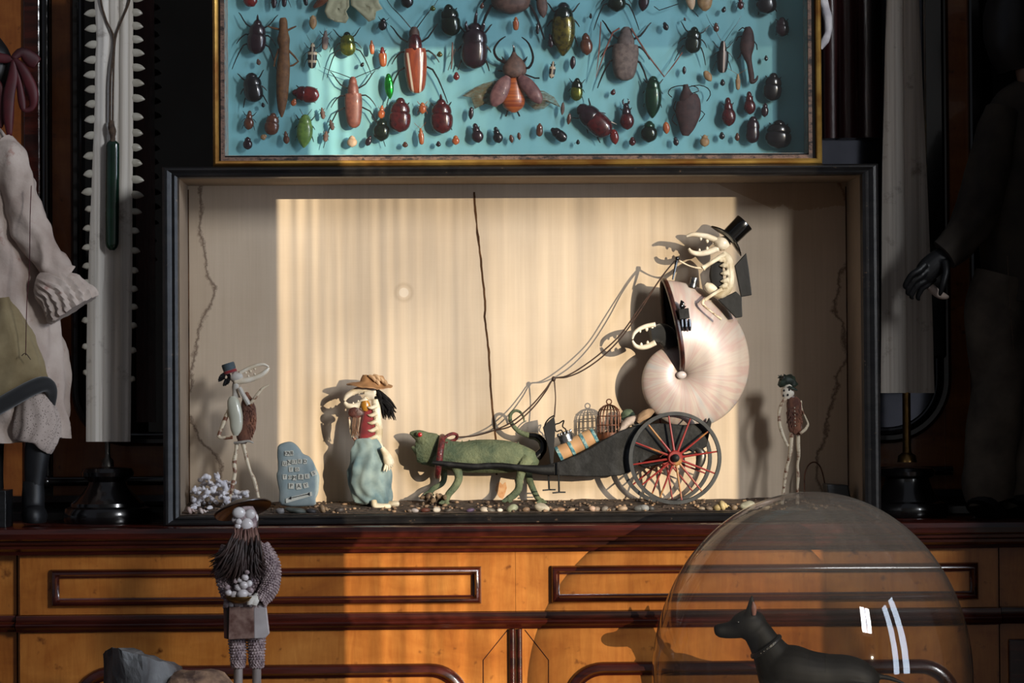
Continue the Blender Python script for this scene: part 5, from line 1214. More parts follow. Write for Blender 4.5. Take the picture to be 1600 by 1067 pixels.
for y in (634, 646, 658, 670, 682): sh.tube([P(588, y, YA - 0.008), P(580, y + 3, YA - 0.011), P(574, y + 2, YA - 0.010)], [4 * k, 3 * k, 0.8 * k], 7, 3)
sh.build('rib_cage', M['bone'], la, remesh=0.0007)
limbp([(576, 636, YA, 6, 5), (574, 650, YA - 0.003, 9, 8), (574, 664, YA - 0.003, 12, 9), (574, 680, YA - 0.003, 14, 10), (575, 694, YA - 0.003, 15, 11)], M['red_cloth'], 'bodice', la, 16, 4, noise=1.0, nsc=160)
limbp([(570, 626, YA - 0.006, 5, 4), (571, 634, YA - 0.006, 8, 5), (570, 642, YA - 0.006, 4, 4)], M['amber'], 'necklace', la, 12, 3)
fan = MB().limb([(558, 637, YA - 0.012, 4, 2), (557, 641, YA - 0.012, 11, 2.6), (556, 648, YA - 0.012, 11.5, 2.6), (556, 653, YA - 0.012, 5, 2)], 14, 4).build('fan', mat('dark_bead_fan', (92, 50, 40), (52, 28, 26), 160, rough=0.4, bump=0.5, bscale=400), la)
fe = MB()
for i in range(16):
    x0 = random.uniform(552, 562); fe.limb([(x0, 652, YA - 0.012 + random.uniform(-0.002, 0.002), 1.2, 1.2), (x0 - 1, 666, YA - 0.012 + random.uniform(-0.003, 0.003), 1.4, 1.2), (random.uniform(546, 562), random.uniform(676, 686), YA - 0.012, 0.4, 0.4)], 5, 3)
fe.build('feather', mat('brown_feather', (120, 88, 66), (84, 60, 46), 90, rough=0.8), fan)
limbp([(545, 652, YA - 0.010, 1.5, 1.5), (547, 662, YA - 0.010, 2, 2), (549, 678, YA - 0.008, 2, 2), (556, 688, YA - 0.006, 3, 3)], M['leg_claw'], 'arm', la, 7, 3)
limbp([(571, 684, YA - 0.002, 17, 13), (573, 695, YA - 0.002, 22, 16), (575, 712, YA - 0.002, 29, 20), (578, 735, YA - 0.002, 33, 22), (580, 755, YA - 0.002, 33, 22), (582, 772, YA - 0.002, 31, 21), (583, 784, YA - 0.002, 27, 20), (583, 788, YA - 0.002, 23, 17)], M['blue_cloth'], 'skirt', la, 60, 6, fold=0.06, nf=9, noise=3.4, nsc=70)
hn = MB()
hn.limb([(597, 700, YA - 0.018, 4, 4), (603, 710, YA - 0.020, 6, 4), (607, 720, YA - 0.020, 8, 4), (609, 726, YA - 0.020, 7, 3.5)], 10, 4)
for dx, dy in ((-6, 9), (-2.5, 10), (1.5, 8), (4.5, 4), (6, 0)): hn.limb([(607 + dx * 0.5, 723, YA - 0.020, 2.4, 2.4), (607 + dx, 727 + dy * 0.5, YA - 0.021, 2, 2), (606 + dx * 1.1, 727 + dy, YA - 0.021, 0.8, 0.8)], 7, 3)
hn.build('hand', M['bone'], la)
for q in ((599, 786, -0.004), (586, 790, -0.020)):
    limbp([(q[0] - 2, q[1] - 8, YA + q[2], 4.5, 5), (q[0], q[1], YA + q[2] - 0.002, 5.5, 6), (q[0] + 10, q[1] + 1, YA + q[2] - 0.003, 4.5, 6), (q[0] + 22, q[1] + 1, YA + q[2] - 0.004, 4.5, 5), (q[0] + 25, q[1] + 1, YA + q[2] - 0.004, 1.5, 2)], M['bone'], 'foot', la, 10, 3)

# --- singing bird-like figure at the left
YE = 0.080; k = S(YE)
le = thing('songbird_figurine', 'crab-claw headed figure in a slate cap with raised arm, before the white coral', 'figurine', P(384, 790, YE))
jaw([(420, 574), (416, 579.5), (404, 588), (386, 594), (366, 596)], YE, 5.2, M['claw'], 'lower_jaw', le, [(398, 586, 4), (388, 589, 4)], (0, -1))
jaw([(420, 573), (413, 569.5), (404, 570), (390, 575), (374, 583)], YE, 3.2, M['claw'], 'upper_jaw', le, [(398, 575, 4), (391, 578, 5), (384, 581, 4)], (0, 1))
limbp([(361, 588, YE, 5, 6), (366, 589, YE, 9, 8), (373, 588, YE, 8, 7), (379, 586, YE, 4, 4)], M['bone_grey'], 'head', le, 12, 3)
axh = (P(355, 567, YE) - P(360, 583, YE)).normalized(); rh = axh.to_track_quat('Z', 'Y').to_matrix(); hcp = P(360.5, 583, YE)
cp = MB().lathe(hcp, [(9.5 * k, 2.5 * k), (10.2 * k, 7 * k), (10.4 * k, 14 * k), (9.6 * k, 16 * k), (0.2 * k, 15.5 * k)], 24, rot=rh).build('cap', M['grey_felt'], le, angle=50)
MB().lathe(hcp, [(9.6 * k, 0), (10.6 * k, 0.5 * k), (10.6 * k, 4.5 * k), (9.8 * k, 5 * k)], 24, rot=rh).build('cap_band', M['red_cloth'], cp)
hr = MB()
for i in range(30):
    a_ = random.uniform(0, 2 * PI); hr.limb([(354 + 4 * math.cos(a_), 588 + 5 * math.sin(a_), YE, 3, 3), (351 + 7 * math.cos(a_), 592 + 8 * math.sin(a_), YE + random.uniform(-0.005, 0.005), 2.2, 2.2), (350 + 9 * math.cos(a_), 594 + 9 * math.sin(a_), YE + random.uniform(-0.006, 0.006), 0.6, 0.6)], 5, 2)
hr.build('hair', M['black_hair'], le)
limbp([(369, 596, YE, 4.5, 4.5), (368, 604, YE, 5.5, 5), (368, 612, YE, 5, 5), (369, 622, YE, 7, 6)], M['bone_grey'], 'neck', le, 10, 3)
limbp([(363, 619, YE - 0.008, 4, 3), (364, 626, YE - 0.008, 9, 5), (367, 642, YE - 0.009, 11, 6), (369, 656, YE - 0.009, 10.5, 6), (369, 670, YE - 0.009, 9, 5), (368, 680, YE - 0.008, 4, 3)], M['white_shell'], 'shell_breast', le, 16, 4)
limbp([(384, 613, YE, 3, 4), (386, 624, YE, 8, 8), (388, 640, YE, 12, 10), (388, 656, YE, 13, 11), (385, 672, YE, 13, 11), (379, 686, YE, 10, 9), (376, 693, YE, 4, 4)], M['fur'], 'fur_back', le, 18, 4, noise=1.6, nsc=300)
fuzz((388, 652), (11, 33), YE, 11, 'fur_tuft', le)
tubep([(374, 606, YE - 0.006), (382, 620, YE - 0.008), (389, 632, YE - 0.008)], [3.6, 3.6, 4.2], M['bone_grey'], 'upper_arm', le, 8, 3)
tubep([(390, 633, YE - 0.008), (401, 618, YE - 0.010), (410, 607, YE - 0.010), (421, 601, YE - 0.010)], [2.8, 2.6, 2.0, 0.7], M['leg_claw'], 'forearm', le, 8, 3)
tubep([(360, 636, YE - 0.004), (352, 654, YE - 0.006), (345, 672, YE - 0.006)], [3.0, 3.6, 2.4], M['leg_claw'], 'upper_arm', le, 8, 3)
tubep([(345, 671, YE - 0.006), (342, 682, YE - 0.007), (350, 684, YE - 0.008), (363, 683, YE - 0.010)], [2.6, 3, 3, 3.2], M['leg_claw'], 'forearm', le, 8, 3)
tubep([(370, 690, YE - 0.002), (369, 704, YE - 0.002), (366, 722, YE - 0.002), (367, 738, YE - 0.002), (364, 754, YE - 0.002), (360, 774, YE - 0.004), (358, 789, YE - 0.004)], [3.6, 2.8, 3.6, 3.0, 3.4, 2.2, 2.6], M['leg_claw'], 'leg', le, 8, 3)
tubep([(379, 690, YE), (383, 706, YE), (386, 720, YE), (391, 736, YE), (398, 752, YE), (403, 774, YE - 0.002), (408, 792, YE - 0.003)], [4, 3, 3, 2.4, 3.2, 2.4, 2.8], M['leg_claw'], 'leg', le, 8, 3)
tubep([(366, 692, YE - 0.004), (376, 691, YE - 0.008), (388, 689, YE - 0.008), (396, 692, YE - 0.008)], [2, 2.2, 1.8, 1.2], M['bone_grey'], 'hip', le, 7, 3)

# --- figure with a fur waistcoat at the right
YF = 0.078; k = S(YF)
ri = thing('fur_vest_figurine', 'thin white-faced figure in a brown fur waistcoat at the right end', 'figurine', P(1235, 790, YF))
limbp([(1232, 599, YF, 5, 6), (1232, 606, YF, 9, 8), (1230, 615, YF, 10.5, 8), (1228, 622, YF, 6, 6)], M['claw'], 'face', ri, 14, 4)
for x, y in ((1225, 610), (1233, 609), (1224, 618), (1231, 617)): MB().ell(P(x, y, YF - 0.0066), (1.6 * k, 1.0 * k, 1.9 * k), None, 8, 5).build('eye_hole', M['ink'], ri)
hh = MB()
hh.limb([(1217, 603, YF, 3, 6), (1222, 598, YF, 7, 9), (1230, 594, YF, 9, 10), (1238, 598, YF, 8, 9), (1244, 603, YF, 3, 6)], 12, 4, noise=2.4, nsc=220)
for i in range(26):
    x0 = random.uniform(1220, 1240); hh.limb([(x0, 594, YF + random.uniform(-0.006, 0.006), 2.2, 2), (x0 + random.uniform(-3, 4), 589, YF + random.uniform(-0.006, 0.006), 1.6, 1.4), (x0 + random.uniform(-6, 7), random.uniform(584, 592), YF, 0.4, 0.4)], 5, 2)
hh.build('feather_hat', M['feather'], ri)
tubep([(1232, 604, YF - 0.008), (1240, 607, YF - 0.008), (1246, 610, YF - 0.006)], [1.6, 2.4, 0.8], M['feather'], 'feather', ri, 6, 3)
limbp([(1240, 620, YF, 6, 6), (1240, 627, YF, 11, 8), (1241, 645, YF, 12, 9), (1242, 662, YF, 11.5, 9), (1243, 673, YF, 9, 8), (1243, 679, YF, 3, 4)], M['fur'], 'fur_waistcoat', ri, 18, 4, noise=1.8, nsc=300)
fuzz((1241.5, 650), (11.5, 24), YF, 9, 'fur_tuft', ri)
for i in range(6): MB().ell(P(1241.5 + 0.2 * i, 637 + i * 5.6, YF - 0.0085), 1.1 * k, None, 8, 5).build('button', M['bone'], ri)
tubep([(1228, 622, YF - 0.003), (1220, 634, YF - 0.004), (1217, 648, YF - 0.004), (1219, 668, YF - 0.004)], [3, 2.6, 2.4, 2.8], M['leg_claw'], 'upper_arm', ri, 8, 3)
tubep([(1219, 667, YF - 0.004), (1224, 682, YF - 0.006), (1231, 697, YF - 0.006)], [2.8, 2.6, 2.2], M['leg_claw'], 'forearm', ri, 8, 3)
tubep([(1251, 626, YF), (1253, 640, YF - 0.002), (1262, 660, YF - 0.006), (1262, 665, YF - 0.006)], [2.2, 1.4, 1.6, 2.2], M['leg_claw'], 'upper_arm', ri, 8, 3)
tubep([(1262, 664, YF - 0.006), (1258, 671, YF - 0.008), (1250, 677, YF - 0.008)], [2.2, 2.6, 2.4], M['leg_claw'], 'forearm', ri, 8, 3)
tubep([(1237, 676, YF), (1236, 690, YF), (1235, 707, YF), (1231, 724, YF), (1228, 738, YF), (1225, 760, YF), (1222, 789, YF)], [3.4, 3.6, 3.4, 2.6, 3.2, 2.4, 3], M['leg_claw'], 'leg', ri, 8, 3)
tubep([(1247, 676, YF), (1247, 694, YF), (1248, 712, YF), (1246, 728, YF), (1247, 744, YF), (1246, 764, YF), (1246, 789, YF)], [3.2, 3.4, 2.6, 2.2, 2.8, 2.2, 3], M['leg_claw'], 'leg', ri, 8, 3)

# --- coral, headstone, pebbles
YO = 0.088; k = S(YO); cm_ = MB()
random.seed(11)
for i in range(120):
    x = random.uniform(300, 388); top_ = 762 if x < 312 else (742 if x < 345 else (752 if x < 366 else 768)); y = random.uniform(top_, 794)
    c = P(x, y, YO + random.uniform(-0.022, 0.016)); d = Vector((random.gauss(0, 1), random.gauss(0, 0.8) - 0.4, random.gauss(0.5, 0.8))).normalized()
    r_ = random.uniform(2.6, 4.8) * k
    cm_.ell(c, (r_ * 1.15, r_ * 1.15, r_ * 1.0), None, 9, 7); cm_.tube([c, c + d * r_ * 1.1, c + d * r_ * 1.75], [r_ * 0.6, r_ * 0.55, r_ * 0.4], 7)
tag(cm_.build('coral', M['coral'], None, remesh=0.0011), 'knobbly white coral lump in the left corner of the display case', 'coral')
YT = 0.058; k = S(YT)
tb = thing('headstone', 'irregular blue-grey standing stone with pasted letter tiles and a double-headed arrow', 'stone', P(464, 790, YT))
outl = [(433, 698), (437, 693.5), (450, 690), (459, 692), (467, 700), (473, 709), (482, 713), (488, 720), (493, 731), (498, 742), (498, 756), (497, 768), (493, 780), (489, 790), (440, 790), (436, 768), (431.5, 743), (434, 734), (432.5, 712)]
so_ = MB(); ring = [P(x, y, YT) for x, y in crom(outl + [outl[0]], 3)[:-1]]; ce = P(464, 742, YT)
rs = []
for dy, f in ((0.0, 0.02), (-0.0008, 0.6), (0.0, 0.93), (0.0022, 0.99), (0.009, 1.0), (0.013, 0.985), (0.0145, 0.9), (0.0145, 0.02)):
    rs.append([ce + (p - ce) * f + Vector((0, dy, 0)) for p in ring])
so_.grid(rs); so_.disp(0.0005, 90); so_.build('stone', M['stone_blue'], tb, angle=60)
def tile(ch, x, y, w, h, rot, m=None):
    c = P(x, y, YT - 0.0014); r = Matrix.Rotation(math.radians(rot), 3, 'Y'); k_ = S(YT)
    mb_ = MB(); q = [(-w / 2, -h / 2), (w / 2, -h / 2), (w / 2, h / 2), (-w / 2, h / 2)]
    mb_.grid([[c + r @ Vector((a_ * k_, yy, b_ * k_)) for a_, b_ in q] for yy in (-0.0004, 0.0012)])
    t_ = mb_.build('letter_tile', M['tile'], tb, smooth=False)
    cu = bpy.data.curves.new('letter', 'FONT'); cu.body = ch; cu.size = h * 0.92 * k_; cu.align_x = 'CENTER'; cu.align_y = 'CENTER'; cu.extrude = 0.00012
    o_ = bpy.data.objects.new('letter', cu); COL.objects.link(o_); o_.data.materials.append(M['ink'])
    me_ = bpy.data.meshes.new_from_object(o_.evaluated_get(bpy.context.evaluated_depsgraph_get())); bpy.data.objects.remove(o_)
    lo = bpy.data.objects.new('letter', me_); COL.objects.link(lo); lo.parent = t_
    lo.matrix_local = Matrix.Translation(c + Vector((0, -0.00052, 0)) - tb.location) @ r.to_4x4() @ Matrix.Rotation(PI / 2, 4, 'X')
for a_ in [('C', 447.2, 708.2, 4.6, 7.2, 0), ('A', 450.6, 708.4, 5, 8, 0), ('B', 456, 707.8, 4.8, 8, 0),
           ('U', 445, 724.3, 7.4, 7.8, 8), ('N', 452, 722.6, 5.2, 8.4, 0), ('I', 458, 721.6, 3.6, 7, 4), ('T', 462, 721.8, 4, 6.8, 0), ('E', 468.8, 720.6, 5.8, 7, 3), ('D', 476.8, 720.9, 5.6, 7.6, 2),
           ('T', 454.6, 733.3, 6, 7.8, 0), ('O', 464.4, 733.2, 6.8, 6.2, -3),
           ('T', 445, 745, 6.4, 7.8, 0), ('O', 453, 745.6, 5, 6.2, 0), ('M', 460.2, 746.4, 5.6, 8, 4), ('B', 470.2, 745, 8.2, 8.4, 4), ('E', 479.8, 744, 7.2, 7.6, -4), ('S', 490.4, 739.2, 8.2, 7.6, -22),
           ('P', 455, 759.2, 8, 8.8, 2), ('A', 466.8, 759.8, 8.2, 9.6, -4), ('Y', 478, 758.2, 7.6, 8.2, -14)]:
    tile(*a_)
mb_ = MB(); k_ = S(YT); mb_.grid([[P(446.5, 779, YT - 0.001) + Vector((0, yy, 0)), P(487, 768, YT - 0.001) + Vector((0, yy, 0)), P(488, 774.5, YT - 0.001) + Vector((0, yy, 0)), P(447, 786, YT - 0.001) + Vector((0, yy, 0))] for yy in (-0.0006, 0.0012)])
ap = mb_.build('paper_strip', M['tile'], tb, smooth=False)
ar = MB()
def flat(poly): ar.grid([[P(x, y, YT - 0.0018) + Vector((0, yy, 0)) for x, y in poly] for yy in (-0.0002, 0.0004)])
flat([(454, 777.6), (480, 771.6), (480, 772.8), (454, 778.8)]); flat([(450, 779.6), (455, 775.4), (455.4, 780.4)]); flat([(479, 772.4), (483.8, 768.6), (484.6, 774.6)])
ar.build('arrow', M['ink'], ap, smooth=False)
# pebbles and little shells strewn on the floor of the case
PEB = [  # px, py, half width, half height, colour, label
    (300, 792, 9, 6, (206, 178, 168), 'small pinkish conch under the left end of the white coral'), (318, 794, 8, 5, (214, 196, 188), 'small whitish conch in front of the white coral'),
    (438, 793, 8, 5, (128, 124, 122), 'rounded grey pebble at the left foot of the lettered stone'), (462, 793, 17, 5, (96, 100, 92), 'flat greenish pebble lying before the lettered stone'),
    (486, 794, 8, 4, (70, 66, 66), 'dark pebble at the right foot of the lettered stone'), (508, 787, 9, 7, (196, 158, 116), 'striped tan spiral shell right of the lettered stone'),
    (504, 793, 5, 4, (214, 176, 130), 'tiny tan pebble beneath the spiral shell'), (530, 791, 9, 5, (56, 48, 44), 'dark brown pebble left of the blue skirt'),
    (648, 789, 6, 3.6, (188, 176, 170), 'pale pebble between the lady and the chameleon'), (640, 792, 4, 3, (120, 104, 92), 'small brown pebble left of the chameleon forefoot'),
    (682, 787, 6.5, 4.5, (226, 214, 196), 'round white pebble at the chameleon forefoot'), (664, 791, 8, 4, (92, 48, 36), 'reddish flat pebble in front of the rock'),
    (700, 790, 7, 3.4, (66, 58, 52), 'dark pebble right of the rock'), (735, 788, 7, 3.5, (92, 74, 100), 'purplish pebble under the chameleon belly'),
    (757, 789, 8, 4.6, (206, 190, 170), 'long cream pebble under the chameleon belly'), (765, 784, 9, 4, (104, 96, 86), 'flat grey pebble behind the cream one'),
    (781, 790, 5, 3, (220, 210, 196), 'small white pebble left of the chameleon hind foot'), (800, 789, 9, 6, (156, 160, 132), 'greenish pebble under the chameleon hind foot'),
    (822, 790, 6, 4, (166, 132, 104), 'tan pebble right of the chameleon hind foot'), (846, 788, 12, 7, (236, 220, 192), 'large cream shell behind the chameleon hind feet'),
    (868, 783, 6, 3, (150, 120, 96), 'small tan pebble behind the cream shell'), (876, 791, 7, 3.6, (160, 124, 96), 'flat tan pebble right of the cream shell'),
    (893, 783, 6, 3, (176, 148, 120), 'pale tan pebble under the coach shaft end'), (908, 786, 5, 3, (72, 62, 56), 'dark pebble under the coach body'),
    (926, 788, 7, 4.4, (182, 152, 132), 'pinkish pebble under the coach, front one'), (932, 782, 6, 4, (140, 120, 104), 'brown pebble under the coach, back one'),
    (945, 784, 6, 4.5, (120, 112, 104), 'grey pebble left of the near wheel, small one'), (972, 788, 8, 4.4, (176, 150, 124), 'oval tan pebble left of the near wheel'),
    (958, 792, 4, 2.6, (98, 88, 80), 'small dark pebble before the oval tan one'), (998, 783, 9, 5, (112, 110, 108), 'grey pebble at the left of the near wheel foot'),
    (1006, 788, 9, 5, (146, 146, 144), 'pale grey pebble touching the near wheel'), (1018, 790, 5, 4, (60, 58, 58), 'black pebble touching the near wheel'),
    (1096, 783, 6, 3.4, (150, 132, 110), 'small tan pebble right of the near wheel foot'), (1108, 784, 6, 3.6, (130, 110, 92), 'brown pebble right of the near wheel'),
    (1132, 777, 8, 8, (222, 196, 140), 'yellowish upright shell right of the near wheel'), (1121, 782, 7, 5, (170, 148, 100), 'olive tan pebble left of the yellowish shell'),
    (1147, 778, 6, 5, (140, 116, 90), 'brown pebble right of the yellowish shell'), (1168, 774, 12, 8, (176, 172, 150), 'large pale pebble behind the glass dome'),
    (1196, 783, 8, 4, (150, 138, 120), 'flat grey-brown pebble left of the fur-vest figure'),
]
random.seed(5)
for px, py, a_, b_, c_, lb_ in PEB:
    Y = 0.05
    for _ in range(40):                                       # depth at which the ground shows at this pixel
        z_ = P(px, py + b_, Y).z
        Y += 0.003 if z_ < gz(Y) - 0.0006 else -0.003
        Y = min(max(Y, 0.026), 0.126)
    k = S(Y); c = P(px, py, Y); c.z = gz(Y) + b_ * k * 0.72
    key = 'pebble_%d_%d_%d' % c_
    m_ = bpy.data.materials.get(key) or mat(key, c_, tuple(int(v * 0.72) for v in c_), 70, rough=0.55, bump=0.4, bscale=160)
    spiral = 'conch' in lb_ or 'spiral' in lb_ or 'upright shell' in lb_
    if spiral:
        mb_ = MB(); pts = []
        for i in range(46):
            t = i / 45; th = t * 5.2 * PI; rr_ = (1 - t) ** 1.2
            pts.append((c.x + k * (a_ * (1.7 * t - 0.75)), c.y + k * b_ * 0.55 * rr_ * math.cos(th), c.z + k * b_ * 0.55 * rr_ * math.sin(th) + 0.0003))
        mb_.tube(pts, [k * b_ * (0.62 * (1 - i / 45) + 0.05) for i in range(46)], 8)
        nm, ct = 'sea_shell', 'shell'
    else:
        mb_ = MB().ell((c.x, c.y, c.z), (a_ * k, a_ * k * 0.7, b_ * k), Matrix.Rotation(random.uniform(-0.25, 0.25), 3, 'Y'), 14, 9); mb_.disp(b_ * k * 0.30, 70 + 30 * random.random()); nm, ct = ('sea_shell', 'shell') if 'shell' in lb_ and 'cream shell' in lb_ and 'large' in lb_ else ('pebble', 'pebble')
    tag(mb_.build(nm, m_, None, angle=180), lb_, ct, 'pebbles and shells on the case floor')
rk = MB(); random.seed(3)
for i in range(34):
    x = random.uniform(660, 700); y = random.uniform(770 + abs(x - 680) * 0.35, 790); c = P(x, y, 0.094 + random.uniform(-0.012, 0.012)); rk.ell(c, (random.uniform(3, 6) * 0.00082, 0.004, random.uniform(2.4, 4.6) * 0.00082), Matrix.Rotation(random.uniform(-1, 1), 3, 'Y'), 8, 6)
rk.disp(0.001, 160)
tag(rk.build('rock', mat('crusted_rock', (150, 124, 96), (66, 52, 42), 60, rough=0.85, bump=0.9, bscale=200, bdist=0.003), None, remesh=0.001), 'crusty brown rock under the chameleon forefeet', 'rock')
gv = MB(); random.seed(9)
for i in range(420):
    x = random.uniform(il + 0.01, ir - 0.01); y = random.uniform(0.02, 0.13); r_ = random.uniform(0.0008, 0.0024)
    gv.ell((x, y, gz(y) + r_ * 0.5), (r_ * random.uniform(1, 1.7), r_ * 1.2, r_ * 0.8), Matrix.Rotation(random.uniform(0, 3), 3, 'Z'), 6, 4)
gv.disp(0.0005, 400)
tag(gv.build('gravel', mat('mixed_gravel', (150, 122, 96), (58, 46, 40), 34, rough=0.9, lo=0.42, hi=0.58), None, angle=180), 'fine gravel scattered over the floor of the display case', 'gravel', None, 'stuff')
blk_ = MB().prism([(1291, 756), (1326, 758), (1332, 790), (1296, 790)], 0.06, 0.10)
tag(blk_.build('block', M['black_worn'], None, smooth=False, bevel=0.002), 'small dark block on the floor at the right end of the display case', 'block')
lp = MB().tube([P(x, y, 0.112) for x, y in ((1258, 778), (1257, 745), (1263, 727), (1273, 722), (1282, 730), (1288, 752), (1290, 778))], 0.0009, 6, 4)
tag(lp.build('wire_loop', M['rusty'], None), 'thin bent wire loop standing behind the dark block', 'wire')

# ------------------------------------------------------------------ saw and bill on turned stands
def stand(cx, Y, rows, label, rodm, rod_top, rod_r, ybase):
    k = S(Y); t = thing('turned_stand', label, 'stand', (P(cx, 700, Y).x, Y, 1.0))
    zb = P(cx, ybase, Y).z; prof = [(r * k, 1.0 + max(0.0, P(cx, y, Y).z - zb)) for r, y in rows]
    x = P(cx, 700, Y).x
    MB().lathe((x, Y, 0), prof, 44).build('base', M['ebony'], t, angle=35)
    y1 = rows[-1][1]
    MB().lathe((x, Y, 0), [(rod_r * 2.4 * k, P(cx, y1 + 2, Y).z), (rod_r * 2.2 * k, P(cx, y1 - 8, Y).z), (rod_r * 1.1 * k, P(cx, y1 - 13, Y).z), (rod_r * k, P(cx, y1 - 24, Y).z), (rod_r * k, P(cx, rod_top, Y).z)], 18).build('rod', rodm, t, angle=50)
    return t
YS = 0.12
stand(168, YS, [(66, 814), (69, 808), (69, 798), (66, 791), (58, 788), (57, 783), (52, 779), (40, 768), (31, 756), (29, 750), (33, 746), (40, 741), (41, 735), (38, 729), (26, 727)],
      'black turned wooden stand holding the toothed sawfish saw', M['steel'], 689, 4.2, 814)
stand(1417, YS, [(60, 798), (64, 792), (64, 783), (60, 776), (50, 773), (48, 768), (40, 755), (35, 743), (34, 738), (43, 733), (44, 727), (40, 722), (24, 720)],
      'black turned wooden stand with a brass rod holding the toothless grey bill', M['brass'], 613, 6.5, 798)
def blade(outl_l, outl_r, Y, th, ridges, m, name, parent):
    """flat bone blade lofted down its length with a ridged cross-section"""
    mb = MB(); rings = []
    L_ = crom(outl_l, 8); R_ = crom(outl_r, 8)
    for (xl, yl), (xr, yr) in zip(L_, R_):
        a, b_ = P(xl, yl, Y), P(xr, yr, Y); n = 30; ring = []
        for i in range(n + 1):
            t = i / n; e = 1 - abs(2 * t - 1) ** 6; rd = sum(am * math.exp(-((t - c) / w) ** 2) for c, w, am in ridges)
            p = a.lerp(b_, t); ring.append(p + Vector((0.0006 * mnoise.noise(Vector((t * 3, p.z * 14, 1))) , -th * (0.35 + 0.65 * e) - rd, 0)))
        for i in range(n, -1, -1):
            t = i / n; e = 1 - abs(2 * t - 1) ** 6; p = a.lerp(b_, t); ring.append(p + Vector((0, th * (0.35 + 0.65 * e), 0)))
        rings.append(ring)
    return mb.grid(rings).build(name, m, parent, angle=50)
sw = thing('sawfish_saw', 'tall whitish sawfish saw with rows of teeth standing left of the cases', 'sawfish saw', (P(170, 690, YS).x, YS, P(170, 690, YS).z))
SL = [(150, -60), (148, 0), (151, 60), (149, 100), (147, 200), (143, 300), (139, 400), (136, 500), (135, 600), (135, 690)]
SR = [(208, -60), (208, 0), (208, 60), (208, 100), (208, 200), (207, 300), (207, 400), (206, 500), (205, 600), (204, 690)]
blade(SL, SR, YS, 0.0055, [(0.22, 0.05, 0.0012), (0.36, 0.03, -0.0014), (0.62, 0.03, -0.0016), (0.74, 0.06, 0.0014), (0.88, 0.03, -0.001)], M['rostrum'], 'blade', sw)
def edge_x(o_, y):
    for (x0, y0), (x1, y1) in zip(o_, o_[1:]):
        if y0 <= y <= y1: return x0 + (x1 - x0) * (y - y0) / (y1 - y0)
    return o_[-1][0]
LY = [-28, -4, 20, 44, 69, 93, 116, 139, 162, 186, 211, 243, 271, 299, 326, 356, 386, 415, 441, 470, 500, 541, 582]
RY = [-26, -3, 19, 40, 61, 82, 105, 129, 153, 182, 207, 230, 254, 280, 304, 330, 360, 391, 422, 451, 479, 508, 547, 592]
for o_, ys, sg in ((SL, LY, -1), (SR, RY, 1)):
    for i, y in enumerate(ys):
        ln_ = 17 if y < 310 else max(6.0, 15 - (y - 310) * 0.033)
        ln_ *= random.uniform(0.82, 1.1) * (0.6 if y in (326,) else 1); x = edge_x(o_, y); hw = 6.2 if y < 310 else 5.2
        MB().limb([(x - sg * 4, y, YS, hw * 0.9, 3.4), (x + sg * ln_ * 0.35, y + 0.5, YS, hw, 3.2), (x + sg * ln_ * 0.75, y + 1.5, YS, hw * 0.62, 2.2), (x + sg * ln_, y + 2.5, YS, 0.5, 0.6)], 8, 3).build('tooth', M['tooth'], sw)
bl = thing('fish_bill', 'toothless grey bone bill with brown stains standing right of the cases', 'fish bill', (P(1417, 614, YS).x, YS, P(1417, 614, YS).z))
blade([(1387, -60), (1385, 0), (1381, 150), (1378, 300), (1377, 450), (1376, 614)], [(1433, -60), (1436, 0), (1442, 150), (1449, 300), (1455, 450), (1460, 614)], YS, 0.0055, [(0.5, 0.02, -0.0022), (0.3, 0.05, 0.001), (0.72, 0.05, 0.001)], M['rostrum_dark'], 'blade', bl)
# jade pendant on its cord
yj = YS - 0.016
jp = thing('jade_pendant', 'long dark green jade pendant hanging by a knotted cord on the sawfish saw', 'pendant', P(176, 390, yj))
limbp([(176, 219, yj, 4, 3), (176, 224, yj, 9.6, 5), (176, 234, yj, 10.6, 6), (175.5, 300, yj, 10.8, 6.4), (175, 370, yj, 10.8, 6.4), (175, 384, yj, 9.5, 6), (175, 391, yj, 4, 3)], M['jade'], 'jade_bar', jp, 18, 5)
for q in ([(157, -40), (157.5, 0), (166, 32), (178, 62), (173, 120), (172, 190)], [(208, -40), (202, 2), (190, 32), (180, 62), (177, 120), (176, 190)]):
    tubep([(x, y, YS - 0.0085 - 0.004 * (y > 100)) for x, y in q], 1.6, M['cord'], 'cord', jp, 7, 4)
limbp([(175, 188, yj, 3, 3), (174, 196, yj, 5.4, 5), (176, 206, yj, 5.6, 5), (176, 214, yj, 4, 4), (176, 221, yj, 4.6, 5)], M['cord'], 'knot', jp, 10, 4, noise=0.8, nsc=300)
tag(MB().limb([(1284, -14, 0.10, 5, 5), (1288, 8, 0.10, 7, 7), (1293, 30, 0.10, 6.5, 6), (1294, 50, 0.10, 6, 6), (1288, 66, 0.10, 5.5, 5), (1283, 76, 0.10, 3, 3)], 12, 5, noise=1.8, nsc=90).build('pale_coral_branch', M['coral']), 'pale coral branch hanging beside the top right edge of the insect case', 'coral')

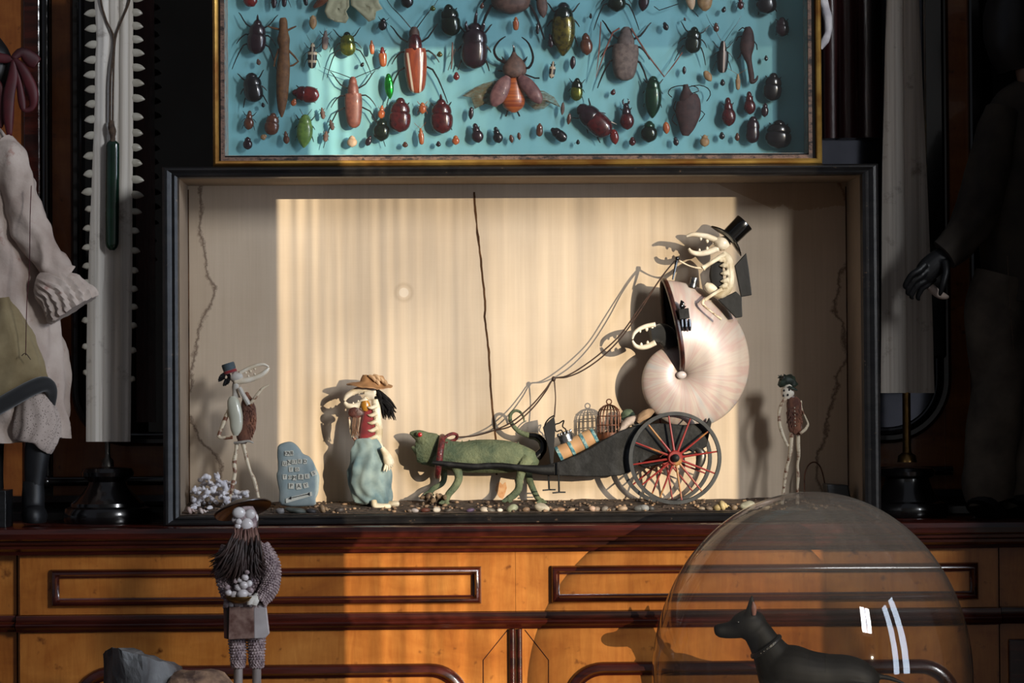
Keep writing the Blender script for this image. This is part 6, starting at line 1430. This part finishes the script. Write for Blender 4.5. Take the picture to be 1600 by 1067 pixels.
# ------------------------------------------------------------------ marionette at the left edge
YM = 0.085
ml = thing('marionette', 'marionette in a stained linen coat with a red ribbon, cut by the left edge', 'puppet', (P(40, 812, YM).x, YM, 1.0))
limbp([(-60, 60, YM, 14, 14), (-40, 70, YM, 30, 30), (-18, 92, YM, 34, 30), (-14, 120, YM, 28, 26), (-30, 150, YM, 16, 16)], M['black_hair'], 'hair', ml, 26, 5, noise=4, nsc=60)
rb_ = MB()
rb_.limb([(-40, 92, YM - 0.02, 7, 5), (-10, 90, YM - 0.024, 8, 4), (10, 92, YM - 0.024, 7, 3), (20, 94, YM - 0.024, 3, 3)], 14, 4, fold=0.08)
rb_.limb([(20, 92, YM - 0.024, 5, 4), (34, 82, YM - 0.022, 8, 5), (50, 94, YM - 0.020, 12, 4), (58, 100, YM - 0.020, 9, 3)], 14, 4, fold=0.10)
rb_.limb([(22, 92, YM - 0.024, 4, 4), (34, 106, YM - 0.026, 7, 4), (46, 130, YM - 0.026, 9, 4), (52, 150, YM - 0.026, 8, 4), (50, 168, YM - 0.024, 5, 3), (38, 172, YM - 0.024, 4, 3), (34, 158, YM - 0.024, 6, 3), (30, 130, YM - 0.024, 5, 3), (24, 98, YM - 0.024, 3, 3)], 14, 4, fold=0.08)
rb_.limb([(21, 94, YM - 0.024, 4, 4), (20, 118, YM - 0.026, 8, 3), (14, 150, YM - 0.026, 9, 3), (13, 184, YM - 0.026, 8, 3), (15, 212, YM - 0.024, 4, 2)], 14, 4, fold=0.10)
rb_.limb([(-10, 120, YM - 0.018, 6, 4), (0, 150, YM - 0.02, 10, 3), (2, 180, YM - 0.02, 8, 3), (0, 200, YM - 0.02, 3, 2)], 14, 4, fold=0.1)
rb_.build('ribbon_bow', M['red_ribbon'], ml, angle=180)
limbp([(-30, 190, YM, 20, 20), (-26, 215, YM, 34, 34), (-24, 250, YM, 46, 42), (-22, 320, YM, 66, 50), (-16, 400, YM, 80, 54), (-6, 480, YM, 90, 56), (8, 560, YM, 94, 58), (14, 640, YM, 92, 56), (18, 690, YM, 88, 54)], M['linen'], 'coat', ml, 110, 8, fold=0.045, nf=11, noise=7, nsc=30)
limbp([(0, 226, YM - 0.02, 22, 22), (14, 250, YM - 0.024, 28, 26), (26, 290, YM - 0.028, 31, 26), (40, 335, YM - 0.032, 31, 26), (54, 372, YM - 0.034, 28, 25), (72, 402, YM - 0.036, 25, 23), (92, 424, YM - 0.038, 22, 20), (102, 434, YM - 0.038, 21, 19)], M['linen'], 'sleeve', ml, 60, 9, fold=0.05, nf=5, noise=6.5, nsc=46)
limbp([(62, 440, YM - 0.038, 18, 18), (74, 446, YM - 0.040, 27, 24), (88, 454, YM - 0.040, 34, 26), (102, 466, YM - 0.040, 39, 28), (112, 478, YM - 0.040, 42, 30), (116, 484, YM - 0.040, 40, 28)], M['linen'], 'cuff', ml, 60, 5, fold=0.085, nf=17, noise=2.6, nsc=70)
limbp([(8, 470, YM - 0.030, 18, 16), (14, 520, YM - 0.044, 34, 20), (20, 570, YM - 0.046, 46, 22), (24, 610, YM - 0.046, 52, 22), (26, 626, YM - 0.046, 50, 20)], M['skirt'], 'skirt', ml, 40, 5, fold=0.06, nf=8, noise=4, nsc=50)
MB().tube([P(*p) for p in ((-30, 650, YM - 0.072), (-4, 636, YM - 0.073), (24, 620, YM - 0.073), (50, 606, YM - 0.070), (70, 600, YM - 0.062), (80, 612, YM - 0.05), (80, 640, YM - 0.04))], [0.010, 0.0102, 0.0102, 0.010, 0.0098, 0.008, 0.004], 12, 4).build('hem_band', M['black_cloth'], ml)
limbp([(56, 606, YM - 0.040, 22, 20), (56, 640, YM - 0.042, 32, 24), (57, 668, YM - 0.042, 36, 26), (56, 690, YM - 0.042, 33, 25), (55, 694, YM - 0.042, 26, 20)], M['lace'], 'bloomer', ml, 50, 5, fold=0.06, nf=9, noise=1.8, nsc=60)
limbp([(-10, 630, YM - 0.01, 18, 16), (0, 660, YM - 0.01, 22, 18), (4, 690, YM - 0.01, 16, 14)], M['lace'], 'bloomer', ml, 40, 4, fold=0.06, nf=8)
limbp([(60, 670, YM - 0.036, 17, 16), (59, 700, YM - 0.036, 20, 18), (56, 730, YM - 0.036, 18, 17), (53, 765, YM - 0.036, 14, 14)], M['black_leather'], 'leg', ml, 18, 4)
limbp([(52, 752, YM - 0.036, 16, 15), (52, 775, YM - 0.036, 18, 17), (52, 795, YM - 0.038, 18, 20), (54, 806, YM - 0.042, 20, 30), (54, 815, YM - 0.042, 18, 28)], M['black_leather'], 'boot', ml, 18, 4)
limbp([(-8, 680, YM, 15, 14), (-9, 740, YM, 14, 14), (-10, 800, YM, 18, 20)], M['black_leather'], 'boot', ml, 16, 4)
tubep([(49, 290, YM - 0.066), (47, 340, YM - 0.074), (46, 420, YM - 0.078), (42, 470, YM - 0.078), (40, 555, YM - 0.074)], 0.7, M['red_ribbon'], 'string', ml, 5, 3)
tubep([(34, 556, YM - 0.074), (40, 552, YM - 0.075), (48, 562, YM - 0.074)], 0.8, M['cord'], 'bead_knot', ml, 5, 3)
hbx = MB().box(P(-40, 0, 0.05).x, P(17, 0, 0.05).x, -0.005, 0.055, 1.0, P(0, 765, 0.03).z)
tag(hbx.build('box', M['black_worn'], None, smooth=False, bevel=0.001), 'low dark box at the marionette feet, cut by the left edge', 'box')

# ------------------------------------------------------------------ dark puppet at the right edge
YQ = 0.060
mr = thing('puppet', 'dark puppet in an olive coat with a black gloved hand at the right edge', 'puppet', (P(1590, 795, YQ).x, YQ, 1.0))
limbp([(1588, -30, YQ, 30, 34), (1584, 20, YQ, 46, 46), (1584, 70, YQ, 44, 44), (1592, 110, YQ, 30, 32)], M['black_hair'], 'hair', mr, 24, 5, noise=3, nsc=60)
limbp([(1608, 70, YQ, 24, 22), (1612, 110, YQ - 0.01, 26, 24), (1616, 150, YQ, 18, 18)], M['flesh'], 'neck', mr, 16, 4)
limbp([(1612, 130, YQ, 24, 24), (1608, 160, YQ, 58, 40), (1604, 230, YQ, 70, 48), (1600, 330, YQ, 72, 50), (1600, 420, YQ, 66, 48), (1602, 470, YQ, 70, 48)], M['olive_cloth'], 'coat', mr, 40, 5, fold=0.03, nf=7, noise=3, nsc=30)
limbp([(1566, 170, YQ - 0.02, 26, 24), (1552, 230, YQ - 0.026, 34, 30), (1538, 290, YQ - 0.03, 36, 30), (1520, 345, YQ - 0.034, 34, 28), (1496, 380, YQ - 0.036, 29, 25), (1476, 398, YQ - 0.038, 27, 23)], M['olive_cloth'], 'sleeve', mr, 34, 5, fold=0.04, nf=6, noise=3.5, nsc=40)
hn = MB(); Yh = YQ - 0.038                        # black glove: palm, four fingers and thumb curving down to the left
hn.limb([(1484, 394, Yh, 12, 10), (1470, 404, Yh, 17, 12), (1456, 416, Yh, 19, 12), (1444, 428, Yh, 17, 10), (1438, 434, Yh, 10, 7)], 16, 4)
for i, (bx_, by_, ex, ey) in enumerate(((1440, 418, 1414, 446), (1444, 426, 1418, 456), (1449, 434, 1424, 462), (1454, 440, 1434, 464))):
    dY = -0.010 + 0.006 * i
    hn.limb([(bx_ + 6, by_ - 6, Yh + dY, 5.5, 5.5), (bx_ - 4, by_ + 4, Yh + dY - 0.003, 5.6, 5.6), ((bx_ + ex) / 2 - 3, (by_ + ey) / 2 - 2, Yh + dY - 0.003, 5.0, 5.0), (ex, ey, Yh + dY + 0.002, 4.0, 4.0), (ex + 3, ey + 5, Yh + dY + 0.005, 2, 2)], 10, 4)
hn.limb([(1476, 408, Yh - 0.008, 7, 7), (1478, 424, Yh - 0.014, 6, 6), (1474, 442, Yh - 0.016, 5.4, 5.4), (1470, 456, Yh - 0.014, 4, 4), (1468, 462, Yh - 0.013, 2, 2)], 10, 4)
hn.build('gloved_hand', M['black_leather'], mr, remesh=0.0014)
limbp([(1448, 440, Yh + 0.010, 3, 3), (1454, 448, Yh + 0.008, 6, 6), (1464, 458, Yh + 0.004, 7, 7), (1476, 463, Yh, 5, 6), (1482, 464, Yh, 2, 2)], M['linen'], 'glove_cuff', mr, 12, 4, noise=1, nsc=100)
for dx, dY, nm in ((0, -0.012, 0), (58, 0.01, 1)):
    limbp([(1566 + dx, 430, YQ + dY, 46, 34), (1556 + dx, 480, YQ + dY, 50, 36), (1556 + dx, 540, YQ + dY, 46, 34), (1562 + dx, 600, YQ + dY, 42, 32), (1556 + dx, 660, YQ + dY, 42, 32), (1546 + dx, 720, YQ + dY, 42, 32), (1545 + dx, 765, YQ + dY, 42, 32), (1548 + dx, 785, YQ + dY, 38, 28)], M['trouser'], 'trouser_leg', mr, 40, 6, fold=0.03, nf=5, noise=5, nsc=26)
    limbp([(1545 + dx, 770, YQ + dY, 18, 18), (1540 + dx, 786, YQ + dY - 0.006, 26, 26), (1536 + dx, 797, YQ + dY - 0.01, 28, 34)], M['black_leather'], 'shoe', mr, 16, 4)
tubep([(1574, 400, YQ - 0.05), (1578, 470, YQ - 0.048), (1584, 545, YQ - 0.046)], 0.7, M['cord'], 'string', mr, 5, 3)

# ------------------------------------------------------------------ foreground table
YT2 = -0.19; TZ = 0.745; k2 = S(YT2)
ft = thing('table', 'low dark table in front of the sideboard carrying the shell man and the glass dome', 'table', (0.1, -0.27, 0.0))
MB().box(-0.75, 0.76, -0.50, -0.035, TZ - 0.03, TZ).build('table_top', M['mahog'], ft, smooth=False, bevel=0.003)
for x in (-0.70, 0.71):
    for y in (-0.46, -0.08):
        MB().lathe((x, y, 0), [(0.02, 0.0), (0.024, 0.02), (0.018, 0.06), (0.026, 0.3), (0.030, 0.55), (0.022, 0.62), (0.034, 0.66), (0.034, TZ - 0.03)], 18).build('leg', M['mahog'], ft, angle=40)

# ------------------------------------------------------------------ shell man
random.seed(21); YV = YT2; k = k2
sm = thing('shell_man', 'shell-covered bearded man in a wide brown hat holding a dish, before the sideboard', 'figurine', (P(388, 1100, YV).x, YV, TZ))
axn = Vector((0.27, -0.30, -0.92)).normalized()       # underside of the tilted hat turns to the viewer
qn = (-axn).to_track_quat('Z', 'Y').to_matrix(); hcn = P(380, 797, YV)
MB().lathe(hcn, [(47 * k, 0.0), (47.6 * k, 0.0012), (40 * k, 0.0046), (22 * k, 0.0098), (8 * k, 0.0128), (0.3 * k, 0.0138), (0.3 * k, 0.0115), (8 * k, 0.0105), (22 * k, 0.0072), (40 * k, 0.0018), (46 * k, -0.0008)], 44, sy=0.92, rot=qn, cap0=False, cap1=False).build('hat', M['hat_brown'], sm, angle=60)
hd_ = MB(); hd_.limb([(382, 792, YV - 0.004, 14, 13), (383, 806, YV - 0.005, 19, 17), (384, 820, YV - 0.005, 18, 16), (383, 834, YV - 0.004, 17, 14), (383, 848, YV - 0.003, 14, 12)], 16, 4, noise=1.5, nsc=160)
hdo = hd_.build('head', M['shell_crust'], sm)
for x, y, rx, ry, dY in ((373, 801, 10.5, 9, 0.020), (391, 803, 9, 8, 0.018), (386, 820, 10, 10.5, 0.020), (373, 815, 5, 5, 0.022), (371.5, 822, 5, 5, 0.021), (366, 812, 4, 5, 0.016), (372, 830, 5, 4, 0.018), (399, 809, 5, 7, 0.010)):
    MB().ell(P(x, y, YV - dY + 0.002), (rx * k, rx * k * 0.6, ry * k)).build('face_shell', M['shell_pale'], hdo)
MB().tube([P(400, 817, YV - 0.008) + Vector((3.4 * k * math.cos(2 * PI * i / 20), 0.002 * math.sin(2 * PI * i / 20), 9 * k * math.sin(2 * PI * i / 20))) for i in range(21)], 0.0008, 6).build('ear_ring', M['steel'], hdo)
def crust(mb, secs, step, r, jit=0.25):
    """rows of small shells over a loft"""
    q = crom(secs, step); 
    for i, s_ in enumerate(q):
        n_ = max(7, int(2 * PI * s_[3] / (r * 1.75)))
        C = P(s_[0], s_[1], s_[2])
        T = (P(*q[min(i + 1, len(q) - 1)][:3]) - P(*q[max(i - 1, 0)][:3])).normalized(); u = T.cross(Vector((0, 1, 0))).normalized(); w_ = T.cross(u).normalized()
        for j in range(n_):
            a_ = 2 * PI * (j + 0.5 * (i % 2)) / n_
            if math.sin(a_) * w_.y > 0.55: continue
            rr_ = r * random.uniform(0.75, 1.2) * k
            mb.ell(C + (s_[3] * math.cos(a_) * u + s_[4] * math.sin(a_) * w_) * k, (rr_, rr_, rr_ * 0.8), None, 7, 5)
def shelled(secs, step, r, name, m):
    mb = MB().limb(secs, 14, 4); crust(mb, secs, step, r); return mb.build(name, m, sm, angle=180)
shelled([(384, 845, YV, 20, 16), (384, 862, YV, 34, 22), (384, 885, YV, 36, 24), (384, 910, YV, 33, 23), (383, 932, YV, 31, 22), (384, 946, YV, 33, 22)], 5, 3.0, 'jacket', M['shell_crust'])
shelled([(408, 856, YV - 0.004, 13, 13), (421, 878, YV - 0.008, 14, 13), (424, 902, YV - 0.012, 13.5, 13), (418, 924, YV - 0.018, 13, 12), (406, 938, YV - 0.022, 10, 10)], 6, 2.4, 'sleeve', M['shell_crust'])
shelled([(358, 858, YV - 0.002, 12, 13), (348, 880, YV - 0.006, 12, 12), (350, 906, YV - 0.012, 11, 11), (357, 930, YV - 0.020, 10, 10)], 5, 2.6, 'sleeve', M['shell_crust'])
hnd = MB(); hnd.limb([(403, 930, YV - 0.024, 6, 5), (398, 938, YV - 0.028, 7, 5), (396, 946, YV - 0.030, 5, 4)], 10, 4)
for i in range(5): hnd.limb([(398, 936 + 2.0 * i - 3, YV - 0.029, 2.4, 2.4), (391 - i * 0.3, 935 + 2.6 * i - 2, YV - 0.033, 2.2, 2.2), (386, 937 + 2.2 * i - 2, YV - 0.032, 1.0, 1.0)], 7, 3)
hnd.build('hand', M['bone_grey'], sm)
dsh = P(373, 935, YV - 0.033)
dish = MB().lathe(dsh, [(0.4 * k, -8 * k), (10 * k, -7 * k), (17 * k, -3 * k), (20.5 * k, 2 * k), (20.5 * k, 3 * k), (16.5 * k, -1 * k), (9 * k, -5 * k), (0.4 * k, -6 * k)], 30, sy=0.6).build('dish', M['brass'], sm, angle=60)
for x, y, r in ((379, 928, 9), (388, 926, 6), (366, 929, 7), (357, 926, 6), (355, 918, 5), (372, 918, 6), (381, 914, 7), (389, 912, 6), (375, 906, 6), (383, 902, 6), (368, 908, 5), (392, 922, 5), (386, 894, 4)):
    MB().ell(P(x, y, YV - 0.034 + random.uniform(-0.003, 0.006)), (r * k, r * k * 0.8, r * k * 0.85), Matrix.Rotation(random.uniform(-1, 1), 3, 'Y')).build('shell', M['shell_pale'] if r > 5 else M['shell_crust'], dish)
bd = MB()
for i in range(260):
    t = random.random(); x0 = 364 + 40 * random.random(); y0 = random.uniform(832, 852); sx = (x0 - 384) / 20
    Ln = random.uniform(40, 78) * (1 - 0.25 * abs(sx)); x1 = x0 + sx * 10 - 7 + random.uniform(-6, 6); x2 = x0 + sx * 24 - 12 + random.uniform(-9, 9)
    Yb = YV - 0.020 - 0.008 * random.random()
    bd.limb([(x0, y0, Yb + 0.004, 1.6, 1.6), ((x0 + x1) / 2, y0 + Ln * 0.35, Yb - 0.004, 1.9, 1.9), (x1, y0 + Ln * 0.7, Yb - 0.006, 1.5, 1.5), (x2, y0 + Ln, Yb - 0.002, 0.35, 0.35)], 5, 2)
bd.build('beard', M['beard'], sm, angle=180)
bd = MB()
for i in range(90):
    x0 = 366 + 36 * random.random(); y0 = random.uniform(824, 838)
    bd.limb([(x0, y0, YV - 0.020, 1.4, 1.4), (x0 + random.uniform(-2, 2), y0 + 10, YV - 0.026, 1.6, 1.6), (x0 + (x0 - 384) * 0.25, y0 + random.uniform(18, 28), YV - 0.028, 0.4, 0.4)], 5, 2)
bd.build('moustache', M['beard_root'], sm, angle=180)
for i in range(9):
    MB().ell(P(354 + i * 7.4, 945 + random.uniform(-1, 1), YV - 0.019), (4.4 * k, 3 * k, 4.4 * k)).build('belt_shell', M['shell_pale'] if i % 2 else M['shell_crust'], sm)
MB().prism([(358, 948), (396, 948), (397, 997), (357, 999)], YV - 0.022, YV - 0.019).build('coat_panel', M['coat_skirt'], sm, smooth=False, bevel=0.0005)
MB().prism([(396, 948), (416, 948), (421, 990), (414, 997), (397, 998)], YV - 0.020, YV - 0.012).build('coat_panel', M['coat_pale'], sm, smooth=False, bevel=0.0012)
MB().prism([(349, 950), (358, 948), (357, 999), (350, 997)], YV - 0.018, YV + 0.012).build('coat_panel', M['rim'], sm, smooth=False, bevel=0.0005)
MB().prism([(352, 946), (414, 946), (417, 985), (352, 988)], YV - 0.006, YV + 0.014).build('coat_lining', M['beard'], sm, smooth=False, bevel=0.002)
for cx in (371, 400):
    shelled([(cx, 990, YV, 13, 12), (cx + 0.5, 1010, YV, 12.5, 12), (cx + 1, 1032, YV, 11, 11), (cx + 1, 1042, YV, 9, 9)], 5, 2.4, 'legging', M['shell_crust'])
    zf = TZ; pA, pB = P(cx + 1, 1036, YV), P(cx + 1.5, 1110, YV)
    MB().tube([pA, pB, Vector((pB.x, pB.y, zf + 0.010))], [7.2 * k, 6.6 * k, 6 * k], 10, 2).build('shin', M['wood_grey'], sm)
    MB().tube([Vector((pB.x, pB.y + 0.006, zf + 0.0085)), Vector((pB.x, pB.y - 0.008, zf + 0.008)), Vector((pB.x, pB.y - 0.024, zf + 0.005))], [0.0075, 0.0085, 0.0045], 12, 3).build('shoe', M['black_leather'], sm)

# ------------------------------------------------------------------ stones at the lower left
def rock_from(secs, m, name, lb_, n=22, amp=0.003, sc=40):
    mb = MB().limb(secs, n, 4); mb.disp(amp, sc); mb.disp(amp * 0.55, sc * 2.6)
    return tag(mb.build(name, m, None, smooth=False), lb_, 'rock')
zt = lambda py: py
sl_ = MB(); cols = crom([(163, -0.165, 1020), (170, -0.19, 1013), (188, -0.245, 1012), (214, -0.25, 1021), (240, -0.24, 1030), (262, -0.22, 1037), (275, -0.195, 1050), (279, -0.17, 1075)], 4); rings = []
for x, Y, yt in cols:
    a_ = P(x, yt, Y); n_ = 14; ring = []
    for q in range(n_ + 1):
        t = q / n_; p = Vector((a_.x, a_.y - 0.012 * t, a_.z + (TZ + 0.001 - a_.z) * t)); p.y += 0.006 * mnoise.noise(Vector((p.x * 70, 1, p.z * 14))) ; ring.append(p)
    for q in range(5):
        t = 1 - q / 4; ring.append(Vector((a_.x + 0.006, min(-0.10, a_.y + 0.07), a_.z - 0.008 + (TZ + 0.009 - a_.z) * t)))
    rings.append(ring)
sl_.grid(rings)
for q in range(len(sl_.v)):
    v_ = sl_.v[q]
    if v_.z > TZ + 0.01: sl_.v[q] = v_ + 0.0028 * Vector(mnoise.noise_vector(v_ * 90)) + 0.003 * Vector(mnoise.noise_vector(v_ * 34))
tag(sl_.build('slate_rock', M['slate'], None, smooth=False), 'broken grey slate lump at the bottom edge left of the shell man', 'rock')
rock_from([(270, 1128, YT2 - 0.02, 20, 20), (285, 1118, YT2 - 0.02, 62, 60), (308, 1112, YT2 - 0.02, 68, 66), (330, 1118, YT2 - 0.02, 64, 60), (346, 1128, YT2 - 0.02, 50, 44), (356, 1134, YT2 - 0.02, 12, 12)], M['tan_stone'], 'tan_rock', 'tan lumpy stone at the bottom edge beside the shell man legs', 22, 0.005, 44)

# ------------------------------------------------------------------ glass dome and dog
cxd = P(1268, 900, YT2).x; Rx = 251 * k2
zt_ = P(1262, 768, YT2).z; Hs_ = 290 * k2
dm = thing('glass_dome', 'large clear dusty glass dome covering the black dog figure', 'glass dome', (cxd, YT2, TZ))
prof_ = [(1.0, TZ + 0.001), (1.0, TZ + 0.04), (1.0, zt_ - Hs_)]
for i in range(1, 41):
    t = PI / 2 * i / 40; prof_.append((math.cos(t) if i < 40 else 0.004, zt_ - Hs_ + Hs_ * math.sin(t)))
MB().lathe((cxd, YT2, 0), [(r * Rx, z) for r, z in prof_], 128, sy=0.76, cap0=False).build('glass', M['dome'], dm, angle=180)
dg = thing('dog_statue', 'small black standing dog statue with pointed ears under the glass dome', 'dog statue', (P(1270, 1100, YT2).x, YT2, TZ))
YD2 = YT2; b = MB()
b.limb([(1116, 986, YD2, 6, 7), (1122, 985, YD2, 10.5, 10), (1134, 985, YD2, 12.5, 11), (1146, 983, YD2, 15, 13), (1156, 979, YD2, 20.5, 17), (1168, 977, YD2, 25.5, 20), (1180, 979, YD2, 24, 19), (1190, 984, YD2, 16, 14)], 20, 5)
b.limb([(1176, 974, YD2, 18, 15), (1184, 988, YD2, 22.5, 17), (1193, 1003, YD2, 24.5, 19), (1205, 1022, YD2, 30, 23), (1218, 1044, YD2, 38, 30), (1226, 1060, YD2, 40, 34)], 20, 5)
b.limb([(1196, 1052, YD2, 20, 22), (1212, 1050, YD2, 38, 32), (1235, 1052, YD2, 45, 36), (1265, 1056, YD2, 40, 36), (1295, 1057, YD2, 36, 33), (1322, 1056, YD2, 33, 31), (1346, 1062, YD2, 29, 29), (1360, 1070, YD2, 20, 22), (1366, 1076, YD2, 8, 10)], 22, 5)
zleg = TZ + 0.012
def leg(pts, nm=0):
    b.limb(pts, 14, 5)
zt3 = 620 + (CAM.z - TZ) / k2 - 6.5
for dY in (-0.014, 0.016):
    leg([(1208, 1066, YD2 + dY, 20, 14), (1205, 1095, YD2 + dY, 13, 11), (1203, 1120, YD2 + dY, 9, 8.5), (1203, 1148, YD2 + dY, 8, 8), (1202, zt3 - 8, YD2 + dY, 8, 8), (1196, zt3 - 1, YD2 + dY, 8, 9)])
    leg([(1340, 1066, YD2 + dY, 26, 16), (1338, 1094, YD2 + dY, 18, 13), (1348, 1118, YD2 + dY, 11, 9), (1358, 1138, YD2 + dY, 8, 8), (1354, 1156, YD2 + dY, 7.5, 8), (1350, zt3 - 8, YD2 + dY, 8, 8), (1343, zt3 - 1, YD2 + dY, 8, 9)])
for dY in (-0.009, 0.010):
    b.limb([(1172, 962, YD2 + dY, 10, 6), (1174, 950, YD2 + dY * 1.3, 8, 5), (1174.5, 938, YD2 + dY * 1.5, 4.6, 3.4), (1174.5, 929, YD2 + dY * 1.6, 1.2, 1.2)], 12, 4)
b.limb([(1356, 1050, YD2, 9, 9), (1372, 1056, YD2, 5, 5), (1392, 1060, YD2, 4, 4), (1412, 1068, YD2, 2.6, 2.6), (1424, 1078, YD2, 1.4, 1.4)], 10, 4)
b.build('body', M['dog'], dg, remesh=0.0014, smoothit=9)
limbp([(1178, 961, YD2 - 0.0145, 3, 2), (1178, 950, YD2 - 0.0160, 4.4, 2), (1176.5, 940, YD2 - 0.0165, 1.6, 1.4)], M['ear_pink'], 'inner_ear', dg, 10, 4)
MB().ell(P(1153, 972, YD2 - 0.0118), (2.6 * k2, 1.6 * k2, 2 * k2)).build('eye', M['black_horn'], dg)
nc = P(1197, 1010, YD2); u1 = (P(1217, 996, YD2) - P(1177, 1026, YD2)); Lc = u1.length / 2; u1.normalize()
col_ = MB().tube([nc + u1 * Lc * 1.02 * math.cos(2 * PI * i / 40) + Vector((0, 0.0192 * math.sin(2 * PI * i / 40), 0)) for i in range(41)], 0.0032, 8).build('collar', M['black_leather'], dg)
for i in range(14):
    a_ = PI + PI * (i + 0.5) / 14
    MB().ell(nc + u1 * Lc * 1.04 * math.cos(a_) + Vector((0, 0.0222 * math.sin(a_), 0)), 0.0011, None, 8, 5).build('stud', M['steel'], col_)
MB().lathe((cxd, YT2, 0), [(Rx * 0.98, TZ + 0.0005), (Rx * 0.98, TZ + 0.006), (Rx * 0.95, TZ + 0.0075), (0.001, TZ + 0.0075)], 64, sy=0.74).build('dome_base', M['ebony'], dm, angle=40)
